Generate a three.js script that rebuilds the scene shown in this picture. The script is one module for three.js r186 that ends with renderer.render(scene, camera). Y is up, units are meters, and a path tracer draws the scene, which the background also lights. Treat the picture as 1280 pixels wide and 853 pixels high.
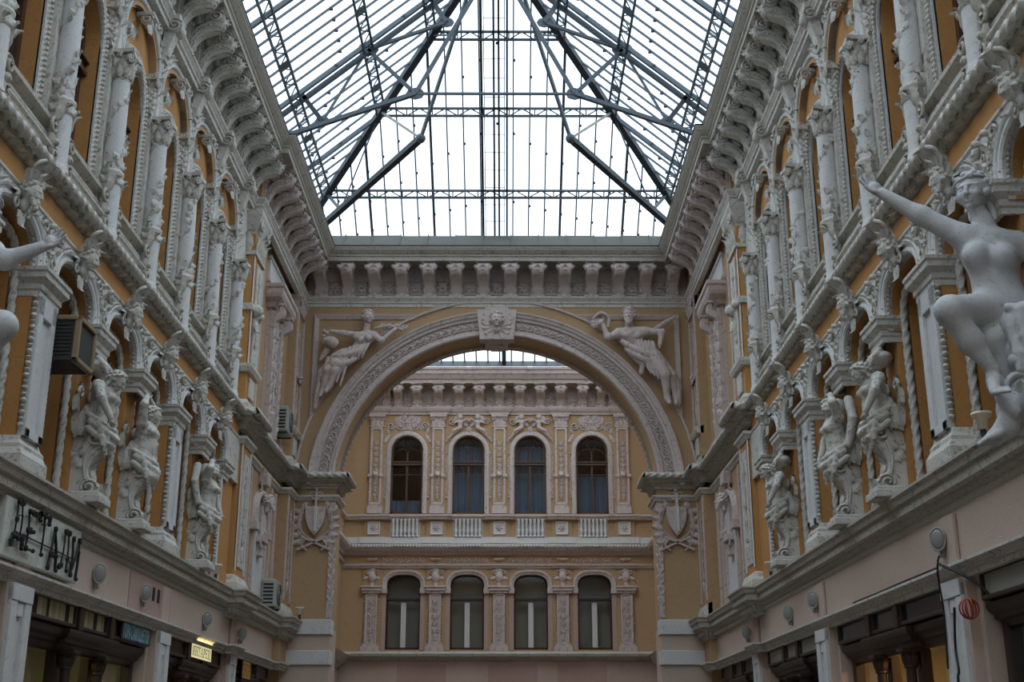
import * as THREE from 'three';
import { mergeGeometries } from 'three/addons/utils/BufferGeometryUtils.js';
import { RoundedBoxGeometry } from 'three/addons/geometries/RoundedBoxGeometry.js';
import { ImprovedNoise } from 'three/addons/math/ImprovedNoise.js';
import { RectAreaLightUniformsLib } from 'three/addons/lights/RectAreaLightUniformsLib.js';
RectAreaLightUniformsLib.init();

// ---------------------------------------------------------------- camera, sky, exposure
const scene = new THREE.Scene();
const camera = new THREE.PerspectiveCamera(30.59, 1280 / 853, 0.1, 300);
camera.position.set(0.3, 1.6, 0);
camera.rotation.order = 'YXZ';
camera.rotation.set(THREE.MathUtils.degToRad(18.05), -0.00305, 0);
const renderer = new THREE.WebGLRenderer();
renderer.toneMapping = THREE.LinearToneMapping;
renderer.toneMappingExposure = 1.0;
renderer.shadowMap.enabled = true;
const noise = new ImprovedNoise();
const fbm = (x, y, z, o = 4) => { let s = 0, a = 0.5, f = 1; for (let i = 0; i < o; i++) { s += a * noise.noise(x * f, y * f, z * f); a *= 0.5; f *= 2.03; } return s; };
{ // an overcast evening sky, brighter towards the zenith as such skies are, with faint cloud texture all round
  const w = 512, h = 256, d = new Float32Array(w * h * 4);
  for (let j = 0; j < h; j++) {
    const el = ((j + 0.5) / h - 0.5) * Math.PI, s = Math.max(0, Math.sin(el)), lum = 1.04 * (1 + 2 * s) / 2;
    for (let i = 0; i < w; i++) {
      const az = i / w * Math.PI * 2, c = Math.cos(el);
      const cl = fbm(Math.cos(az) * c * 2.2 + 5, Math.sin(el) * 5, Math.sin(az) * c * 2.2, 4);
      const k = lum * (1 + 0.22 * cl), b = THREE.MathUtils.clamp(0.5 - 1.1 * cl, 0, 1);
      d.set([k * (0.885 - 0.05 * b), k * (0.965 - 0.02 * b), k * 1.06, 1], (j * w + i) * 4);
    }
  }
  const t = new THREE.DataTexture(d, w, h, THREE.RGBAFormat, THREE.FloatType);
  t.mapping = THREE.EquirectangularReflectionMapping; t.magFilter = THREE.LinearFilter; t.minFilter = THREE.LinearFilter; t.needsUpdate = true;
  scene.background = t; scene.environment = t;
  scene.backgroundIntensity = 2.1; scene.environmentIntensity = 2.1;
}

// ---------------------------------------------------------------- helpers
let seed = 11;
const rnd = () => { seed = (Math.imul(seed, 1664525) + 1013904223) >>> 0; return seed / 4294967296; };
const rr = (a, b) => a + (b - a) * rnd();
const V = (x, y, z) => new THREE.Vector3(x, y, z);
const PI = Math.PI;
function tex(size, fn, rep = 1, srgb = true) {          // fn(u, v) -> [r, g, b] in 0..1, tiles
  const d = new Uint8Array(size * size * 4);
  for (let j = 0; j < size; j++) for (let i = 0; i < size; i++) {
    const c = fn(i / size, j / size); for (let k = 0; k < 3; k++) d[(j * size + i) * 4 + k] = Math.max(0, Math.min(255, c[k] * 255)); d[(j * size + i) * 4 + 3] = 255;
  }
  const t = new THREE.DataTexture(d, size, size); t.wrapS = t.wrapT = THREE.RepeatWrapping; t.magFilter = THREE.LinearFilter; t.minFilter = THREE.LinearMipmapLinearFilter;
  t.generateMipmaps = true; if (srgb) t.colorSpace = THREE.SRGBColorSpace; t.repeat.set(rep, rep); t.needsUpdate = true; return t;
}
function tileNoise(u, v, f, s, o = 4) {                  // seamless fbm on a torus
  const a = u * PI * 2, b = v * PI * 2, R = f / (PI * 2);
  return fbm(Math.cos(a) * R + s, Math.sin(a) * R + Math.cos(b) * R * 1.01, Math.sin(b) * R + s * 0.7, o);
}
const hex = (c) => { const k = new THREE.Color(c); k.convertLinearToSRGB(); return [k.r, k.g, k.b]; };
const mix3 = (a, b, t) => a.map((x, i) => x + (b[i] - x) * t);
// painted plaster: flakes, soot specks and stains with an edge of their own
function plaster(base, stain, amount, sd, rep = 0.55) {
  const A = hex(base), B = hex(stain);
  return tex(512, (u, v) => {
    const n = tileNoise(u, v, 14, sd, 5), m = tileNoise(u, v, 46, sd + 9, 3), g = tileNoise(u, v, 120, sd + 4, 2);
    let c = mix3(A, B, amount * 0.55 * THREE.MathUtils.smoothstep(n + m * 0.7 + g * 0.3, 0.05, 0.5));
    if (m + g * 0.8 > 0.4) c = mix3(c, B, amount * 0.8);
    return c.map((x) => x * (1 + 0.05 * n + 0.06 * m + 0.05 * g));
  }, rep);
}
const bumpFine = tex(256, (u, v) => { const n = 0.5 + 0.5 * tileNoise(u, v, 30, 3, 3) + 0.3 * tileNoise(u, v, 8, 5); return [n, n, n]; }, 1.4, false);
const std = (o) => new THREE.MeshStandardMaterial(o);
const paint = (base, stain, am, sd, rough = 0.86, bs = 0.004) => std({ map: plaster(base, stain, am, sd), roughness: rough, bumpMap: bumpFine, bumpScale: bs });
const M = {
  stone: paint('#cdcac2', '#6a655c', 0.85, 1, 0.86, 0.009),
  stoneOld: paint('#b8b3a7', '#5f594e', 0.85, 2, 0.86, 0.009),
  pinkStone: paint('#c8bab4', '#72655f', 0.75, 3, 0.86, 0.008),
  ochre: paint('#bd8a51', '#8a623a', 0.55, 4),
  ochrePale: paint('#b59672', '#876c50', 0.55, 5),
  pink: paint('#c6b1a2', '#957f72', 0.5, 6),
  pinkDeep: paint('#b89b90', '#886e65', 0.5, 7),
  white: paint('#d3d3d2', '#8f8d89', 0.55, 8),
  statue: paint('#c3c5c6', '#7f8182', 0.55, 9, 0.7),
  wood: std({ map: tex(256, (u, v) => { const n = tileNoise(u, v * 0.15, 24, 2) + 0.4 * tileNoise(u, v, 6, 8); return mix3(hex('#3f2a1e'), hex('#5e4030'), 0.5 + n); }, 1), roughness: 0.5 }),
  woodDark: std({ map: tex(256, (u, v) => { const n = tileNoise(u, v * 0.15, 24, 6) + 0.4 * tileNoise(u, v, 6, 3); return mix3(hex('#2e211b'), hex('#46332a'), 0.5 + n); }, 1), roughness: 0.45 }),
  glass: new THREE.MeshPhysicalMaterial({ color: '#ffffff', transmission: 1, thickness: 0, roughness: 0.04, ior: 1.45 }),
  skyGlass: new THREE.MeshPhysicalMaterial({ color: '#f6fbfd', transmission: 1, thickness: 0, roughness: 0.0, ior: 1.3, specularIntensity: 0.3 }),
  winGlass: std({ color: '#232c35', roughness: 0.12, metalness: 0.0 }),
  curtain: std({ map: tex(128, (u, v) => { const n = 0.5 + 0.5 * Math.sin(u * PI * 16 + 2 * tileNoise(u, v, 4, 1)); return mix3(hex('#3c4d5e'), hex('#566a7c'), n); }, 2), roughness: 0.95 }),
  greyBacking: std({ color: '#6d6e66', roughness: 0.95 }),  // for the grey panel added so the lower windows look less dark
  casing: std({ color: '#3b3632', roughness: 0.8 }),
  iron: std({ map: plaster('#5c666e', '#474f56', 0.5, 12, 1.2), roughness: 0.55, metalness: 0.25 }),
  ironDark: std({ color: '#3a4148', roughness: 0.55, metalness: 0.25 }),
  stoneSign: paint('#cfd2c8', '#8f9489', 0.7, 15),
  friezeShade: paint('#9a9489', '#5c564c', 0.7, 16),  // darker wall tone that paints in the shade between the roof brackets
  lead: paint('#5f615d', '#474945', 0.7, 13, 0.95),
  black: std({ color: '#151413', roughness: 0.6 }),
  plasticGrey: std({ color: '#a3a49c', roughness: 0.6 }),
  floor: paint('#6a645e', '#4c4843', 0.4, 14),
  roomWall: paint('#a89f90', '#8d8576', 0.3, 17),
};
M.glass.side = THREE.DoubleSide; M.skyGlass.side = THREE.DoubleSide;

const prep = (g) => { const k = g.index ? g.toNonIndexed() : g.clone(); for (const n of Object.keys(k.attributes)) if (n !== 'position' && n !== 'normal') k.deleteAttribute(n); if (!k.attributes.normal) k.computeVertexNormals(); k.morphAttributes = {}; return k; };
const merge = (...l) => { const a = l.flat(Infinity).filter(Boolean).map(prep); return a.length === 1 ? a[0] : mergeGeometries(a); };
function uvBox(g) {                                      // uv in metres, projected along the main axis of each face
  const p = g.attributes.position.array, n = p.length / 9, uv = new Float32Array(n * 6);
  for (let t = 0; t < n; t++) {
    const o = t * 9, ax = p[o + 3] - p[o], ay = p[o + 4] - p[o + 1], az = p[o + 5] - p[o + 2], bx = p[o + 6] - p[o], by = p[o + 7] - p[o + 1], bz = p[o + 8] - p[o + 2];
    const nx = Math.abs(ay * bz - az * by), ny = Math.abs(az * bx - ax * bz), nz = Math.abs(ax * by - ay * bx);
    for (let k = 0; k < 3; k++) {
      const x = p[o + k * 3], y = p[o + k * 3 + 1], z = p[o + k * 3 + 2];
      if (nz >= nx && nz >= ny) { uv[t * 6 + k * 2] = x; uv[t * 6 + k * 2 + 1] = y; } else if (nx >= ny) { uv[t * 6 + k * 2] = z; uv[t * 6 + k * 2 + 1] = y; } else { uv[t * 6 + k * 2] = x; uv[t * 6 + k * 2 + 1] = z; }
    }
  }
  g.setAttribute('uv', new THREE.BufferAttribute(uv, 2)); return g;
}
const names = {};
const numbered = (n) => { const b = n.replace(/_\d{3}$/, ''); names[b] = (names[b] ?? -1) + 1; return names[b] ? b + '_' + String(names[b]).padStart(3, '0') : b; };
function obj(name, geos, mat, parent) {                  // one named mesh; a part when it has a parent
  const m = new THREE.Mesh(uvBox(merge(geos)), mat); m.castShadow = m.receiveShadow = true;
  m.name = parent ? name : numbered(name); (parent || scene).add(m); return m;
}
function tag(o, label, category, group, kind) { Object.assign(o.userData, { label, category }); if (group) o.userData.group = group; if (kind) o.userData.kind = kind; return o; }
function thing(name, label, category, group, kind) { const o = new THREE.Group(); o.name = numbered(name); scene.add(o); return tag(o, label, category, group, kind); }
function copy(o, label, group) { const c = o.clone(); c.name = numbered(o.name); c.userData = { ...o.userData }; if (label) c.userData.label = label; if (group) c.userData.group = group; scene.add(c); return c; }
const objs = (name, list, mat, parent) => list.flat(Infinity).map((g) => obj(name, g, mat, parent));
const partStuff = (o) => { o.userData.kind = 'stuff'; return o; };
// a place on a side wall: side -1 / 1, depth a down the passage, height y, distance p from the passage's axis
function onWall(o, side, a, y, p) { o.position.set(side * p, y, -a); o.rotation.y = side < 0 ? PI / 2 : -PI / 2; return o; }
const frameOf = (o, side) => { o.rotation.y = side < 0 ? PI / 2 : -PI / 2; return o; };    // local x = depth (left) or minus depth (right), local z = minus p
const fx = (side, a) => (side < 0 ? a : -a);

const box = (w, h, d, x = 0, y = 0, z = 0) => new THREE.BoxGeometry(w, h, d).translate(x, y, z);
const span = (x0, x1, y0, y1, z0, z1) => box(Math.abs(x1 - x0), y1 - y0, Math.abs(z1 - z0), (x0 + x1) / 2, (y0 + y1) / 2, (z0 + z1) / 2);
const rbox = (w, h, d, x = 0, y = 0, z = 0, r = 0.015) => new RoundedBoxGeometry(w, h, d, 1, Math.min(r, w / 2.1, h / 2.1, d / 2.1)).translate(x, y, z);
const rspan = (x0, x1, y0, y1, z0, z1, r = 0.015) => rbox(Math.abs(x1 - x0), y1 - y0, Math.abs(z1 - z0), (x0 + x1) / 2, (y0 + y1) / 2, (z0 + z1) / 2, r);
const mtx = new THREE.Matrix4(), qt = new THREE.Quaternion(), eu = new THREE.Euler();
const rewind = (g) => { if (g.index) { const a = g.index.array; for (let i = 0; i < a.length; i += 3) { const t = a[i + 1]; a[i + 1] = a[i + 2]; a[i + 2] = t; } } else for (const n of Object.keys(g.attributes)) { const { array: a, itemSize: k } = g.attributes[n]; for (let i = 0; i < a.length; i += 3 * k) for (let q = 0; q < k; q++) { const t = a[i + k + q]; a[i + k + q] = a[i + 2 * k + q]; a[i + 2 * k + q] = t; } } return g; };
const mirX = (g) => rewind(g.clone().scale(-1, 1, 1));
const T = (g, x = 0, y = 0, z = 0, rx = 0, ry = 0, rz = 0, s = 1, sy = s, sz = s) => { const k = g.clone().applyMatrix4(mtx.compose(V(x, y, z), qt.setFromEuler(eu.set(rx, ry, rz)), V(s, sy, sz))); return s * sy * sz < 0 ? rewind(k) : k; };
const ball = (r, x, y, z, w = 6, h = 4) => new THREE.SphereGeometry(r, w, h).translate(x, y, z);
const cyl = (r0, r1, h, x, y, z, n = 12) => new THREE.CylinderGeometry(r1, r0, h, n).translate(x, y, z);
const lathe = (pts, n = 16) => new THREE.LatheGeometry(pts.map(([r, y]) => new THREE.Vector2(r, y)), n);
const tube = (pts, r, n = 24, k = 5, closed = false) => new THREE.TubeGeometry(new THREE.CatmullRomCurve3(pts.map((p) => p.isVector3 ? p : V(...p)), closed), n, r, k, closed);
function bar(a, b, w, h = w) {                           // a straight bar of rectangular section between two points
  const A = V(...a), B = V(...b), d = B.clone().sub(A), L = d.length(), g = new THREE.BoxGeometry(w, h, L);
  const m = new THREE.Matrix4().lookAt(A, B, Math.abs(d.y / L) > 0.98 ? V(1, 0, 0) : V(0, 1, 0)); g.applyMatrix4(m).translate((A.x + B.x) / 2, (A.y + B.y) / 2, (A.z + B.z) / 2); return g;
}
// profile [[out, w] ...] carried along a path [[u, v] ...] with mitred corners; map turns (u, v, w) into (x, y, z)
function sweep(profile, path, { closed = false, map = (u, v, w) => [u, w, v], cap = true, smooth = false } = {}) {
  const n = path.length, off = path.map((p, i) => {
    const q = closed ? path[(i + n - 1) % n] : path[Math.max(0, i - 1)], r = closed ? path[(i + 1) % n] : path[Math.min(n - 1, i + 1)];
    const nrm = (a, b) => { const dx = b[0] - a[0], dy = b[1] - a[1], l = Math.hypot(dx, dy) || 1; return [-dy / l, dx / l]; };
    const n1 = q === p ? nrm(p, r) : nrm(q, p), n2 = r === p ? n1 : nrm(p, r);
    let mx = n1[0] + n2[0], my = n1[1] + n2[1]; const l = Math.hypot(mx, my) || 1; mx /= l; my /= l; const c = Math.max(0.35, mx * n1[0] + my * n1[1]);
    return [mx / c, my / c];
  });
  const pos = [], at = (i, j) => { const [o, w] = profile[j]; return map(path[i][0] + off[i][0] * o, path[i][1] + off[i][1] * o, w); };
  const segs = closed ? n : n - 1;
  for (let i = 0; i < segs; i++) for (let j = 0; j < profile.length - 1; j++) {
    const i2 = (i + 1) % n, a = at(i, j), b = at(i2, j), c = at(i2, j + 1), d = at(i, j + 1); pos.push(...a, ...b, ...c, ...a, ...c, ...d);
  }
  if (cap && !closed) for (const i of [0, n - 1]) {
    const tri = THREE.ShapeUtils.triangulateShape(profile.map(([o, w]) => new THREE.Vector2(o, w)), []);
    for (const t of tri) pos.push(...at(i, t[0]), ...at(i, t[1]), ...at(i, t[2]));
  }
  const g = new THREE.BufferGeometry(); g.setAttribute('position', new THREE.Float32BufferAttribute(pos, 3)); g.computeVertexNormals(); return g;
}
const mapXY = (u, v, w) => [u, v, w];
// the outline of an arched opening, walked so that outwards is to the left of travel: right foot, over the top, left foot reversed
function archPath(hw, y0, ys, rise, n = 20, cx = 0) {
  const p = [[cx + hw, y0]]; for (let i = 0; i <= n; i++) { const a = PI * i / n; p.push([cx + hw * Math.cos(a), ys + rise * Math.sin(a)]); } p.push([cx - hw, y0]); return p.reverse();
}
// a low arch: rounded shoulders and an almost flat crown
function lowArchPath(hw, y0, ys, rise, n = 16, cx = 0) {
  const p = [[cx + hw, y0]]; for (let i = 0; i <= n; i++) { const a = PI * i / n, c = Math.cos(a), s = Math.sin(a); p.push([cx + hw * Math.sign(c) * Math.abs(c) ** 0.72, ys + rise * s ** 0.72]); } p.push([cx - hw, y0]); return p.reverse();
}
function shapeOf(path) { const s = new THREE.Shape(); path.forEach(([x, y], i) => i ? s.lineTo(x, y) : s.moveTo(x, y)); s.closePath(); return s; }
function slab(outline, holes, z0, z1) {                  // a wall with openings, between two planes
  const s = shapeOf(outline); for (const h of holes) s.holes.push(shapeOf(h));
  return new THREE.ExtrudeGeometry(s, { depth: Math.abs(z1 - z0), bevelEnabled: false }).translate(0, 0, Math.min(z0, z1));
}
const rect = (x0, x1, y0, y1) => [[x0, y0], [x1, y0], [x1, y1], [x0, y1]];
function alongPath(path, step, fn, start = 0.5) {        // fn(x, y, angle of travel, index) every step metres
  const out = []; let next = step * start, acc = 0, k = 0;
  for (let i = 0; i < path.length - 1; i++) {
    const [x0, y0] = path[i], [x1, y1] = path[i + 1], L = Math.hypot(x1 - x0, y1 - y0), a = Math.atan2(y1 - y0, x1 - x0);
    for (; next <= acc + L + 1e-9; next += step) { const t = (next - acc) / (L || 1); out.push(fn(x0 + (x1 - x0) * t, y0 + (y1 - y0) * t, a, k++)); }
    acc += L;
  }
  return out;
}
// ---------------------------------------------------------------- carved ornament
const grid = (nu, nv, f) => {                            // a small curved patch, f(u, v) -> [x, y, z]
  const pos = [], P = []; for (let j = 0; j <= nv; j++) for (let i = 0; i <= nu; i++) P.push(f(i / nu, j / nv));
  const idx = []; for (let j = 0; j < nv; j++) for (let i = 0; i < nu; i++) { const a = j * (nu + 1) + i, b = a + 1, c = a + nu + 1, d = c + 1; idx.push(a, b, d, a, d, c); }
  for (const p of P) pos.push(...p); const g = new THREE.BufferGeometry(); g.setAttribute('position', new THREE.Float32BufferAttribute(pos, 3)); g.setIndex(idx); g.computeVertexNormals(); return g;
};
// a carved leaf rising from the origin along +y on a ground at z = 0: lobed, ribbed, its tip curling forward
const leaf = (w, h, d = 0.3 * w, curl = 0.5, lobes = 3, nv = 8) => grid(4, nv, (u, v) => {
  const s = u * 2 - 1, W = w * 0.5 * (Math.sin(PI * (0.16 + 0.8 * v)) ** 0.8) * (1 + 0.22 * Math.cos(v * lobes * 2 * PI));
  const tip = Math.max(0, v - 0.6) / 0.4, rise = Math.abs(s) < 0.1 ? 1 : Math.abs(s) < 0.8 ? 0.78 : 0;
  return [s * W, h * (v - 0.16 * tip * tip * curl), d * rise * (0.35 + 0.65 * Math.sin(PI * Math.min(1, v * 0.9 + 0.1))) + curl * w * tip * tip * 0.9];
});
const LEAF = leaf(1, 1, 0.25, 0.5, 3, 7), LEAFLET = leaf(1, 1, 0.3, 0.2, 2, 4);
const leafAt = (x, y, z, rot, w, h = w * 1.6, d = w, g = LEAF) => T(g, x, y, z, 0, 0, rot, w, h, d);
function scroll(x, y, z, r, turns = 1.6, dir = 1, a0 = 0, t = 0.16, taper = true) {        // a spiral roll lying on the ground z
  const pts = []; const n = Math.ceil(turns * 9); for (let i = 0; i <= n; i++) { const k = i / n, a = a0 + dir * k * turns * 2 * PI, R = r * (1 - 0.86 * k); pts.push(V(x + Math.cos(a) * R, y + Math.sin(a) * R, z + r * t * (taper ? k * 0.9 : 0))); }
  return new THREE.TubeGeometry(new THREE.CatmullRomCurve3(pts), n * 2, r * t, 4);
}
const stem = (pts, r, z = 0) => tube(pts.map(([x, y, dz = 0]) => V(x, y, z + dz)), r, pts.length * 5, 4);
const rosette = (r, n = 6, z = 0) => [ball(r * 0.3, 0, 0, z + r * 0.22, 6, 4), ...Array.from({ length: n }, (_, i) => T(LEAFLET, Math.cos(i / n * 2 * PI) * r * 0.15, Math.sin(i / n * 2 * PI) * r * 0.15, z, 0, 0, i / n * 2 * PI - PI / 2, r * 0.75, r * 0.9, r * 0.8))];
function twisted(pts, r, pitch = 0.16, lobes = 3, step = 0.035, up = [0, 0, 1], deep = 0.24) {                        // a twisted cable along a line
  const c = new THREE.CatmullRomCurve3(pts, false, 'catmullrom', 0.1), L = c.getLength(), n = Math.ceil(L / step), k = 9, fr = c.computeFrenetFrames(n), pos = [], idx = [];
  for (let i = 0; i <= n; i++) { const p = c.getPointAt(i / n), N = V(...up), Tn = fr.tangents[i], B = Tn.clone().cross(N).normalize(); for (let j = 0; j < k; j++) { const a = j / k * 2 * PI, R = r * (1 + deep * Math.cos(lobes * a - i / n * L / pitch * 2 * PI)); pos.push(p.x + (N.x * Math.cos(a) + B.x * Math.sin(a)) * R, p.y + (N.y * Math.cos(a) + B.y * Math.sin(a)) * R, p.z + (N.z * Math.cos(a) + B.z * Math.sin(a)) * R); } }
  for (let i = 0; i < n; i++) for (let j = 0; j < k; j++) { const a = i * k + j, b = i * k + (j + 1) % k; idx.push(a, b, b + k, a, b + k, a + k); }
  const g = new THREE.BufferGeometry(); g.setAttribute('position', new THREE.Float32BufferAttribute(pos, 3)); g.setIndex(idx); g.computeVertexNormals(); return g;
}
// branching foliage within w x h, standing on the lower edge, mirrored about x = 0
function foliage(w, h, d, sd = 1) {
  const out = []; const half = [];
  half.push(scroll(w * 0.24, h * 0.30, d * 0.2, w * 0.17, 1.5, 1, -PI / 2), scroll(w * 0.20, h * 0.72, d * 0.2, w * 0.13, 1.4, -1, PI / 2));
  half.push(leafAt(w * 0.05, h * 0.02, 0, -0.9, w * 0.22, w * 0.4, d * 1.6), leafAt(w * 0.12, h * 0.46, 0, -0.75, w * 0.2, w * 0.34, d * 1.8), leafAt(w * 0.34, h * 0.42, 0, -0.2, w * 0.15, w * 0.28, d * 1.5), leafAt(w * 0.06, h * 0.8, 0, -0.6, w * 0.16, w * 0.26, d * 1.5));
  half.push(leafAt(w * 0.42, h * 0.2, 0, -2.1, w * 0.14, w * 0.22, d * 1.4));
  for (const g of half) { out.push(g, mirX(g)); }
  out.push(leafAt(0, 0, 0, 0, w * 0.24, h * 0.42, d * 1.8), leafAt(0, h * 0.5, 0, 0, w * 0.2, h * 0.42, d * 1.8), T(merge(rosette(w * 0.12, 6)), 0, h * 0.46, d * 0.4));
  return merge(out);
}
function arabesque(w, h, d) {                            // a tall candelabrum panel: vase, stems, scrolls, leaves
  const o = [T(lathe([[0, 0], [w * 0.2, 0.02 * h], [w * 0.08, 0.05 * h], [w * 0.26, 0.11 * h], [w * 0.16, 0.15 * h], [0, 0.155 * h]], 8), 0, 0.02 * h, 0, 0, 0, 0, 1, 1, 0.6)];
  o.push(stem([[0, h * 0.15], [0, h * 0.5], [0, h * 0.95]], w * 0.05, d * 0.3));
  for (let k = 0; k < 5; k++) {
    const y = h * (0.22 + k * 0.155), r = w * (0.2 - 0.012 * k);
    for (const s of [-1, 1]) o.push(scroll(s * w * 0.22, y, d * 0.25, r, 1.3, s * (k % 2 ? -1 : 1), s > 0 ? -PI / 2 : -PI / 2, 0.2), leafAt(s * w * 0.06, y + h * 0.03, 0, -s * 0.8, w * 0.24, w * 0.4, d * 2));
    o.push(k % 2 ? leafAt(0, y, 0, 0, w * 0.3, w * 0.5, d * 2.4) : T(merge(rosette(w * 0.2, 6)), 0, y, d * 0.4));
  }
  return merge(o);
}
function festoon(w, sag, r, z = 0) {
  const p = []; for (let i = 0; i <= 8; i++) { const t = i / 8 * 2 - 1; p.push([t * w / 2, -sag * (1 - t * t), z]); }
  const o = [tube(p, r, 16, 5)]; for (let i = 1; i < 8; i++) o.push(ball(r * 1.3, p[i][0], p[i][1], z + r * 0.6, 5, 4)); return merge(o);
}
// chain of leaves laid along an outline, pointing with the travel
const leafChain = (path, step, w, h, d, z) => merge(alongPath(path, step, (x, y, a, k) => T(LEAFLET, x, y, z, 0, 0, a - PI / 2 + (k % 2 ? 0.35 : -0.35), w, h, d)));
const beadChain = (path, step, r, z, flat = 1) => merge(alongPath(path, step, (x, y) => T(new THREE.SphereGeometry(r, 6, 4), x, y, z, 0, 0, 0, 1, 1, flat)));

// ---------------------------------------------------------------- modelled bodies: distances to tapered capsules and ellipsoids joined smoothly, meshed on a grid
const cap = (a, b, ra, rb = ra, k = 0.03) => ({ t: 0, a, b, ra, rb, k });
const ell = (c, r, k = 0.03, sub = false, rz = 0, ry = 0) => ({ t: 1, c, r, k, sub, rz, ry });
const chain = (pts, r0, r1 = r0, k = 0.03) => pts.slice(1).map((p, i) => cap(pts[i], p, r0 + (r1 - r0) * i / (pts.length - 1), r0 + (r1 - r0) * (i + 1) / (pts.length - 1), k));
function blob(prims, cell) {
  prims = prims.flat(Infinity);
  const lo = [1e9, 1e9, 1e9], hi = [-1e9, -1e9, -1e9];
  for (const p of prims) if (!p.sub) for (let i = 0; i < 3; i++) {
    const m = p.t ? Math.max(...p.r) : 0;
    lo[i] = Math.min(lo[i], p.t ? p.c[i] - m : Math.min(p.a[i] - p.ra, p.b[i] - p.rb)); hi[i] = Math.max(hi[i], p.t ? p.c[i] + m : Math.max(p.a[i] + p.ra, p.b[i] + p.rb));
  }
  const N = [], O = []; for (let i = 0; i < 3; i++) { O[i] = lo[i] - cell * 3; N[i] = Math.ceil((hi[i] - lo[i]) / cell) + 7; }
  const [nx, ny, nz] = N, F = new Float32Array(nx * ny * nz).fill(1);
  for (const p of prims) {
    const m = (p.t ? Math.max(...p.r) : Math.max(p.ra, p.rb)) + p.k + 2.5 * cell, b0 = [], b1 = [];
    for (let i = 0; i < 3; i++) { const l = p.t ? p.c[i] : Math.min(p.a[i], p.b[i]), h = p.t ? p.c[i] : Math.max(p.a[i], p.b[i]); b0[i] = Math.max(0, Math.floor((l - m - O[i]) / cell)); b1[i] = Math.min(N[i] - 1, Math.ceil((h + m - O[i]) / cell)); }
    let bx, by, bz, bb; if (!p.t) { bx = p.b[0] - p.a[0]; by = p.b[1] - p.a[1]; bz = p.b[2] - p.a[2]; bb = bx * bx + by * by + bz * bz || 1e-9; }
    const cz = p.t ? Math.cos(p.rz) : 1, sz = p.t ? Math.sin(p.rz) : 0, cy = p.t ? Math.cos(p.ry) : 1, sy = p.t ? Math.sin(p.ry) : 0;
    for (let z = b0[2]; z <= b1[2]; z++) for (let y = b0[1]; y <= b1[1]; y++) for (let x = b0[0]; x <= b1[0]; x++) {
      const X = O[0] + x * cell, Y = O[1] + y * cell, Z = O[2] + z * cell; let d;
      if (p.t) {
        let qx = X - p.c[0], qy = Y - p.c[1], qz = Z - p.c[2];
        if (p.ry) { const t = qx * cy - qz * sy; qz = qx * sy + qz * cy; qx = t; }
        if (p.rz) { const t = qx * cz + qy * sz; qy = -qx * sz + qy * cz; qx = t; }
        const [rx, ry, rz] = p.r, k0 = Math.hypot(qx / rx, qy / ry, qz / rz), k1 = Math.hypot(qx / (rx * rx), qy / (ry * ry), qz / (rz * rz)); d = k1 > 1e-9 ? k0 * (k0 - 1) / k1 : -Math.min(rx, ry, rz);
      } else {
        const ax = X - p.a[0], ay = Y - p.a[1], az = Z - p.a[2]; let h = (ax * bx + ay * by + az * bz) / bb; h = h < 0 ? 0 : h > 1 ? 1 : h;
        d = Math.hypot(ax - bx * h, ay - by * h, az - bz * h) - (p.ra + (p.rb - p.ra) * h);
      }
      const i = (z * ny + y) * nx + x, f = F[i];
      if (p.sub) { const e = -d, h = Math.max(p.k - Math.abs(f - e), 0) / p.k; F[i] = Math.max(f, e) + h * h * p.k / 4; } else { const h = Math.max(p.k - Math.abs(f - d), 0) / p.k; F[i] = Math.min(f, d) - h * h * p.k / 4; }
    }
  }
  // surface nets
  const id = new Int32Array(nx * ny * nz).fill(-1), pos = [], nor = [], idx = [], at = (x, y, z) => (z * ny + y) * nx + x;
  const E = [[0, 1], [0, 2], [0, 4], [1, 3], [1, 5], [2, 3], [2, 6], [3, 7], [4, 5], [4, 6], [5, 7], [6, 7]];
  for (let z = 0; z < nz - 1; z++) for (let y = 0; y < ny - 1; y++) for (let x = 0; x < nx - 1; x++) {
    const v = []; let m = 0; for (let k = 0; k < 8; k++) { const f = F[at(x + (k & 1), y + (k >> 1 & 1), z + (k >> 2))]; v[k] = f; if (f < 0) m |= 1 << k; }
    if (m === 0 || m === 255) continue;
    let sx = 0, sy = 0, sz = 0, c = 0;
    for (const [a, b] of E) if ((v[a] < 0) !== (v[b] < 0)) { const t = v[a] / (v[a] - v[b]); sx += (a & 1) + t * ((b & 1) - (a & 1)); sy += (a >> 1 & 1) + t * ((b >> 1 & 1) - (a >> 1 & 1)); sz += (a >> 2) + t * ((b >> 2) - (a >> 2)); c++; }
    id[at(x, y, z)] = pos.length / 3; pos.push(O[0] + (x + sx / c) * cell, O[1] + (y + sy / c) * cell, O[2] + (z + sz / c) * cell);
    const gx = v[1] + v[3] + v[5] + v[7] - v[0] - v[2] - v[4] - v[6], gy = v[2] + v[3] + v[6] + v[7] - v[0] - v[1] - v[4] - v[5], gz = v[4] + v[5] + v[6] + v[7] - v[0] - v[1] - v[2] - v[3], l = Math.hypot(gx, gy, gz) || 1; nor.push(gx / l, gy / l, gz / l);
  }
  const quad = (a, b, c, d, f) => { if (a < 0 || b < 0 || c < 0 || d < 0) return; f ? idx.push(a, b, c, a, c, d) : idx.push(a, c, b, a, d, c); };
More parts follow.
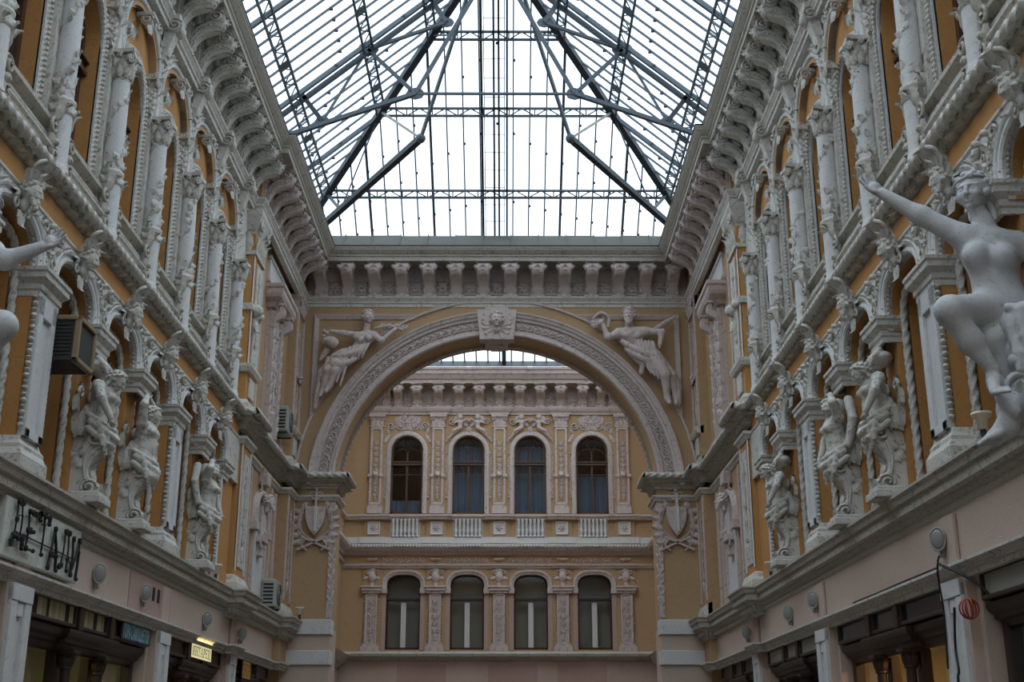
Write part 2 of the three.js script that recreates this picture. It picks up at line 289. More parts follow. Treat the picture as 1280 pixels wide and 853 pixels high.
  for (let z = 1; z < nz - 1; z++) for (let y = 1; y < ny - 1; y++) for (let x = 1; x < nx - 1; x++) {
    const f = F[at(x, y, z)] < 0;
    if (f !== F[at(x + 1, y, z)] < 0) quad(id[at(x, y - 1, z - 1)], id[at(x, y, z - 1)], id[at(x, y, z)], id[at(x, y - 1, z)], f);
    if (f !== F[at(x, y + 1, z)] < 0) quad(id[at(x - 1, y, z - 1)], id[at(x - 1, y, z)], id[at(x, y, z)], id[at(x, y, z - 1)], f);
    if (f !== F[at(x, y, z + 1)] < 0) quad(id[at(x - 1, y - 1, z)], id[at(x, y - 1, z)], id[at(x, y, z)], id[at(x - 1, y, z)], f);
  }
  const g = new THREE.BufferGeometry(); g.setAttribute('position', new THREE.Float32BufferAttribute(pos, 3)); g.setAttribute('normal', new THREE.Float32BufferAttribute(nor, 3)); g.setIndex(idx); return g;
}
const add3 = (a, b) => [a[0] + b[0], a[1] + b[1], a[2] + b[2]];
// a head of height about 2.3 s facing +z, turned by yaw and tilted; hair is a list of extra lumps in head space
function headGeo(s, { hair = 'curls', beard = false, child = false, cell = 0.09 } = {}) {
  const p = [ell([0, 0.12, -0.08], [0.78, 0.92, 0.92], 0.1), ell([0, -0.45, 0.2], [0.56, 0.6, 0.56], 0.25), ell([0, -0.15, 0.45], [0.6, 0.62, 0.42], 0.2)];
  p.push(ell([-0.33, -0.32, 0.62], [0.24, 0.2, 0.2], 0.16), ell([0.33, -0.32, 0.62], [0.24, 0.2, 0.2], 0.16));            // cheeks
  p.push(ell([-0.3, 0.02, 0.9], [0.19, 0.12, 0.16], 0.1, true), ell([0.3, 0.02, 0.9], [0.19, 0.12, 0.16], 0.1, true));      // eye sockets
  p.push(ell([-0.29, 0.0, 0.72], [0.14, 0.1, 0.12], 0.03), ell([0.29, 0.0, 0.72], [0.14, 0.1, 0.12], 0.03));
  p.push(cap([-0.5, 0.2, 0.66], [-0.12, 0.22, 0.86], 0.07, 0.07, 0.08), cap([0.5, 0.2, 0.66], [0.12, 0.22, 0.86], 0.07, 0.07, 0.08));
  p.push(cap([0, 0.2, 0.84], [0, -0.28, 1.04], 0.09, 0.13, 0.08), ell([0, -0.3, 0.98], [0.17, 0.08, 0.12], 0.06));          // nose
  p.push(cap([-0.19, -0.55, 0.78], [0.19, -0.55, 0.78], 0.06, 0.06, 0.05), cap([-0.14, -0.66, 0.78], [0.14, -0.66, 0.78], 0.07, 0.07, 0.05), ell([0, -0.9, 0.6], [0.22, 0.17, 0.2], 0.15));
  for (const q of [-1, 1]) p.push(ell([q * 0.78, -0.05, 0.0], [0.1, 0.24, 0.16], 0.06));
  p.push(cap([0, -0.5, -0.15], [0, -1.35, -0.25], 0.42, 0.46, 0.2));
  if (hair) { const n = 46; for (let i = 0; i < n; i++) { const y = 1 - (i + 0.5) / n * 1.5, a = i * 2.39996, r = Math.sqrt(Math.max(0, 1 - y * y)); const X = Math.cos(a) * r, Z = Math.sin(a) * r; if (Z > 0.25 && y < 0.55) continue; p.push(ell([X * 0.86, 0.16 + y * 0.96, Z * 0.95 - 0.1], [0.24, 0.2, 0.24], 0.07)); } }
  if (hair === 'long') for (const q of [-1, 1]) p.push(...chain([[q * 0.7, 0, -0.3], [q * 0.8, -0.7, -0.35], [q * 0.62, -1.4, -0.2]], 0.26, 0.16, 0.1));
  if (hair === 'wavy') { p.push(ell([0, 0.1, -1.1], [0.5, 0.55, 0.4], 0.1)); for (const q of [-1, 1]) for (let i = 0; i < 5; i++) p.push(cap([q * (0.1 + 0.12 * i), 0.98 - 0.12 * i, 0.42 - 0.06 * i], [q * (0.72 + 0.02 * i), 0.35 - 0.16 * i, 0.2 - 0.14 * i], 0.13, 0.13, 0.04)); p.push(...chain([[0.5, -0.4, -0.7], [0.7, -1.0, -0.7], [0.8, -1.6, -0.5]], 0.3, 0.16, 0.1)); }
  if (hair === 'bun') p.push(ell([0, 0.25, -1.15], [0.42, 0.4, 0.34], 0.1));
  if (beard) p.push(...chain([[0, -0.78, 0.72], [0, -1.25, 0.78], [0.03, -1.7, 0.62]], 0.34, 0.14, 0.12), ...[-1, 1].flatMap((q) => [cap([q * 0.55, -0.3, 0.4], [q * 0.34, -1.05, 0.66], 0.18, 0.2, 0.1), cap([q * 0.08, -0.45, 0.9], [q * 0.34, -0.62, 0.78], 0.08, 0.05, 0.04), ell([q * 0.2, -1.35, 0.82], [0.14, 0.28, 0.14], 0.05)]));
  return blob(p, cell).scale(s, s, s);
}
// a hand: palm and five bent fingers; wrist at the origin, fingers along +y, palm facing +z
function handPrims(M4, s, curl = 0.35, spread = 0.16) {
  const out = [], tr = (x, y, z) => V(x * s, y * s, z * s).applyMatrix4(M4).toArray();
  out.push(ell(tr(0, 0.5, 0), [0.36 * s, 0.42 * s, 0.30 * s], 0.06 * s), cap(tr(-0.2, 0.15, 0), tr(-0.28, 0.75, 0), 0.17 * s, 0.15 * s, 0.1 * s), cap(tr(0.2, 0.15, 0), tr(0.28, 0.72, 0), 0.17 * s, 0.14 * s, 0.1 * s), cap(tr(0, 0.1, 0), tr(0, 0.8, 0), 0.18 * s, 0.15 * s, 0.1 * s));
  [[-0.3, 0.78, 0.72, -1.4], [-0.1, 0.86, 0.82, -0.4], [0.11, 0.83, 0.76, 0.5], [0.29, 0.72, 0.6, 1.5]].forEach(([x, y, L, q], i) => {
    const c = curl * (1 + 0.25 * i), dx = q * spread, a = [x, y, 0], b = [x + dx * L * 0.42, y + L * 0.45 * Math.cos(c * 0.5), L * 0.45 * Math.sin(c * 0.5)];
    const m = [b[0] + dx * L * 0.25, b[1] + L * 0.32 * Math.cos(c * 1.3), b[2] + L * 0.32 * Math.sin(c * 1.3)], e = [m[0] + dx * L * 0.1, m[1] + L * 0.25 * Math.cos(c * 2), m[2] + L * 0.25 * Math.sin(c * 2)];
    out.push(cap(tr(...a), tr(...b), 0.115 * s, 0.1 * s, 0.02 * s), cap(tr(...b), tr(...m), 0.1 * s, 0.09 * s, 0.015 * s), cap(tr(...m), tr(...e), 0.09 * s, 0.075 * s, 0.015 * s));
  });
  out.push(cap(tr(-0.3, 0.25, 0.05), tr(-0.62, 0.55, 0.16), 0.15 * s, 0.12 * s, 0.06 * s), cap(tr(-0.62, 0.55, 0.16), tr(-0.72, 0.9, 0.24), 0.115 * s, 0.085 * s, 0.02 * s));
  return out;
}
const lookM = (at, dir, palm) => { const y = V(...dir).normalize(), z = V(...palm).addScaledVector(y, -V(...palm).dot(y)).normalize(), x = y.clone().cross(z); return new THREE.Matrix4().makeBasis(x, y, z).setPosition(...at); };

// ================================================================ the passage: measures in metres
const STEP = 1.97, A0 = { '-1': 11.5, 1: 11.13 }, AE = { '-1': 24.3, 1: 23.85 };       // first column, end of the long front, per side
const colA = (side, k) => A0[side] + STEP * k, bayA = (side, k) => colA(side, k) + STEP / 2;
const BAYS = [-1, 0, 1, 2, 3, 4, 5], COLS = [-1, 0, 1, 2, 3, 4, 5, 6], SIDES = [-1, 1];
const D1 = 30.4, D2 = 41.7, BACK = -14;
const onFront = { '-1': 'on the letter-sign side', 1: 'opposite the letter sign' };
const nth = (n) => ['first', 'second', 'third', 'fourth', 'fifth', 'sixth', 'seventh', 'eighth', 'ninth', 'tenth', 'eleventh', 'twelfth', 'thirteenth', 'fourteenth', 'fifteenth', 'sixteenth', 'seventeenth'][n], ord = (n) => nth(n) + ' from the great arch';
const sideName = { '-1': 'left', 1: 'right' };
// profiles carried along a side; points are [depth, p]
function sweepSide(profile, pts, side, opt) { const g = sweep(profile, pts.map(([a, p]) => [-p, -a]), opt); if (side > 0) { g.scale(-1, 1, 1); g.computeVertexNormals(); } return g; }
const wallBlock = (side, a0, a1, y0, y1, p0, p1) => span(side * p0, side * p1, y0, y1, -a0, -a1);

// ---------------------------------------------------------------- floor, end behind the viewer
tag(obj('floor', span(-9.4, 9.4, -0.2, 0, 15, -48), M.floor), 'grey stone paving of the passage', 'floor', null, 'structure');
tag(obj('wall_behind', span(-9.4, 9.4, 0, 13.9, 14, 14.4), M.ochrePale), 'plain wall closing the passage behind the viewer', 'wall', null, 'structure');

// ---------------------------------------------------------------- the two long walls
for (const side of SIDES) {
  const ae = AE[side], X = (a) => fx(side, a);
  const w = thing('wall_' + sideName[side], 'long ochre and grey wall ' + onFront[side], 'wall', null, 'structure'); frameOf(w, side);
  const xr = (a0, a1) => [Math.min(X(a0), X(a1)), Math.max(X(a0), X(a1))];
  const [xa, xb] = xr(BACK, ae + 0.3);
  const holes = (fn) => BAYS.map((k) => fn(X(bayA(side, k))));
  // upper storey: white arcade in front, ochre window wall behind it
  obj('arcade_wall', slab(rect(xa, xb, 8.0, 12.75), holes((c) => archPath(0.78, 8.06, 11.45, 0.7, 20, c)), -5.3, -5.2), M.stone, w);
  obj('window_wall', slab(rect(xa, xb, 8.0, 12.6), holes((c) => archPath(0.6, 8.5, 10.75, 0.62, 20, c)), -5.6, -5.3), M.ochre, w);
  obj('frieze_wall', [span(...xr(BACK, ae), 12.6, 13.5, -5.6, -5.1)], M.friezeShade, w);  // shade behind the brackets is put into this wall colour
  // mezzanine: ochre window wall, white arches on the supports
  obj('mezzanine_wall', slab(rect(xa, xb, 4.3, 7.5), holes((c) => lowArchPath(0.6, 4.5, 6.68, 0.46, 16, c)), -5.6, -5.3), M.ochre, w);
  obj('arch_wall', slab([[xa, 6.55], ...BAYS.map((k) => bayA(side, k)).map(X).sort((p, q) => p - q).flatMap((c) => lowArchPath(0.68, 6.55, 6.7, 0.5, 16, c)), [xb, 6.55], [xb, 7.42], [xa, 7.42]], [], -5.12, -5.05), M.stone, w);
  obj('arch_reveal', slab([[xa, 6.55], ...BAYS.map((k) => bayA(side, k)).map(X).sort((p, q) => p - q).flatMap((c) => lowArchPath(0.68, 6.55, 6.7, 0.5, 16, c)), [xb, 6.55], [xb, 7.42], [xa, 7.42]], [], -5.3, -5.12), M.ochre, w);
  obj('ochre_frieze', [span(...xr(BACK, ae), 7.4, 7.75, -5.5, -5.08)], M.ochre, w);
  // ground storey frieze
  obj('shop_frieze', [span(...xr(BACK, 29.5), 3.4, 4.1, -5.6, -5.12)], M.pink, w);
  // the end bay beside the great arch
  obj('end_bay_wall', [span(...xr(ae + 0.2, D1 + 0.1), 4.2, 12.75, -5.7, -5.2), span(...xr(ae, D1), 12.6, 13.5, -5.6, -4.95)], M.ochrePale, w);
  obj('rooms_behind', [span(...xr(BACK, D1 + 1.2), 0, 13.9, -9.3, -9.0), span(...xr(BACK, D1 + 1.2), 13.5, 13.75, -9.3, -4.9), span(...xr(BACK, D1), 8.0, 8.1, -9.1, -5.4), span(...xr(BACK, D1), 4.1, 4.3, -9.1, -5.3), span(...xr(BACK - 0.3, BACK), 0, 13.75, -9.3, -5.4), ...[...COLS.map((k) => colA(side, k)), ae + 0.3, D1 + 1.0].map((a) => span(...xr(a - 0.05, a + 0.05), 4.2, 13.5, -9.1, -5.58))], M.roomWall, w);

  const flip = (l) => { const g = merge(l); return side > 0 ? mirX(g) : g; };
  // cornices and string courses follow every break of the wall
  const far = [[D1, 4.95], [D1, 3.95], [D1 + 1.15, 3.95]];
  const mid = [[BACK, 5.25], [ae, 5.25], [ae, 5.0], [ae + 0.9, 5.0], [ae + 0.9, 5.2], [29.45, 5.2], [29.45, 4.95], ...far];
  const c1 = thing('trim_' + (1 + (side > 0 ? 4 : 0)), 'mid-height cornice with a rope edge ' + onFront[side], 'cornice', null, 'structure');
  obj('cornice_body', sweepSide([[-0.1, 7.66], [0.05, 7.66], [0.05, 7.7], [0.09, 7.73], [0.09, 7.77], [0.22, 7.84], [0.23, 7.89], [0.25, 7.9], [0.25, 8.0], [0.23, 8.02], [-0.1, 8.07]], mid, side), M.stoneOld, c1);
  obj('string_course', sweepSide([[-0.1, 7.36], [0.03, 7.36], [0.06, 7.41], [0.1, 7.45], [0.1, 7.5], [-0.1, 7.52]], [[ae, 5.05], ...mid.slice(2)], side), M.stone, c1);
  obj('string_course', sweepSide([[-0.1, 7.4], [0.05, 7.4], [0.09, 7.44], [0.09, 7.47], [0.05, 7.5], [-0.1, 7.5]], [[BACK, 5.12], [ae - 0.02, 5.12]], side), M.stone, c1);
  // the rope itself: twisted beads set along the nosing
  function offsetPath(pts, o) { const P = pts.map(([a, p]) => [-p, -a]), g = []; for (let i = 0; i < P.length; i++) { const q = P[Math.max(0, i - 1)], r = P[Math.min(P.length - 1, i + 1)], nr = (s, t) => { const dx = t[0] - s[0], dy = t[1] - s[1], l = Math.hypot(dx, dy) || 1; return [-dy / l, dx / l]; }; const n1 = i ? nr(q, P[i]) : nr(P[i], r), n2 = i < P.length - 1 ? nr(P[i], r) : n1; const mx = n1[0] + n2[0], my = n1[1] + n2[1], c = (mx * n1[0] + my * n1[1]) || 1; g.push([P[i][0] + mx / c * o, P[i][1] + my / c * o]); } return g; }
  const e = offsetPath(mid, 0.29); e[0] = [e[0][0], -6];
  const cables = e.slice(1).map((q, i) => twisted([V(e[i][0], 7.955, e[i][1]), V((e[i][0] + q[0]) / 2, 7.955, (e[i][1] + q[1]) / 2), V(q[0], 7.955, q[1])], 0.07, 0.2, 3, 0.04, [0, 1, 0], 0.3));
  obj('rope_moulding', flip(cables), M.stone, c1);
  // carved leaves under the soffit
  const sl = offsetPath(mid, 0.16); sl[0] = [sl[0][0], -6];
  partStuff(obj('soffit_leaves', flip(alongPath(sl, 0.34, (x, z, ang) => T(LEAFLET, x, 7.795, z, PI / 2, 0, -ang + PI, 0.2, 0.16, 0.1))), M.stoneOld, c1));

  const gnd = [[BACK, 5.25], [ae, 5.25], [ae, 5.0], [ae + 0.9, 5.0], [ae + 0.9, 5.2], [29.45, 5.2], [29.45, 4.95], [D1 + 0.1, 4.95]];
  const c2 = thing('trim_' + (2 + (side > 0 ? 4 : 0)), 'deep ledge above the shops ' + onFront[side], 'cornice', null, 'structure');
  obj('ledge_body', sweepSide([[-0.1, 3.98], [0.04, 3.98], [0.06, 4.04], [0.16, 4.14], [0.2, 4.16], [0.2, 4.2], [0.27, 4.22], [0.27, 4.33], [0.31, 4.34], [0.33, 4.4], [0.36, 4.43], [0.36, 4.46], [-0.1, 4.52]], gnd, side), M.stoneOld, c2);
  const tg = offsetPath(gnd, 0.12); tg[0] = [tg[0][0], -7]; partStuff(obj('tongue_moulding', flip(alongPath(tg, 0.085, (x, z, ang) => T(new THREE.SphereGeometry(0.036, 5, 4), x, 4.085, z, 0, -ang, 0, 0.9, 1.6, 1.6))), M.stoneOld, c2));
  const arc = [[BACK, 5.12], [ae + 0.05, 5.12], [ae + 0.05, 4.97], [ae + 0.85, 4.97], [ae + 0.85, 5.1], [29.5, 5.1], [29.5, 4.97], [D1 + 0.05, 4.97]];
  const c3 = thing('trim_' + (3 + (side > 0 ? 4 : 0)), 'narrow moulding above the shop windows ' + onFront[side], 'cornice', null, 'structure');
  obj('moulding', sweepSide([[-0.12, 3.3], [0.02, 3.3], [0.02, 3.35], [0.05, 3.36], [0.05, 3.39], [0.1, 3.42], [0.12, 3.43], [0.12, 3.46], [-0.12, 3.48]], arc, side), M.stone, c3);

  const top = [[BACK, 5.1], [ae, 5.1], [ae, 4.95], [D1, 4.95], [D1, 0]];
  const c4 = thing('trim_' + (4 + (side > 0 ? 4 : 0)), 'projecting roof cornice on scroll brackets ' + onFront[side], 'cornice', null, 'structure');
  obj('cornice_body', sweepSide([[-0.1, 13.46], [0.16, 13.46], [0.2, 13.5], [0.58, 13.5], [0.6, 13.46], [0.64, 13.46], [0.64, 13.56], [0.67, 13.58], [0.67, 13.62], [0.7, 13.64], [0.76, 13.7], [0.78, 13.72], [0.78, 13.75], [0.8, 13.76], [0.8, 13.8], [-0.3, 13.9]], top, side), M.stoneOld, c4);
  obj('string_course', sweepSide([[-0.1, 12.42], [0.02, 12.42], [0.02, 12.5], [0.05, 12.52], [0.05, 12.56], [0.09, 12.62], [0.11, 12.64], [0.11, 12.69], [-0.1, 12.71]], top, side), M.stone, c4);
  obj('cymatium', sweepSide([[0.78, 13.79], [0.815, 13.8], [0.815, 13.825], [0.4, 13.9]], top, side), M.ironDark, c4);
}

// ================================================================ the great arch across the passage
const AC = 7.6, AR = 4.0;                                // centre height and inner radius
const circ = (r, n = 64, y0 = 8.0) => { const p = [], a0 = Math.asin((y0 - AC) / r); for (let i = 0; i <= n; i++) { const a = PI - a0 - (PI - 2 * a0) * i / n; p.push([r * Math.cos(a), AC + r * Math.sin(a)]); } return p; };
{
  const w = thing('wall_arch', 'pale ochre wall pierced by the great round arch', 'wall', null, 'structure');
  const opening = [[-3.95, -0.1], [-3.95, 8.0], ...circ(AR), [3.95, 8.0], [3.95, -0.1]];
  const outer = [[-6.4, -0.1], [-3.95, -0.1], ...opening.slice(1, -1), [3.95, -0.1], [6.4, -0.1], [6.4, 13.9], [-6.4, 13.9]];
  obj('wall_body', slab(outer, [], -D1 - 1.05, -D1), M.ochrePale, w);
  obj('frieze_field', span(-4.9, 4.9, 12.7, 13.5, -D1 - 0.1, -D1 + 0.02), M.pinkStone, w);
  obj('parapet_backing', span(-5.9, 5.9, 13.8, 14.2, -D1 - 1.05, -D1 - 0.1), M.pinkStone, w);
  // pier feet: pink plaster with two white bands
  for (const s of SIDES) {
    obj('pier_plaster', span(s * 3.96, s * 5.1, -0.1, 4.14, -D1 - 0.3, -D1 + 0.03), M.pink, w);
    obj('pier_plaster', span(s * 3.94, s * 3.98, -0.1, 4.3, -D1 - 1.06, -D1 + 0.02), M.pink, w);
    obj('white_band', rspan(s * 3.91, s * 4.93, 4.15, 4.5, -D1 - 0.4, -D1 + 0.09), M.white, w);
    obj('white_band', rspan(s * 3.91, s * 4.97, 3.45, 3.78, -D1 - 0.4, -D1 + 0.09), M.white, w);
    obj('corner_strip', [span(s * 3.93, s * 4.06, 4.55, 7.32, -D1 - 0.02, -D1 + 0.035)], M.pinkStone, w);
    partStuff(obj('corner_leaves', alongPath([[0, 4.75], [0, 7.25]], 0.13, (x, y, a, k) => T(LEAFLET, s * 3.94 + 0.0, y, -D1 - 0.06, 0, -s * PI / 2, k % 2 ? 0.5 : -0.5, 0.1, 0.14, 0.12)), M.pinkStone, w));
    partStuff(obj('corner_leaves', alongPath([[s * 3.995, 4.75], [s * 3.995, 7.25]], 0.13, (x, y, a, k) => T(LEAFLET, x, y, -D1 + 0.03, 0, 0, k % 2 ? 0.5 : -0.5, 0.08, 0.13, 0.1)), M.pinkStone, w));
  }
  // archivolt: mouldings, a carved band of rosettes between them, a plain ochre ring outside
  const av = thing('archivolt', 'broad moulded pinkish stone archivolt with a band of carved rosettes', 'archivolt');
  const ring = (prof, r = AR, n = 72) => sweep(prof, circ(r, n, 7.72), { map: (u, v, wv) => [u, v, wv - D1], cap: true });
  obj('inner_moulding', ring([[0.03, 0], [0.03, 0.07], [0.06, 0.1], [0.1, 0.1], [0.12, 0.07], [0.17, 0.07], [0.19, 0.04]]), M.pinkStone, av);
  obj('carved_band_ground', ring([[0.19, 0], [0.19, 0.015], [0.44, 0.015], [0.44, 0]]), M.pinkStone, av);
  obj('outer_moulding', ring([[0.44, 0.04], [0.46, 0.08], [0.52, 0.08], [0.54, 0.12], [0.6, 0.14], [0.63, 0.17], [0.66, 0.17], [0.68, 0.1], [0.68, 0]]), M.pinkStone, av);
  obj('extrados_fillet', ring([[0.98, 0], [0.98, 0.05], [1.04, 0.06], [1.06, 0.0]]), M.pinkStone, av);
  const unit = merge(rosette(0.085, 6, 0), scroll(0.12, 0.0, 0.01, 0.075, 1.2, 1, PI, 0.2), leafAt(0.1, 0.05, 0, 0.6, 0.05, 0.08, 0.06), leafAt(0.1, -0.05, 0, 2.5, 0.05, 0.08, 0.06));
  partStuff(obj('carved_rosettes', alongPath(circ(AR + 0.315, 72, 7.8), 0.2, (x, y, a) => T(unit, x, y, -D1 + 0.015, 0, 0, a, 1.25, 1.25, 1.8)), M.pinkStone, av));
  obj('soffit_band', ring([[0.0, -0.86], [-0.03, -0.84], [-0.05, -0.78], [-0.05, -0.7], [0, -0.66]]), M.pinkStone, av);
  partStuff(obj('soffit_leaves', alongPath(circ(AR - 0.05, 72, 7.9), 0.15, (x, y, a, k) => T(LEAFLET, x, y, -D1 - 0.74, PI / 2, 0, 0).translate(-x, -y, D1 + 0.74).scale(0.12, 0.12, 0.16).rotateZ(a).translate(x, y, -D1 - 0.74)), M.pinkStone, av));

  // panelled frames round the figures in the spandrels
  for (const s of SIDES) {
    const f = thing('spandrel_frame', s < 0 ? 'angled moulded frame round the reclining woman with the vase' : 'angled moulded frame round the reclining bearded man', 'moulding');
    const R = 5.06, path = []; const yTop = 12.2, xs = 4.68;
    const aTop = Math.asin((yTop - AC) / R), aS = Math.acos(xs / R);
    path.push([-xs, AC + R * Math.sin(aS)], [-xs, yTop], [-R * Math.cos(aTop), yTop]);
    obj('frame_moulding', sweep([[-0.12, 0], [-0.12, 0.03], [-0.06, 0.06], [-0.02, 0.08], [0, 0.08], [0, 0]], s < 0 ? path : path.map(([x, y]) => [-x, y]).reverse(), { map: (u, v, q) => [u, v, q - D1] }), M.pinkStone, f);
  }
  // capping of the wall: grey metal flashing in sheets
  const fl = thing('roof_flashing', 'grey metal flashing sheets along the cornice above the great arch', 'flashing');
  for (let i = 0; i < 13; i++) { const x0 = -4.7 + i * 0.723 + 0.006, dz = rr(-0.012, 0.012); if (i) obj('standing_seam', bar([x0, 13.9, -29.82], [x0, 14.4, -30.3], 0.025, 0.05), M.lead, fl); const m = obj('metal_sheet', new THREE.BoxGeometry(0.74, 0.012, 0.72), M.lead, fl); m.position.set(x0 + 0.36, 14.12 + dz, -30.03); m.rotation.x = 0.78; m.rotation.z = rr(-0.01, 0.01); }
}
// keystone with a child's head
{
  const k = thing('keystone', 'wedge keystone with a carved curly-haired child head at the crown of the great arch', 'keystone');
  const s = new THREE.Shape(); s.moveTo(-0.42, 0); s.lineTo(0.42, 0); s.lineTo(0.5, 0.78); s.lineTo(0.28, 0.78); s.lineTo(0.28, 0.84); s.lineTo(-0.28, 0.84); s.lineTo(-0.28, 0.78); s.lineTo(-0.5, 0.78); s.closePath();
  obj('block', [new THREE.ExtrudeGeometry(s, { depth: 0.3, bevelEnabled: true, bevelSize: 0.015, bevelThickness: 0.015, bevelSegments: 1 }).translate(0, 0, -0.12), span(-0.3, 0.3, -0.02, 0.02, -0.75, -0.1), span(-0.16, 0.16, -0.06, 0.0, -0.7, -0.2)], M.pinkStone, k);
  const h = obj('child_head', headGeo(0.19, { hair: 'curls', cell: 0.065 }), M.pinkStone, k); h.position.set(0, 0.5, 0.26);
  const lv = []; for (const q of [-1, 1]) for (let i = 0; i < 4; i++) lv.push(leafAt(q * (0.06 + 0.05 * i), 0.2 + 0.05 * i, 0.18, -q * (2.7 - 0.55 * i), 0.12, 0.24, 0.13), ball(0.03, q * (0.3 + 0.02 * i), 0.16 + 0.12 * i, 0.2));
  for (const q of [-1, 1]) lv.push(leafAt(q * 0.2, 0.6, 0.18, -q * 1.0, 0.1, 0.18, 0.1));
  obj('wings_and_leaves', lv, M.pinkStone, k);
  k.position.set(0, 11.5, -D1);
}
// trophies of arms on the piers
function trophy(label, s) {
  const t = thing('carved_trophy', label, 'relief', 'trophies on the arch piers');
  const sh = new THREE.Shape(); sh.moveTo(-0.22, 0.32); sh.quadraticCurveTo(-0.26, -0.1, 0, -0.36); sh.quadraticCurveTo(0.26, -0.1, 0.22, 0.32); sh.quadraticCurveTo(0.1, 0.26, 0, 0.34); sh.quadraticCurveTo(-0.1, 0.26, -0.22, 0.32);
  const shield = obj('shield', [new THREE.ExtrudeGeometry(sh, { depth: 0.06, bevelEnabled: true, bevelSize: 0.025, bevelThickness: 0.03, bevelSegments: 2 }).translate(0, 0, 0.03)], M.pinkStone, t);
  obj('sword', [box(0.06, 0.62, 0.05, 0.02, 0.02, 0.15), box(0.035, 0.5, 0.03, 0.02, 0.4, 0.12)], M.white, t);
  obj('crossed_staffs', [bar([0.3, -0.4, 0.05], [-0.4, -0.72, 0.05], 0.05), bar([-0.3, -0.4, 0.05], [0.4, -0.72, 0.05], 0.05)], M.pinkStone, t);
  obj('caduceus', [bar([0, 0.3, 0.06], [0, 0.72, 0.06], 0.05), box(0.2, 0.05, 0.05, 0, 0.52, 0.08), scroll(-0.09, 0.6, 0.05, 0.1, 1.2, 1, 0, 0.2), scroll(0.09, 0.6, 0.05, 0.1, 1.2, -1, PI, 0.2), ball(0.05, 0, 0.75, 0.06)], M.pinkStone, t);
  const lv = []; for (const q of [-1, 1]) { lv.push(tube([[0, -0.5, 0.03], [q * 0.3, -0.3, 0.05], [q * 0.4, 0.05, 0.05], [q * 0.32, 0.42, 0.03]], 0.022, 16, 4)); for (let i = 0; i < 11; i++) { const a = -1.1 + i * 0.2; lv.push(leafAt(q * (0.08 + 0.32 * Math.cos(a * 0.9)), -0.12 + 0.5 * Math.sin(a), 0.02, q * (-0.4 - (i % 2 ? 1.1 : -0.4)) + q * a * 0.3, 0.15, 0.25, 0.16)); } }
  obj('laurel_branches', lv, M.pinkStone, t);
  obj('ribbon', [tube([[-0.2, -0.46, 0.05], [-0.3, -0.6, 0.04], [-0.18, -0.74, 0.04]], 0.03, 10, 4), tube([[0.2, -0.46, 0.05], [0.3, -0.6, 0.04], [0.18, -0.74, 0.04]], 0.03, 10, 4)], M.pinkStone, t);
  t.position.set(s * 4.42, 6.88, -D1 + 0.01); return t;
}
trophy('carved trophy of shield, sword and laurel on the arch pier below the vase figure', -1);
trophy('carved trophy of shield, sword and laurel on the arch pier below the bearded figure', 1);

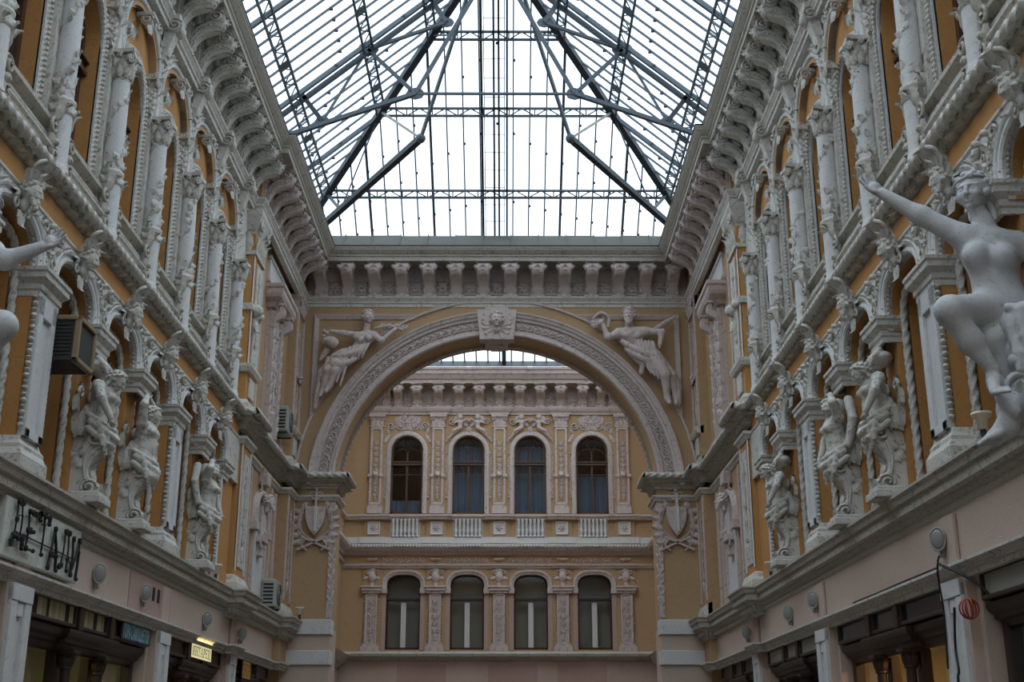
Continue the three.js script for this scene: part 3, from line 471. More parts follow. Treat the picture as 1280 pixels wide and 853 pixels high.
// ================================================================ glass roof: a hipped gable on iron trusses
const RM = 0.86, EM = 0.69, RIDGE = 19.08, EAVEZ = -30.95, EAVEY = 14.24, HW = (RIDGE - EAVEY) / RM, APEX = EAVEZ + (RIDGE - EAVEY) / EM;       // side planes y = RIDGE - RM |x|, end plane rises from EAVEZ
const roofY = (x) => RIDGE - RM * Math.abs(x), endY = (z) => EAVEY + EM * (z - EAVEZ), endZ = (y) => EAVEZ + (y - EAVEY) / EM;
{
  const BZ = 14;                                         // the roof runs on behind the viewer
  const sk = thing('ceiling', 'hipped glass roof with close-set iron glazing bars', 'skylight', null, 'structure');
  const quadGeo = (a, b, c, d) => { const g = new THREE.BufferGeometry(); g.setAttribute('position', new THREE.Float32BufferAttribute([...a, ...b, ...c, ...a, ...c, ...d], 3)); g.computeVertexNormals(); return g; };
  const P = 0.405, pane = (pts, mat = M.skyGlass) => obj('pane', quadGeo(...pts), mat, sk);
  const barsMain = [], rafters = [], clips = [];
  for (const s of SIDES) {
    for (let i = 0; ; i++) {
      const z0 = -30.9 + i * P, z1 = z0 + P; if (z0 > BZ) break;
      const hip = (z) => (z < APEX ? Math.max(0, HW * (1 - (z - EAVEZ) / (APEX - EAVEZ))) : 0);     // where the hip cuts the slope
      const xa = hip(z0), xb = hip(z1), x0 = HW - 0.02; if (xa >= x0 - 0.02) continue;
      const near = z0 < 6;
      if (near) pane([[s * x0, roofY(x0), z0], [s * x0, roofY(x0), z1], [s * xb, roofY(xb), z1], [s * xa, roofY(xa), z0]]);
      const thick = Math.round((z0 + 24.6) / P) % 8 === 0, w = thick ? 0.075 : 0.034;
      (thick ? rafters : barsMain).push(bar([s * x0, roofY(x0) - (thick ? 0.1 : 0.03), z0], [s * xa, roofY(xa) - (thick ? 0.1 : 0.03), z0], w, thick ? 0.1 : 0.045));
      if (near) for (const f of [0.14, 0.4, 0.68]) { const x = x0 + (xa - x0) * f; clips.push(box(0.07, 0.05, 0.07, s * x, roofY(x) - 0.08, z0 + 0.02)); }
    }
    pane([[s * HW, EAVEY, 6.1], [s * HW, EAVEY, BZ], [0, RIDGE, BZ], [0, RIDGE, 6.1]]);
  }
  for (let i = -14; i < 14; i++) {
    const x0 = i * 0.4125, x1 = x0 + 0.4125, m = HW, za = (x) => EAVEZ + (APEX - EAVEZ) * (1 - Math.min(1, Math.abs(x) / m));
    const e = (x) => [x, endY(za(x)), za(x)];
    
    pane([[x0, EAVEY, EAVEZ], [x1, EAVEY, EAVEZ], e(x1), e(x0)]);
  }
  for (let i = -13; i <= 13; i++) { const x = i * 0.4125, t = Math.abs(x) / HW, w = [4, 8].includes(Math.abs(i)) ? 0.065 : 0.034; if (i) barsMain.push(bar([x, EAVEY - 0.04, EAVEZ], [x, endY(EAVEZ + (APEX - EAVEZ) * (1 - t)) - 0.04, EAVEZ + (APEX - EAVEZ) * (1 - t)], w, 0.05)); for (const f of [0.2, 0.45, 0.7]) clips.push(box(0.06, 0.05, 0.05, x + 0.02, EAVEY + (RIDGE - EAVEY) * (1 - t) * f - 0.08, EAVEZ + (APEX - EAVEZ) * (1 - t) * f)); }
  barsMain.forEach((g) => obj('glazing_bar', g, M.iron, sk)); rafters.forEach((g) => obj('main_rafter', g, M.iron, sk));
  partStuff(obj('bar_clips', clips, M.ironDark, sk));
  obj('ridge_beam', bar([0, RIDGE - 0.05, APEX], [0, RIDGE - 0.05, BZ], 0.16, 0.2), M.iron, sk);
  for (const s of SIDES) obj('hip_rafter', [bar([s * HW, EAVEY - 0.12, EAVEZ], [0, RIDGE - 0.12, APEX], 0.11, 0.18), bar([s * HW, EAVEY - 0.22, EAVEZ], [0, RIDGE - 0.22, APEX], 0.17, 0.03)], M.ironDark, sk);
  // doubled central rafter and a ladder lying on the end slope
  const up = (x, y, off) => [x, y - off, endZ(y)];
  obj('central_rafter', [bar(up(-0.06, EAVEY, 0.1), up(-0.06, RIDGE - 0.1, 0.1), 0.05, 0.16), bar(up(0.06, EAVEY, 0.1), up(0.06, RIDGE - 0.1, 0.1), 0.05, 0.16), bar(up(0.26, EAVEY, 0.1), up(0.26, RIDGE - 0.3, 0.1), 0.05, 0.12), bar(up(-0.36, EAVEY, 0.1), up(-0.36, RIDGE - 0.4, 0.1), 0.06, 0.12)], M.ironDark, sk);
  const ld = thing('roof_ladder', 'thin iron ladder lying up the end slope of the glass roof', 'ladder');
  for (const x of [-0.3, 0.2]) obj('rail', bar(up(x, EAVEY, -0.04), up(x, RIDGE - 0.5, -0.04), 0.02, 0.03), M.ironDark, ld);
  for (let i = 0; i < 14; i++) obj('rung', bar(up(-0.3, EAVEY + 0.2 + i * 0.29, -0.04), up(0.2, EAVEY + 0.2 + i * 0.29, -0.04), 0.012, 0.012), M.iron, ld);
  obj('eave_gutter', [span(-5.9, 5.9, EAVEY - 0.4, EAVEY - 0.02, EAVEZ - 0.3, EAVEZ - 0.02), ...SIDES.map((s) => span(s * 5.6, s * 6.0, 13.7, 14.26, BZ, EAVEZ))], M.lead, sk);

  // lattice purlins along both slopes and across the end
  const lattice = (a, b, up1, name) => {                 // two chords, posts and diagonals in the plane of a-b and up1
    const A = V(...a), B = V(...b), L = A.distanceTo(B), n = Math.round(L / 0.32), U = V(...up1), out = [bar(A.toArray(), B.toArray(), 0.05, 0.05), bar(A.clone().add(U).toArray(), B.clone().add(U).toArray(), 0.05, 0.05)];
    for (let i = 0; i <= n; i++) { const p = A.clone().lerp(B, i / n), q = p.clone().add(U); if (i % 2 === 0) out.push(bar(p.toArray(), q.toArray(), 0.03, 0.03)); if (i < n) { const r = A.clone().lerp(B, (i + 1) / n); out.push(i % 2 ? bar(p.toArray(), r.clone().add(U).toArray(), 0.022, 0.022) : bar(q.toArray(), r.toArray(), 0.022, 0.022)); } }
    return out;
  };
  for (const xp of [4.38, 2.84, 1.52]) {
    const zEnd = EAVEZ + (APEX - EAVEZ) * (1 - xp / HW);
    for (const s of SIDES) { const g = thing('lattice_purlin', 'iron lattice purlin ' + ({ 4.38: 'just above the roof cornice', 2.84: 'half way up the slope', 1.52: 'near the ridge' })[xp] + ' ' + onFront[s], 'girder', 'lattice purlins under the glass slopes'); obj('lattice', lattice([s * (xp - 0.09), roofY(xp) - 0.1, zEnd], [s * (xp - 0.09), roofY(xp) - 0.1, 4], [s * 0.18, -0.16, 0]), M.iron, g); for (let z = Math.ceil(zEnd / 3.24) * 3.24; z < 2; z += 3.24) obj('gusset_plate', box(0.26, 0.02, 0.26, 0, 0, 0).rotateZ(-s * 0.72).translate(s * xp, roofY(xp) - 0.2, z - 0.3), M.iron, g); }
    const y = roofY(xp), g = thing('lattice_purlin', 'iron lattice purlin across the end slope ' + ({ 4.38: 'lowest of three', 2.84: 'middle of three', 1.52: 'topmost of three' })[xp], 'girder', 'lattice purlins across the end slope');
    obj('lattice', lattice([-xp, y - 0.08, endZ(y) + 0.05], [xp, y - 0.08, endZ(y) + 0.05], [0, -0.15, -0.1]), M.iron, g);
  }
  // one raised-tie truss where the hips meet, and two diagonal half trusses under the hips
  const tz = -24.6, tr = thing('roof_truss', 'iron truss with raised tie rod spanning the glass roof', 'truss');
  const S = 24.6 / 23.2, wp = (x, y) => [0.3 + (x - 0.3) * S, 1.6 + (y - 1.6) * S, tz];
  const E1 = wp(-4.6, 13.5), A = wp(-3.56, 13.95), B = wp(-1.65, 14.6), C = wp(-2.68, 15.65), Dp = wp(-1.03, 16.31), Rg = [0, RIDGE - 0.2, tz];
  const mir = (p) => [-p[0], p[1], p[2]];
  for (const m of [(p) => p, mir]) {
    obj('tie_rod', [bar(m(E1), m(B), 0.1, 0.09)], M.iron, tr); obj('strut', bar(m(A), m(C), 0.05), M.iron, tr); obj('strut', bar(m(C), m(B), 0.09, 0.07), M.iron, tr); obj('strut', bar(m(C), m(Dp), 0.07), M.iron, tr);
    obj('strut', bar(m(A), m(wp(-4.0, 14.55)), 0.09), M.ironDark, tr); obj('tie_rod', bar(m(B), m(Rg), 0.08), M.iron, tr); obj('strut', bar(m(Dp), m(wp(-1.35, 16.85)), 0.1), M.iron, tr);
    for (const [q, w] of [[A, 0.34], [B, 0.42], [C, 0.5], [Dp, 0.36]]) obj('gusset_plate', [new THREE.CylinderGeometry(w / 2, w / 2, 0.03, 8).rotateX(PI / 2).scale(1, 0.7, 1).translate(...m(q))], M.iron, tr);
    obj('rafter', bar([m([-5.5, 0, 0])[0], roofY(5.5) - 0.2, tz], [0, RIDGE - 0.2, tz], 0.09, 0.1), M.iron, tr);
  }
  obj('tie_rod', bar(B, mir(B), 0.05), M.iron, tr);
  for (const s of SIDES) {
    const h = thing('hip_truss', s < 0 ? 'diagonal half truss under the hip above the reclining woman' : 'diagonal half truss under the hip above the reclining man', 'truss');
    const f = (x) => EAVEZ + (APEX - EAVEZ) * (1 - x / HW), hy = (x) => roofY(x) - 0.15;
    const c0 = [s * 5.0, 14.18, f(5.0)], j = [s * 1.74, 15.06, f(1.74)], ap = [s * 0.4, 18.65, f(0.4)];
    obj('strut', bar(c0, j, 0.15, 0.13), M.ironDark, h); obj('tie_rod', bar(j, ap, 0.07), M.iron, h);
    obj('strut', bar(j, [s * 2.84, hy(2.84), f(2.84)], 0.055), M.plasticGrey, h); obj('strut', bar([s * 3.95, 14.5, f(3.95)], [s * 4.38, hy(4.38), f(4.38)], 0.06), M.iron, h);
    obj('rod', bar([s * 3.9, 14.5, f(3.9)], [s * 2.9, hy(2.9), f(2.9)], 0.028), M.iron, h); obj('rod', bar([s * 0.95, 17.2, f(0.95)], [s * 1.52, hy(1.52), f(1.52)], 0.04), M.iron, h);
    obj('gusset_plate', [ball(0.12, ...j, 8, 6)], M.iron, h);
  }
  // the glass roof over the hall beyond the arch
  const sk2 = thing('ceiling', 'second glass roof over the hall beyond the great arch', 'skylight', null, 'structure');
  const ez = -D2 + 0.35, ey = 14.35, n = 26, rise = 1.3, run = 5.0;
  for (let i = 0; i < n; i++) { const x0 = -5.25 + i * 10.5 / n, x1 = x0 + 10.5 / n; obj('pane', quadGeo([x0, ey, ez], [x1, ey, ez], [x1, ey + rise, ez + run], [x0, ey + rise, ez + run]), M.skyGlass, sk2); obj('pane', quadGeo([x0, ey, -D1 - 1], [x1, ey, -D1 - 1], [x1, ey + rise, ez + run], [x0, ey + rise, ez + run]), M.skyGlass, sk2); }
  for (let i = 1; i < n; i++) { const x0 = -5.25 + i * 10.5 / n; obj('glazing_bar', bar([x0, ey - 0.03, ez], [x0, ey + rise, ez + run], 0.045, 0.06), M.iron, sk2); }
  obj('central_rafter', [bar([0.15, ey - 0.1, ez], [0.15, ey + rise, ez + run], 0.14, 0.2)], M.ironDark, sk2);
  obj('cross_purlin', bar([-5.2, ey + 0.3, ez + 1.3], [5.2, ey + 0.3, ez + 1.3], 0.08, 0.08), M.iron, sk2);
  obj('metal_sheets', Array.from({ length: 14 }, (_, i) => { const g = new THREE.BoxGeometry(0.745, 0.012, 0.36); g.rotateX(0.8); return g.translate(-4.73 + i * 0.73, 14.2, -D2 + 0.5); }), M.ironDark, sk2);
}

// ================================================================ the hall beyond the arch and its end front
const BX = [-4.2, -2.1, 0, 2.1, 4.2], BW = [-3.15, -1.05, 1.05, 3.15];
const atBack = (o) => { o.position.z = -D2; return o; };
const breaks = (xs, hw, d, x0, x1) => [[x0, 0], ...xs.flatMap((x) => [[x - hw, 0], [x - hw, d], [x + hw, d], [x + hw, 0]]), [x1, 0]];
{
  const w = atBack(thing('wall_end', 'end front with two rows of four arched windows', 'wall', null, 'structure'));
  obj('upper_wall', slab(rect(-6.4, 6.4, 4.4, 14.1), [...BW.map((x) => archPath(0.54, 9.07, 11.22, 0.54, 18, x)), ...BW.map((x) => lowArchPath(0.56, 4.62, 6.62, 0.42, 16, x))], -0.5, 0), M.ochrePale, w);
  obj('shop_wall', span(-6.4, 6.4, -0.1, 4.4, -0.5, -0.02), M.pink, w);
  for (const x of [-3.3, -0.35, 1.9]) obj('plaster_patch', span(x, x + 1.6, 1.0, 4.15, -0.03, 0.0), M.pinkDeep, w);
  obj('frieze_field', span(-5.2, 5.2, 12.8, 13.5, -0.1, 0.03), M.pinkStone, w);
  obj('rooms_behind', [span(-6.4, 6.4, 0, 14, -4.6, -4.4), span(-6.4, 6.4, 8.2, 8.4, -4.5, -0.4), span(-6.4, 6.4, 4.2, 4.4, -4.5, -0.4), span(-6.4, -6.2, 0, 14, -4.5, -0.4), span(6.2, 6.4, 0, 14, -4.5, -0.4), span(-6.4, 6.4, 13.8, 14.1, -4.5, -0.4), ...BX.map((x) => span(x - 0.05, x + 0.05, 4.3, 14, -4.5, -0.45))], M.roomWall, w);
  for (const s of SIDES) {                               // side walls of the hall
    const v = thing('wall_hall_' + sideName[s], 'plain ochre side wall of the hall beyond the arch ' + (s < 0 ? 'behind the vase-figure pier' : 'behind the bearded-figure pier'), 'wall', null, 'structure');
    obj('wall_body', [span(s * 5.2, s * 6.4, 4.4, 14.2, -D1 - 1, -D2 - 0.2)], M.ochrePale, v); obj('shop_wall', span(s * 5.22, s * 6.4, -0.1, 4.4, -D1 - 1, -D2), M.pink, v);
    obj('cornice', [sweepSide([[-0.1, 7.66], [0.05, 7.66], [0.09, 7.75], [0.24, 7.84], [0.29, 7.92], [0.29, 8.02], [-0.1, 8.07]], [[D1 + 1.05, 5.2], [D2, 5.2]], s), sweepSide([[-0.1, 7.36], [0.06, 7.41], [0.1, 7.5], [-0.1, 7.52]], [[D1 + 1.05, 5.2], [D2, 5.2]], s), sweepSide([[-0.1, 3.98], [0.2, 4.2], [0.36, 4.43], [-0.1, 4.52]], [[D1 + 1.05, 5.2], [D2, 5.2]], s), sweepSide([[-0.1, 8.9], [0.1, 8.95], [0.1, 9.02], [-0.1, 9.04]], [[D1 + 1.05, 5.2], [D2, 5.2]], s), sweepSide([[-0.1, 13.4], [0.6, 13.5], [0.8, 13.88], [-0.1, 13.95]], [[D1 + 1.05, 5.2], [D2, 5.2]], s)], M.pinkStone, v);
  }
  const c = atBack(thing('trim_9', 'stacked cornices and string courses of the end front', 'cornice', null, 'structure'));
  const br = (d = 0.06, hw = 0.3, x0 = -5.2, x1 = 5.2) => breaks(BX, hw, d, x0, x1);
  obj('roof_cornice', sweep([[-0.1, 13.46], [0.2, 13.5], [0.56, 13.5], [0.58, 13.48], [0.58, 13.58], [0.64, 13.62], [0.7, 13.74], [0.74, 13.78], [0.74, 13.9], [0.78, 13.92], [0.78, 14.0], [-0.3, 14.06]], br(0.03, 0.18)), M.pinkStone, c);
  obj('upper_string', sweep([[-0.1, 12.5], [0.05, 12.5], [0.05, 12.56], [0.1, 12.62], [0.13, 12.7], [0.13, 12.76], [-0.1, 12.8]], br()), M.pinkStone, c);
  obj('sill_course', sweep([[-0.1, 8.86], [0.1, 8.86], [0.12, 8.92], [0.16, 8.96], [0.16, 9.02], [-0.1, 9.07]], br(0.08, 0.36)), M.pinkStone, c);
  obj('plinth_course', sweep([[-0.1, 8.06], [0.1, 8.06], [0.1, 8.26], [-0.1, 8.3]], br(0.06, 0.36)), M.white, c);
  obj('mid_cornice', sweep([[-0.1, 7.66], [0.05, 7.68], [0.09, 7.73], [0.2, 7.8], [0.25, 7.86], [0.29, 7.9], [0.29, 8.0], [-0.1, 8.07]], br(0.04, 0.34)), M.pinkStone, c);
  partStuff(obj('mid_cornice_beads', alongPath([[-5.1, 0.31], [5.1, 0.31]], 0.1, (x, z) => T(new THREE.SphereGeometry(0.05, 5, 4), x, 7.95, z, 0, 0, 0.5, 1, 1.3, 1)), M.white, c));
  obj('lower_string', sweep([[-0.1, 7.24], [0.03, 7.24], [0.06, 7.3], [0.09, 7.33], [0.09, 7.38], [-0.1, 7.4]], br()), M.pinkStone, c);
  obj('ledge', sweep([[-0.1, 4.28], [0.06, 4.28], [0.16, 4.36], [0.24, 4.4], [0.26, 4.48], [-0.1, 4.6]], br(0.05, 0.34)), M.stoneOld, c);
  for (let i = 0; i < 4; i++) { const x = BW[i]; partStuff(obj('vine_frieze', [stem(Array.from({ length: 13 }, (_, k) => [x - 0.72 + k * 0.12, 7.52 + 0.045 * (k % 2 ? 1 : -1)]), 0.02, 0.01), ...Array.from({ length: 12 }, (_, k) => leafAt(x - 0.66 + k * 0.12, 7.52, 0, k % 2 ? 2.2 : 0.9, 0.07, 0.11, 0.08))], M.pinkStone, c)); }
  for (const x of BX) obj('frieze_boss', [leafAt(x, 7.53, 0.04, 1.4, 0.1, 0.2, 0.1), leafAt(x, 7.53, 0.04, -1.4, 0.1, 0.2, 0.1), ball(0.05, x, 7.54, 0.06)], M.pinkStone, c);

  // pilasters
  const up = atBack(thing('carved_pilaster', 'upper pinkish pilaster with a hanging trophy panel and leaf capital', 'pilaster', 'upper pilasters of the end front'));
  obj('shaft', [span(-0.21, 0.21, 9.07, 12.1, 0, 0.07), span(-0.25, 0.25, 9.07, 9.28, 0, 0.12), span(-0.23, 0.23, 9.28, 9.36, 0, 0.1), ...[[-0.21, -0.13], [0.13, 0.21]].map(([a, b]) => rspan(a, b, 9.36, 12.05, 0.05, 0.11)), rspan(-0.21, 0.21, 11.96, 12.05, 0.05, 0.11), rspan(-0.21, 0.21, 9.36, 9.44, 0.05, 0.11)], M.pinkStone, up);
  obj('panel_ground', span(-0.13, 0.13, 9.44, 11.96, 0.06, 0.075), M.ochrePale, up);
  obj('hanging_trophy', [T(arabesque(0.25, 1.25, 0.05), 0, 10.4, 0.075), T(arabesque(0.23, 0.8, 0.05), 0, 9.5, 0.075), ...rosette(0.1, 6, 0.09).map((g) => T(g, 0, 10.28, 0))], M.pinkStone, up);
  obj('mask_band', [rspan(-0.26, -0.12, 10.3, 10.42, 0.05, 0.15), rspan(0.12, 0.26, 10.3, 10.42, 0.05, 0.15), ball(0.1, 0, 10.38, 0.12, 8, 6), leafAt(0, 10.42, 0.1, 0, 0.2, 0.16, 0.1)], M.pinkStone, up);
  obj('capital', [span(-0.24, 0.24, 12.05, 12.1, 0, 0.12), span(-0.22, 0.22, 12.1, 12.4, 0, 0.1), rspan(-0.29, 0.29, 12.4, 12.5, 0, 0.16), ...[-0.14, 0, 0.14].map((x) => leafAt(x, 12.1, 0.09, 0, 0.14, 0.22, 0.14)), scroll(-0.2, 12.33, 0.12, 0.07, 1.4, 1, 0, 0.25), scroll(0.2, 12.33, 0.12, 0.07, 1.4, -1, PI, 0.25)], M.pinkStone, up);
  const lp = atBack(thing('carved_pilaster', 'lower pinkish pilaster with an arabesque panel between the lower windows', 'pilaster', 'lower pilasters of the end front'));
  obj('shaft', [span(-0.2, 0.2, 4.6, 6.4, 0, 0.07), span(-0.3, 0.3, 4.5, 4.72, 0, 0.13), span(-0.25, 0.25, 4.72, 4.8, 0, 0.1), ...[[-0.2, -0.14], [0.14, 0.2]].map(([a, b]) => rspan(a, b, 4.8, 6.42, 0.05, 0.1)), rspan(-0.2, 0.2, 6.36, 6.42, 0.05, 0.1)], M.pinkStone, lp);
  obj('arabesque_relief', T(arabesque(0.27, 1.5, 0.05), 0, 4.85, 0.07), M.pinkStone, lp);
  partStuff(obj('bead_edging', [-0.235, 0.235].flatMap((x) => alongPath([[x, 4.8], [x, 6.4]], 0.1, (u, v) => ball(0.022, u, v, 0.04, 5, 4))), M.pinkStone, lp));
  obj('impost', [rspan(-0.3, 0.3, 6.42, 6.5, 0, 0.13), rspan(-0.33, 0.33, 6.5, 6.6, 0, 0.17), rspan(-0.36, 0.36, 6.6, 6.66, 0, 0.2)], M.pinkStone, lp);
  const cart = atBack(thing('cartouche', 'carved shield cartouche above a lower pilaster of the end front', 'relief', 'cartouches of the end front'));
  obj('field', [span(-0.3, 0.3, 6.66, 7.25, 0, 0.04)], M.ochrePale, cart);
  obj('shield', [T(new THREE.SphereGeometry(0.14, 10, 8), 0, 6.96, 0.05, 0, 0, 0, 1, 1.35, 0.6), scroll(-0.14, 7.1, 0.06, 0.09, 1.3, 1, 0, 0.25), scroll(0.14, 7.1, 0.06, 0.09, 1.3, -1, PI, 0.25), leafAt(0, 7.08, 0.06, 0, 0.2, 0.2, 0.15), leafAt(0, 6.84, 0.05, PI, 0.14, 0.2, 0.12), leafAt(-0.1, 6.95, 0.05, 1.9, 0.12, 0.2, 0.1), leafAt(0.1, 6.95, 0.05, -1.9, 0.12, 0.2, 0.1)], M.pinkStone, cart);
  const ped = atBack(thing('pedestal_panel', 'square pedestal panel with a carved flower beside the balustrades', 'relief', 'pedestal panels of the end front'));
  obj('block', [span(-0.33, 0.33, 8.28, 8.88, 0, 0.05)], M.ochrePale, ped);
  obj('frame', [rspan(-0.21, 0.21, 8.36, 8.4, 0.04, 0.1), rspan(-0.21, 0.21, 8.76, 8.8, 0.04, 0.1), rspan(-0.21, -0.17, 8.36, 8.8, 0.04, 0.1), rspan(0.17, 0.21, 8.36, 8.8, 0.04, 0.1), span(-0.17, 0.17, 8.4, 8.76, 0.04, 0.065)], M.white, ped);
  obj('carved_flower', rosette(0.12, 6, 0.065).map((g) => T(g, 0, 8.58, 0)), M.pinkStone, ped);
  BX.forEach((x, i) => { for (const o of [up, lp, cart, ped]) { const c = i ? copy(o) : o; c.position.x = x; c.userData.label = { [up.name]: 'upper carved pilaster of the end front, ', [lp.name]: 'lower arabesque pilaster of the end front, ', [cart.name]: 'shield cartouche of the end front, ', [ped.name]: 'square flower panel by the balustrades, ' }[o.name] + nth(i) + ' from the dark-window end'; } });

  // balustrades
  const bl = atBack(thing('balustrade', 'short balustrade of seven turned balusters under an upper window of the end front', 'balustrade', 'balustrades of the end front'));
  const bal = lathe([[0.055, 8.28], [0.055, 8.33], [0.03, 8.36], [0.058, 8.46], [0.05, 8.52], [0.025, 8.6], [0.045, 8.64], [0.028, 8.68], [0.045, 8.78], [0.05, 8.82], [0.05, 8.88]], 8);
  for (let k = 0; k < 7; k++) { const b = obj('baluster', T(bal, 0, 0, 0.09), M.white, bl); b.position.x = -0.4 + k * 0.1335; }
  obj('recess', span(-0.5, 0.5, 8.28, 8.88, 0.0, 0.02), M.pinkStone, bl);
  BW.forEach((x, i) => { const c = i ? copy(bl) : bl; c.position.x = x; c.userData.label = 'seven-baluster balustrade of the end front, ' + nth(i) + ' from the dark-window end'; });

  // windows
  const pn = (x0, x1, y0, y1, z) => { const g = new THREE.PlaneGeometry(x1 - x0, y1 - y0); return g.translate((x0 + x1) / 2, (y0 + y1) / 2, z); };
  BW.forEach((x, i) => {
    const v = atBack(thing('window_' + (i + 1), ['tall arched window with dark panes below foliage relief', 'tall arched window with blue curtains below putti beside the dark window', 'tall arched window with blue curtains below putti between curtained windows', 'tall arched window with drawn green-blue curtains below foliage relief'][i], 'window', null, 'structure'));
    v.position.x = x;
    const ap = archPath(0.54, 9.07, 11.22, 0.54, 18);
    obj('frame', [sweep([[0, 0], [0, 0.09], [-0.06, 0.09], [-0.06, 0]], ap, { map: (u, y, q) => [u, y, q - 0.22] }), span(-0.54, 0.54, 9.07, 9.15, -0.22, -0.13)], M.wood, v);
    obj('transom', [rspan(-0.54, 0.54, 10.74, 10.82, -0.22, -0.08), rspan(-0.54, 0.54, 10.84, 10.9, -0.22, -0.1)], M.wood, v);
    obj('mullion', span(-0.035, 0.035, 9.1, 10.8, -0.22, -0.12), M.wood, v);
    obj('casement_bar', [span(-0.5, 0.5, 10.42, 10.45, -0.2, -0.15), span(-0.03, 0.03, 10.88, 11.2, -0.2, -0.14), ...SIDES.map((s) => tube([[0, 11.2, -0.17], [s * 0.1, 11.32, -0.17], [s * 0.3, 11.3, -0.17], [s * 0.46, 11.1, -0.17]], 0.018, 12, 4)), new THREE.TorusGeometry(0.16, 0.018, 5, 18).translate(0, 11.5, -0.17)], M.wood, v);
    for (const s of SIDES) { obj('pane', pn(s < 0 ? -0.48 : 0.035, s < 0 ? -0.035 : 0.48, 9.15, 10.42, -0.17), M.glass, v.children[0]); obj('pane', pn(s < 0 ? -0.48 : 0.035, s < 0 ? -0.035 : 0.48, 10.45, 10.74, -0.17), M.glass, v.children[0]); }
    obj('pane', new THREE.ShapeGeometry(shapeOf(archPath(0.48, 10.9, 11.22, 0.48, 14))).translate(0, 0, -0.175), M.glass, v);
    obj('curtain', grid(24, 1, (a, b) => [-0.52 + a * 1.04, 9.08 + b * (i === 3 ? 1.34 : i ? 2.4 : 0.5), -0.36 + 0.03 * Math.sin(a * 40)]), M.curtain, v);
    // stone surround with beads
    const s = atBack(thing('window_surround', 'bead-edged stone surround of an upper end-front window, ' + nth(i) + ' from the dark one', 'surround', 'upper surrounds of the end front')); s.position.x = x;
    obj('arch_moulding', sweep([[0, -0.1], [0, 0.05], [0.04, 0.07], [0.1, 0.07], [0.16, 0.04], [0.16, 0]], ap, { map: mapXY }), M.pinkStone, s);
    partStuff(obj('bead_edging', beadChain(archPath(0.57, 9.1, 11.22, 0.57, 18), 0.075, 0.024, 0.08), M.white, s));
    partStuff(obj('leaf_edging', [-1, 1].flatMap((q) => [leafChain([[q * 0.73, 9.7], [q * 0.73, 11.1]], 0.1, 0.06, 0.1, 0.06, 0.0), ball(0.035, q * 0.73, 9.62, 0.03), ball(0.035, q * 0.73, 11.15, 0.03)]), M.pinkStone, s));
    // lower windows
    const l = atBack(thing('window_' + (i + 5), 'low arched end-front window with white strip, ' + nth(i) + ' from the vase-figure pier', 'window', 'lower windows of the end front', 'structure')); l.position.x = x;
    const lo = lowArchPath(0.56, 4.62, 6.62, 0.42, 16);
    obj('frame', [sweep([[0, 0], [0, 0.09], [-0.05, 0.09], [-0.05, 0]], lo, { map: (u, y, q) => [u, y, q - 0.25] }), span(-0.56, 0.56, 4.62, 4.7, -0.25, -0.16)], M.woodDark, l);
    obj('transom', rspan(-0.56, 0.56, 6.2, 6.3, -0.25, -0.12), M.woodDark, l);
    obj('white_strip', span(-0.085, 0.085, 4.7, 6.15, -0.27, -0.2), M.white, l); obj('added_grey_backing', span(-0.55, 0.55, 4.6, 7.0, -0.46, -0.44), M.greyBacking, l);  // grey panel is added behind the panes to lighten the dark openings
    obj('pane', pn(-0.51, 0.51, 4.7, 6.2, -0.19), M.glass, l); obj('pane', new THREE.ShapeGeometry(shapeOf(lowArchPath(0.5, 6.3, 6.62, 0.37, 12))).translate(0, 0, -0.19), M.glass, l);
    const ls = atBack(thing('window_surround', 'low moulded arch of a lower end-front window, ' + nth(i) + ' from the vase-figure pier', 'surround', 'lower surrounds of the end front')); ls.position.x = x;
    obj('arch_moulding', sweep([[0, -0.1], [0, 0.04], [0.05, 0.06], [0.1, 0.09], [0.15, 0.09], [0.17, 0]], lowArchPath(0.56, 6.55, 6.62, 0.42, 16), { map: mapXY }), M.pinkStone, ls);
    obj('jamb', [span(-0.7, -0.56, 4.6, 6.4, -0.2, 0.02), span(0.56, 0.7, 4.6, 6.4, -0.2, 0.02)], M.pinkDeep, ls);
    obj('impost', [rspan(-0.74, -0.54, 6.42, 6.6, -0.1, 0.1), rspan(0.54, 0.74, 6.42, 6.6, -0.1, 0.1)], M.pinkStone, ls);
  });
}

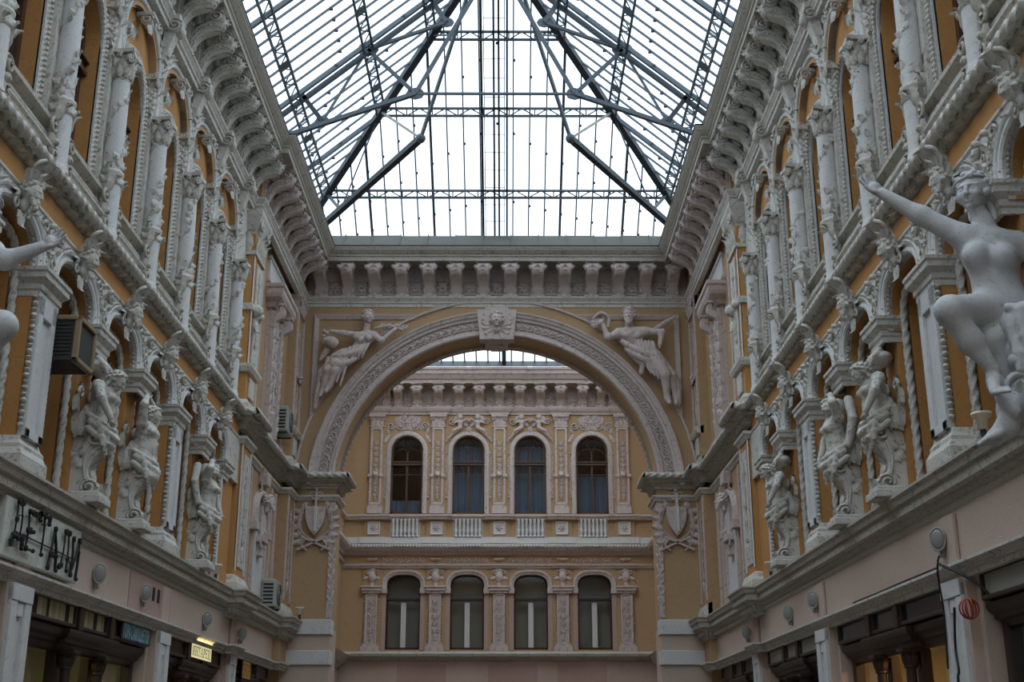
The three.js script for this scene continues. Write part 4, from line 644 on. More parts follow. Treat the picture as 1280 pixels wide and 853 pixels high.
// ================================================================ scroll brackets under the roof cornice
function bracketParts(mat) {
  const o = new THREE.Group(), sp = (a, n) => new THREE.SplineCurve(a.map(([x, y]) => new THREE.Vector2(x, y))).getPoints(n);
  const low = sp([[0, 0], [0.05, 0.02], [0.11, 0.11], [0.18, 0.23], [0.27, 0.31], [0.38, 0.35], [0.48, 0.38], [0.57, 0.44], [0.61, 0.53]], 20), high = sp([[0.58, 0.63], [0.48, 0.6], [0.38, 0.54], [0.27, 0.5], [0.17, 0.42], [0.09, 0.32], [0.03, 0.27], [0, 0.27]], 14);
  const bd = obj('body', [new THREE.ExtrudeGeometry(new THREE.Shape([...low, ...high]), { depth: 0.15, bevelEnabled: true, bevelSize: 0.018, bevelThickness: 0.018, bevelSegments: 1 }).rotateY(-PI / 2).translate(0.075, 0, 0), rspan(-0.15, 0.15, 0.74, 0.8, 0.28, 0.62), new THREE.CylinderGeometry(0.115, 0.115, 0.19, 14).rotateZ(PI / 2).translate(0, 0.63, 0.47)], mat, o);
  const vol = []; for (const q of [-1, 1]) {
    vol.push(T(scroll(0, 0, 0, 0.125, 1.9, 1, 0.4, 0.17), q * 0.1, 0.63, 0.47, 0, q * PI / 2, 0), T(scroll(0, 0, 0, 0.08, 1.5, -1, 1, 0.22), q * 0.085, 0.11, 0.07, 0, q * PI / 2, 0), T(scroll(0, 0, 0, 0.085, 1.5, 1, 2, 0.24), q * 0.05, 0.58, 0.2, 0, q * PI / 2, 0));
    vol.push(tube(low.filter((_, k) => k % 2 === 0 && k > 1).map((t) => V(q * 0.093, t.y + 0.05, t.x - 0.03)), 0.016, 18, 4));
    for (let k = 0; k < 6; k++) { const t = low[5 + k * 2]; vol.push(ball(0.02, q * 0.098, t.y + 0.1, t.x - 0.03, 5, 4)); }
  }
  obj('volutes', vol, mat, bd);
  const lv = low.filter((_, k) => k > 3 && k < 18 && k % 3 === 0).map((t, k, a) => { const n = a[Math.min(k + 1, a.length - 1)], ang = Math.atan2(n.y - t.y, n.x - t.x); return T(LEAF, 0, t.y - 0.015, t.x + 0.01, PI / 2 - ang, 0, 0, 0.15, 0.12, -0.1); });
  obj('belly_leaves', [lv, T(LEAF, 0, 0.44, 0.59, 0.25, 0, 0, 0.17, 0.2, 0.14), T(LEAF, -0.06, 0.52, 0.59, 0.2, 0, 0.7, 0.1, 0.16, 0.12), T(LEAF, 0.06, 0.52, 0.59, 0.2, 0, -0.7, 0.1, 0.16, 0.12), ball(0.03, 0, 0.5, 0.64), ...[0, 1, 2].flatMap((k) => [-1, 1].map((q) => T(T(LEAF, 0, 0, 0, 0, 0, 0.9 - 0.7 * k, 0.11, 0.2, 0.14), q * 0.05, 0.46 + 0.05 * k, 0.1 + 0.09 * k, 0, q * PI / 2, 0)))], mat, o);
  obj('foot', [leafAt(-0.05, 0.06, 0.05, PI - 0.4, 0.1, 0.14, 0.13), leafAt(0.05, 0.06, 0.05, PI + 0.4, 0.1, 0.14, 0.13), leafAt(0, 0.06, 0.07, PI, 0.11, 0.15, 0.15), rspan(-0.11, 0.11, 0.0, 0.8, -0.02, 0.06)], mat, o);
  return o;
}
const bracketGrey = bracketParts(M.stone), bracketPink = bracketParts(M.pinkStone);
function placeBracket(proto, label, group) { const b = proto.clone(); b.name = numbered('cornice_bracket'); scene.add(b); return tag(b, label, 'bracket', group); }
for (const side of SIDES) {
  const a1 = AE[side] - 0.25;
  for (let i = 0; i < 17; i++) onWall(placeBracket(bracketGrey, 'grey scroll bracket under the roof cornice, ' + ord(i) + ' ' + onFront[side], 'long row of brackets ' + onFront[side]), side, a1 - 0.12 - i * 0.69, 12.7, 5.1);
  for (let i = 0; i < 8; i++) onWall(placeBracket(bracketPink, 'pinkish end-bay scroll bracket, ' + ord(7 - i) + ' ' + onFront[side], 'end bay brackets ' + onFront[side]), side, AE[side] + 0.25 + i * 0.68, 12.7, 4.95);
}
{ const unit = merge(rosette(0.12, 8, 0), ...[-1, 1].flatMap((s) => [scroll(s * 0.14, 0.1, 0, 0.07, 1.3, s, PI / 2, 0.2), scroll(s * 0.14, -0.1, 0, 0.07, 1.3, -s, -PI / 2, 0.2), leafAt(s * 0.1, 0, 0, -s * PI / 2, 0.07, 0.12, 0.08)]));
  for (let i = 0; i < 14; i++) { const b = placeBracket(bracketPink, 'scroll bracket above the great arch, ' + nth(i) + ' from the vase-figure corner', 'brackets above the great arch'); b.position.set(-4.55 + i * 0.7, 12.72, -D1 + 0.02); b.scale.x = 1.5; }
  const fr = thing('carved_frieze', 'frieze of carved rosettes between the brackets above the great arch', 'relief'); for (let i = 0; i < 13; i++) obj('rosette_panel', [T(unit, -4.2 + i * 0.7, 12.93, -D1 + 0.03, 0, 0, 0, 1.15, 1.15, 2), rspan(-4.4 + i * 0.7, -4.0 + i * 0.7, 13.1, 13.13, -D1, -D1 + 0.06), rspan(-4.4 + i * 0.7, -4.0 + i * 0.7, 12.74, 12.77, -D1, -D1 + 0.06)], M.pinkStone, fr);
  const f2 = atBack(thing('carved_frieze', 'frieze of carved rosettes between the brackets of the end front', 'relief'));
  const bx = [-4.55, -3.9, -3.5, -2.85, -2.1, -1.4, -0.7, 0, 0.7, 1.4, 2.1, 2.85, 3.5, 3.9, 4.55];
  bx.forEach((x, i) => { const b = placeBracket(bracketPink, 'scroll bracket of the end front, ' + nth(i) + ' from the dark-window end', 'brackets of the end front'); b.position.set(x, 12.8, -D2 + 0.03); b.scale.set(1.4, 0.88, 0.9); if (i) obj('rosette_panel', T(unit, (x + bx[i - 1]) / 2, 12.98, 0.03, 0, 0, 0, 1, 1, 2), M.pinkStone, f2); });
}

// ================================================================ columns of the upper storey
const capitalGeo = (() => {
  const o = [lathe([[0.12, 0], [0.135, 0.02], [0.115, 0.04], [0.12, 0.2], [0.15, 0.38]], 12)];
  for (let r = 0; r < 2; r++) for (let i = 0; i < 8; i++) { const a = (i + r * 0.5) / 8 * 2 * PI; o.push(T(T(LEAF, 0, 0.04 + r * 0.12, 0.122 + r * 0.014, 0.16, 0, 0, 0.12, 0.2, 0.17), 0, 0, 0, 0, a, 0)); }
  for (let i = 0; i < 4; i++) { const a = (i + 0.5) / 4 * 2 * PI; for (const q of [-1, 1]) o.push(T(T(scroll(0, 0, 0, 0.075, 1.5, q, q > 0 ? PI : 0, 0.24), 0, 0.33, 0.2, 0, q * 0.6, 0), 0, 0, 0, 0, a, 0)); o.push(T(T(merge(rosette(0.05, 5)), 0, 0.38, 0.17), 0, 0, 0, 0, i / 4 * 2 * PI, 0)); }
  const ab = new THREE.Shape(); for (let i = 0; i < 4; i++) { const a = PI / 4 + i * PI / 2, p = [Math.cos(a) * 0.27, Math.sin(a) * 0.27]; i ? 0 : ab.moveTo(...p); const b = a + PI / 2, m = a + PI / 4; ab.quadraticCurveTo(Math.cos(m) * 0.13, Math.sin(m) * 0.13, Math.cos(b) * 0.27, Math.sin(b) * 0.27); }
  o.push(new THREE.ExtrudeGeometry(ab, { depth: 0.05, bevelEnabled: true, bevelSize: 0.01, bevelThickness: 0.01, bevelSegments: 1, curveSegments: 5 }).rotateX(-PI / 2).translate(0, 0.41, 0));
  return merge(o);
})();
function vineGeo(sd) {                                   // ivy winding up the shaft
  seed = sd; const o = [], R = (y) => 0.13 - 0.008 * (y / 1.4);
  for (const ph of [0, PI]) { const pts = []; for (let i = 0; i <= 28; i++) { const t = i / 28, y = 0.05 + t * 1.36, a = ph + t * 4.2 + 0.5 * Math.sin(t * 9 + ph); pts.push(V(Math.sin(a) * R(y), y, Math.cos(a) * R(y))); if (i % 2) { const s = rnd() < 0.5 ? -1 : 1, b = a + s * rr(0.1, 0.35), dn = t < 0.45 ? 1.35 : 1; o.push(T(T(LEAF, 0, y + rr(-0.03, 0.03), R(y), 0, 0, s * rr(0.6, 1.6), 0.085 * dn, 0.11 * dn, 0.045), 0, 0, 0, 0, b, 0)); if (i % 4 === 1) o.push(ball(0.014, Math.sin(b + 0.2) * (R(y) + 0.008), y + 0.05, Math.cos(b + 0.2) * (R(y) + 0.008), 5, 4)); } } o.push(new THREE.TubeGeometry(new THREE.CatmullRomCurve3(pts), 50, 0.011, 4)); }
  for (let i = 0; i < 16; i++) { const a = rr(0, 2 * PI), y = rr(0.0, 0.34); o.push(T(T(LEAF, 0, y, 0.128, 0, 0, rr(-1.5, 1.5), 0.1, 0.12, 0.06), 0, 0, 0, 0, a, 0)); }
  return merge(o);
}
const VINES = [vineGeo(3), vineGeo(8), vineGeo(21)].map(uvBox);
const COLG = {
  drum: uvBox(merge(lathe([[0, 0.05], [0.17, 0.05], [0.17, 0.08], [0.16, 0.1], [0.165, 0.12], [0.15, 0.15], [0.142, 0.2], [0.142, 0.82]], 18))),
  ring: uvBox(merge(lathe([[0.142, 0.82], [0.165, 0.84], [0.165, 0.87], [0.15, 0.89], [0.155, 0.97], [0.17, 0.99], [0.17, 1.02], [0.135, 1.05]], 18), Array.from({ length: 10 }, (_, i) => T(T(LEAF, 0, 0.86, 0.152, 0, 0, i % 2 ? 0.9 : -0.9, 0.09, 0.12, 0.1), 0, 0, 0, 0, i / 10 * 2 * PI, 0)))),
  shaft: uvBox(merge(lathe([[0.132, 1.04], [0.131, 1.5], [0.128, 2.0], [0.122, 2.4]], 18))),
  cap: uvBox(T(capitalGeo, 0, 2.4, 0)),
};
for (const side of SIDES) for (const k of COLS) {
  const c = thing('column', 'grey ivy-carved arcade column, ' + ord(6 - k) + ' ' + onFront[side], 'column', 'arcade columns ' + onFront[side]);
  const part = (n, g, m = M.stone) => { const q = new THREE.Mesh(g, m); q.name = n; q.castShadow = q.receiveShadow = true; c.add(q); return q; };
  part('lower_drum', COLG.drum, M.white); part('ring_band', COLG.ring); part('shaft', COLG.shaft, M.white); part('capital', COLG.cap); part('carved_ivy', VINES[(k + 3) % 3]).position.y = 1.02;
  c.children[4].rotation.y = k * 1.3; onWall(c, side, colA(side, k), 8.0, 5.1);
}

// ================================================================ arched windows of the upper storey, with their carved frames
{
  const z = (p) => 5.3 - p;                              // plane p seen from a frame standing at p = 5.3
  const inner = archPath(0.6, 8.72, 10.75, 0.62, 20), outer = archPath(0.78, 10.86, 11.45, 0.7, 20);
  const W = new THREE.Group(), S = new THREE.Group(), B = new THREE.Group(), EGG = new THREE.SphereGeometry(0.05, 6, 4).scale(0.72, 1.05, 0.95);
  // window
  obj('frame', [sweep([[0, 0], [0, 0.1], [-0.09, 0.1], [-0.09, 0]], archPath(0.6, 8.5, 10.75, 0.62, 20), { map: (u, v, q) => [u, v, q + z(5.62)] }), span(-0.6, 0.6, 8.5, 8.72, z(5.62), z(5.5))], M.wood, W);
  obj('transom', [rspan(-0.6, 0.6, 10.28, 10.36, z(5.62), z(5.44)), rspan(-0.6, 0.6, 10.37, 10.45, z(5.62), z(5.48)), rspan(-0.6, 0.6, 10.46, 10.5, z(5.62), z(5.42))], M.wood, W);
  obj('mullion', [span(-0.035, 0.035, 8.7, 11.34, z(5.62), z(5.53)), span(-0.55, 0.55, 9.92, 9.96, z(5.62), z(5.55))], M.wood, W);
  for (const s of SIDES) { obj('pane', new THREE.PlaneGeometry(0.5, 1.22).translate(s * 0.28, 9.31, z(5.59)), M.glass, W.children[0]); obj('pane', new THREE.PlaneGeometry(0.5, 0.34).translate(s * 0.28, 10.12, z(5.59)), M.glass, W.children[0]); }
  obj('pane', new THREE.ShapeGeometry(shapeOf(archPath(0.52, 10.5, 10.75, 0.54, 14))).translate(0, 0, z(5.59)), M.glass, W);
  obj('drawn_curtain', grid(24, 1, (a, b) => [-0.6 + a * 1.2, 8.5 + b * 2.8, z(5.8) + 0.03 * Math.sin(a * 44)]), M.curtain, W);
  // surround: leaf torus round the window, plain fillet, outer arch with its carved jambs
  obj('fillet', sweep([[0, -0.02], [0, 0.03], [0.035, 0.03], [0.04, 0.0]], inner, { map: (u, v, q) => [u, v, q + z(5.3)] }), M.white, S);
  obj('torus', sweep([[0.04, 0], [0.045, 0.03], [0.07, 0.045], [0.12, 0.045], [0.15, 0.03], [0.16, 0]], inner, { map: (u, v, q) => [u, v, q + z(5.3)] }), M.stone, S);
  partStuff(obj('leaf_moulding', [alongPath(archPath(0.69, 8.75, 10.75, 0.71, 20), 0.072, (x, y, a) => T(EGG, x, y, z(5.3) + 0.035, 0, 0, a + 0.5)), alongPath(archPath(0.655, 8.75, 10.75, 0.675, 20), 0.072, (x, y, a) => T(LEAFLET, x, y, z(5.3) + 0.03, 0, -0.6, a - PI / 2 - 0.6, 0.07, 0.085, 0.1), 0)], M.stone, S));
  obj('outer_jamb', [...SIDES.map((s) => span(s * 0.78, s * 0.70, 10.86, 11.42, z(5.3), z(5.19)))], M.stone, S);
  partStuff(obj('jamb_carving', SIDES.flatMap((s) => [alongPath([[s * 0.7, 10.9], [s * 0.7, 11.4]], 0.06, (x, y, a, k) => T(T(LEAFLET, 0, 0, 0, 0, 0, k % 2 ? 0.5 : -0.5, 0.09, 0.09, 0.1), x, y, z(5.245), 0, -s * PI / 2, 0, 1, 1, 1.6)), alongPath([[s * 0.74, 10.9], [s * 0.74, 11.4]], 0.06, (x, y, a, k) => T(LEAFLET, x, y, z(5.19), 0, 0, k % 2 ? 0.5 : -0.5, 0.09, 0.09, 0.14))]), M.stone, S));
  obj('springer_capital', SIDES.flatMap((s) => [rspan(s * 0.8, s * 0.62, 11.4, 11.5, z(5.32), z(5.1)), ...[0, 1, 2].map((i) => T(LEAF, s * (0.66 + 0.05 * i), 11.3, z(5.13), 0.2, 0, 0, 0.1, 0.16, 0.13)), T(scroll(0, 0, 0, 0.06, 1.3, 1, 0, 0.25), s * 0.63, 11.46, z(5.16), 0, -s * PI / 2, 0)]), M.stone, S);
  obj('ochre_ring', sweep([[0, -0.12], [0, 0.02], [0.08, 0.02], [0.08, 0]], archPath(0.78, 11.4, 11.45, 0.7, 20), { map: (u, v, q) => [u, v, q + z(5.2)] }), M.ochrePale, S);
  obj('hood_moulding', sweep([[0.08, 0], [0.08, 0.04], [0.1, 0.06], [0.13, 0.06], [0.14, 0.02], [0.16, 0.02], [0.16, 0]], archPath(0.78, 10.9, 11.45, 0.7, 20), { map: (u, v, q) => [u, v, q + z(5.2)] }), M.white, S);
  obj('keystone_scroll', [new THREE.CylinderGeometry(0.09, 0.07, 0.2, 10).rotateZ(PI / 2).translate(0, 12.0, z(5.14)), T(LEAF, 0, 11.78, z(5.1), -0.15, 0, 0, 0.2, 0.26, 0.2), rspan(-0.12, 0.12, 12.06, 12.13, z(5.3), z(5.02)), ...SIDES.map((s) => T(scroll(0, 0, 0, 0.09, 1.5, 1, 0, 0.2), s * 0.105, 12.0, z(5.12), 0, s * PI / 2, 0))], M.stone, S);
  // breast wall below the window
  obj('sill_body', sweep([[-0.05, 8.02], [0.1, 8.02], [0.1, 8.4], [0.14, 8.42], [0.14, 8.46], [0.02, 8.5], [0.02, 8.6], [0.1, 8.63], [0.14, 8.66], [0.14, 8.72], [-0.3, 8.76]], [[-0.83, z(5.25)], [0.83, z(5.25)]]), M.stoneOld, B);
  obj('rail', [new THREE.CylinderGeometry(0.028, 0.028, 1.5, 8).rotateZ(PI / 2).translate(0, 8.3, z(5.06))], M.stone, B);
  obj('corner_scrolls', SIDES.flatMap((s) => [T(scroll(0, 0, 0, 0.12, 1.5, s, s > 0 ? 0 : PI, 0.22), s * 0.7, 8.55, z(5.05)), T(LEAF, s * 0.78, 8.68, z(5.07), 0.2, 0, s * -0.3, 0.2, 0.3, 0.2), T(LEAF, s * 0.66, 8.45, z(5.05), 0.1, 0, PI + s * 0.5, 0.16, 0.26, 0.2), ball(0.05, s * 0.74, 8.36, z(5.02)), T(scroll(0, 0, 0, 0.09, 1.4, -s, PI / 2, 0.22), s * 0.72, 8.2, z(5.02)), ball(0.045, s * 0.7, 8.92, z(5.1)), T(LEAF, s * 0.74, 8.9, z(5.08), 0, 0, s * 0.9, 0.14, 0.2, 0.2)]), M.stoneOld, B);
  let n = 20;
  for (const side of SIDES) for (const k of BAYS) {
    for (const [proto, nm, label, cat, kind] of [[W, 'window_' + (n++), 'brown wooden arched arcade window, ' + ord(5 - k) + ' ' + onFront[side], 'window', 'structure'], [S, 'window_surround', 'leaf-carved frame of the arcade window ' + ord(5 - k) + ' ' + onFront[side], 'surround'], [B, 'window_breast', 'grey scrolled breast wall, arcade bay ' + ord(5 - k) + ' ' + onFront[side], 'sill']]) {
      const o = proto.clone(); o.name = numbered(nm); scene.add(o); tag(o, label, cat, ({ window: 'arcade windows ', surround: 'arcade window frames ', sill: 'arcade breast walls ' })[cat] + onFront[side], kind); onWall(o, side, bayA(side, k), 0, 5.3);
    }
  }
  // spandrels: foliage, and a scroll console over each column
  const sp = merge(T(foliage(0.44, 0.56, 0.07), 0, 11.74, 0), [-1, 1].flatMap((s) => [leafAt(s * 0.3, 12.05, 0, s * -0.8, 0.14, 0.26, 0.14), scroll(s * 0.5, 12.3, 0.01, 0.08, 1.4, s, PI / 2, 0.2), leafAt(s * 0.56, 12.2, 0, s * 0.6, 0.1, 0.16, 0.1), scroll(s * 0.33, 12.28, 0.01, 0.1, 1.4, -s, PI / 2, 0.2), leafAt(s * 0.09, 11.0, 0, s * -0.2, 0.1, 0.3, 0.14), leafAt(s * 0.08, 11.3, 0, s * -0.3, 0.1, 0.26, 0.14)]), leafAt(0, 10.95, 0, 0, 0.2, 0.5, 0.16));
  const con = new THREE.Group(); obj('scroll', [new THREE.CylinderGeometry(0.12, 0.12, 0.26, 14).rotateZ(PI / 2).translate(0, 12.5, 0.17), ...SIDES.map((s) => T(scroll(0, 0, 0, 0.125, 1.9, 1, 0.5, 0.17), s * 0.135, 12.5, 0.17, 0, s * PI / 2, 0)), rspan(-0.16, 0.16, 12.6, 12.7, 0, 0.26)], M.stone, con);
  obj('console_body', [new THREE.ExtrudeGeometry(new THREE.Shape([[0, 11.9], [0.06, 11.9], [0.08, 12.05], [0.16, 12.3], [0.2, 12.42], [0, 12.5]].map(([a, b]) => new THREE.Vector2(a, b))), { depth: 0.2, bevelEnabled: false }).rotateY(-PI / 2).translate(0.1, 0, 0), leafAt(0, 11.98, 0.08, 0, 0.18, 0.34, 0.16)], M.stone, con);
  const spg = new THREE.Group(); obj('carved_leaves', sp.scale(1, 1, 1.9), M.stone, spg);
  for (const side of SIDES) for (const k of COLS) {
    const o = spg.clone(); o.name = numbered('foliage_relief'); scene.add(o); onWall(tag(o, 'carved foliage above the arcade column ' + ord(6 - k) + ' ' + onFront[side], 'relief', 'arcade spandrel foliage ' + onFront[side]), side, colA(side, k), 0, 5.2);
    const c = con.clone(); c.name = numbered('scroll_console'); scene.add(c); onWall(tag(c, 'scroll console over the arcade column ' + ord(6 - k) + ' ' + onFront[side], 'bracket', 'arcade consoles ' + onFront[side]), side, colA(side, k), 0, 5.17);
  }
}

// ================================================================ mezzanine: panelled pilasters, caryatids' piers, low arches
const KIND = { '-1': 'C', 0: 'C', 1: 'P', 2: 'C', 3: 'C', 4: 'P', 5: 'C', 6: 'T' };
{
  const z = (p) => 5.3 - p;
  const round = (hw, p) => [[-hw, z(5.3)], [-hw, z(p)], [hw, z(p)], [hw, z(5.3)]];         // plan path round a pier, outwards to the left
  const impProf = [[-0.02, 6.42], [0.02, 6.42], [0.02, 6.48], [0.04, 6.5], [0.04, 6.56], [0.07, 6.59], [0.1, 6.62], [0.1, 6.68], [0.12, 6.7], [0.12, 6.74], [-0.04, 6.76]];
  const mk = {};
  { const P = mk.P = new THREE.Group();
    obj('pier', span(-0.3, 0.3, 4.45, 6.55, z(5.32), z(5.04)), M.ochre, P);
    obj('panel', [span(-0.26, 0.26, 4.8, 6.45, z(5.05), z(4.99)), rspan(-0.26, -0.13, 4.82, 6.44, z(5.0), z(4.95), 0.008), rspan(0.13, 0.26, 4.82, 6.44, z(5.0), z(4.95), 0.008), rspan(-0.26, 0.26, 6.22, 6.44, z(5.0), z(4.95), 0.008), rspan(-0.26, 0.26, 4.82, 4.92, z(5.0), z(4.95), 0.008)], M.white, P);
    obj('plinth', [sweep([[-0.1, 4.44], [0.09, 4.44], [0.09, 4.6], [0.05, 4.68], [0.05, 4.72], [0.02, 4.76], [0.0, 4.82], [-0.1, 4.82]], round(0.3, 5.0))], M.stone, P);
    partStuff(obj('bead_edging', [-1, 1].flatMap((s) => alongPath([[s * 0.3, 4.9], [s * 0.3, 6.42]], 0.07, (x, y, a, k) => T(new THREE.SphereGeometry(0.036, 6, 4), x, y, z(5.0), 0, 0, 0, 1, k % 2 ? 0.45 : 0.85, 1))), M.stone, P));
    obj('impost', sweep(impProf, round(0.29, 4.98)), M.stone, P);
  }
  { const C = mk.C = new THREE.Group();
    obj('pier', span(-0.25, 0.25, 4.45, 6.55, z(5.32), z(5.16)), M.ochre, C);
    obj('impost', sweep(impProf, round(0.24, 5.0)), M.stone, C);
  }
  { const t = mk.T = new THREE.Group();
    obj('pier', span(-0.3, 0.9, 4.45, 6.55, z(5.32), z(5.12)), M.ochre, t);
    obj('strip', [rspan(-0.3, -0.2, 4.8, 6.45, z(5.14), z(5.06), 0.008), rspan(-0.34, -0.18, 4.45, 4.8, z(5.14), z(5.02), 0.008)], M.white, t);
    partStuff(obj('bead_edging', alongPath([[-0.31, 4.9], [-0.31, 6.42]], 0.07, (x, y, a, k) => T(new THREE.SphereGeometry(0.036, 6, 4), x, y, z(5.1), 0, 0, 0, 1, k % 2 ? 0.45 : 0.85, 1)), M.stone, t));
    obj('impost', sweep(impProf, [[-0.3, z(5.3)], [-0.3, z(5.08)], [0.2, z(5.08)], [0.2, z(5.3)]]), M.stone, t);
  }
  const sp = merge(T(foliage(0.5, 0.56, 0.06), 0, 6.78, 0), [-1, 1].flatMap((s) => [scroll(s * 0.27, 7.3, 0.02, 0.09, 1.5, s, PI / 2, 0.22), leafAt(s * 0.18, 7.12, 0, s * -0.9, 0.14, 0.28, 0.16), leafAt(s * 0.36, 7.3, 0, s * -1.6, 0.1, 0.2, 0.12), ball(0.04, s * 0.12, 7.34, 0.05)]));
  const SPG = new THREE.Group(); obj('carved_leaves', sp.scale(1, 1, 1.5), M.stone, SPG);
  const put = (proto, name, label, cat, group, side, a, y, p, flipX) => { const o = proto.clone(); o.name = numbered(name); scene.add(o); onWall(tag(o, label, cat, group), side, a, y, p); if (flipX) o.scale.x = -1; return o; };
  for (const side of SIDES) for (const k of COLS) {
    const kd = KIND[k];
    put(mk[kd], kd === 'C' ? 'caryatid_pier' : 'panelled_pilaster', ({ P: 'white bead-edged mezzanine pilaster, ', C: 'ochre caryatid pier with impost, ', T: 'narrow bead-edged end pilaster, ' })[kd] + ord(6 - k) + ' ' + onFront[side], 'pilaster', null, side, colA(side, k), 0, 5.3, kd === 'T' && side > 0);
    if (k < 6) put(SPG, 'foliage_relief', 'carved foliage between low arches, ' + ord(6 - k) + ' ' + onFront[side], 'relief', null, side, colA(side, k), 0, 5.05);
  }
  // low arches with their windows
  const A = new THREE.Group(), W = new THREE.Group();
  obj('archivolt', sweep([[0, -0.1], [0, 0.03], [0.03, 0.05], [0.06, 0.05], [0.07, 0.02], [0.1, 0.02], [0.12, 0.05], [0.15, 0.06], [0.17, 0.0]], lowArchPath(0.68, 6.7, 6.72, 0.48, 18), { map: (u, v, q) => [u, v, q + z(5.05)] }), M.white, A);
  partStuff(obj('bead_edging', beadChain(lowArchPath(0.66, 6.74, 6.74, 0.46, 18), 0.06, 0.02, z(5.07)), M.stone, A));
  obj('twisted_colonnette', twisted(lowArchPath(0.62, 4.5, 6.62, 0.46, 18).map(([x, y]) => V(x, y, z(5.24))), 0.045), M.stone, A);
  obj('colonnette_base', SIDES.map((s) => T(lathe([[0.07, 0], [0.07, 0.06], [0.05, 0.09], [0.06, 0.12], [0.045, 0.16]], 10), s * 0.62, 4.48, z(5.24))), M.stone, A);
  obj('frame', [sweep([[0, 0], [0, 0.08], [-0.07, 0.08], [-0.07, 0]], lowArchPath(0.6, 4.5, 6.68, 0.46, 16), { map: (u, v, q) => [u, v, q + z(5.64)] }), rspan(-0.6, 0.6, 6.28, 6.38, z(5.64), z(5.5)), span(-0.04, 0.04, 4.5, 6.3, z(5.64), z(5.56))], M.woodDark, W);
  for (const s of SIDES) obj('pane', new THREE.PlaneGeometry(0.5, 1.78).translate(s * 0.28, 5.39, z(5.6)), M.glass, W.children[0]);
  obj('pane', new THREE.ShapeGeometry(shapeOf(lowArchPath(0.54, 6.38, 6.68, 0.4, 12))).translate(0, 0, z(5.6)), M.glass, W);
  let n = 40;
  for (const side of SIDES) for (const k of BAYS) {
    put(A, 'low_arch', 'low moulded arch on twisted colonnettes, ' + ord(5 - k) + ' ' + onFront[side], 'arch', null, side, bayA(side, k), 0, 5.3);
    put(W, 'window_' + (n++), 'dark mezzanine window under a low arch, ' + ord(5 - k) + ' ' + onFront[side], 'window', null, side, bayA(side, k), 0, 5.3).userData.kind = 'structure';
  }
  // masks over the crowns of the low arches
  const mask = (o, hair, beard) => {
    const g = new THREE.Group(), h = obj('face', headGeo(0.125, { hair: 'curls', beard, cell: 0.085 }), M.stone, g); h.position.set(0, 7.36, 0.14); h.rotation.x = 0.25;
    const lv = [ball(0.09, 0, 7.5, 0.1, 8, 6)]; for (let i = -2; i <= 2; i++) lv.push(T(LEAF, i * 0.05, 7.46, 0.12, 0.35, 0, -i * 0.45, 0.13, 0.24, 0.16)); for (const s of SIDES) lv.push(leafAt(s * 0.1, 7.32, 0.04, s * -1.9, 0.14, 0.26, 0.16), scroll(s * 0.17, 7.2, 0.04, 0.08, 1.4, s, PI / 2, 0.25), leafAt(s * 0.06, 7.14, 0.05, PI - s * 0.3, 0.12, 0.22, 0.14), tube([[s * 0.1, 7.6, 0.16], [s * 0.15, 7.66, 0.24], [s * 0.1, 7.7, 0.3]], 0.03, 8, 5));
    lv.push(T(LEAF, 0, 7.62, 0.2, 0.9, 0, 0, 0.2, 0.2, 0.2)); obj('leaf_headdress', lv, M.stone, g); return g;
  };
  const m1 = mask(0, 'curls', false), m2 = mask(0, 'curls', true);
  for (const side of SIDES) for (const k of BAYS) put(k % 2 ? m1 : m2, 'carved_mask', (k % 2 ? 'beardless' : 'bearded') + ' carved mask with leaf headdress, ' + ord(5 - k) + ' ' + onFront[side], 'mask', null, side, bayA(side, k), 0, 5.05);
}

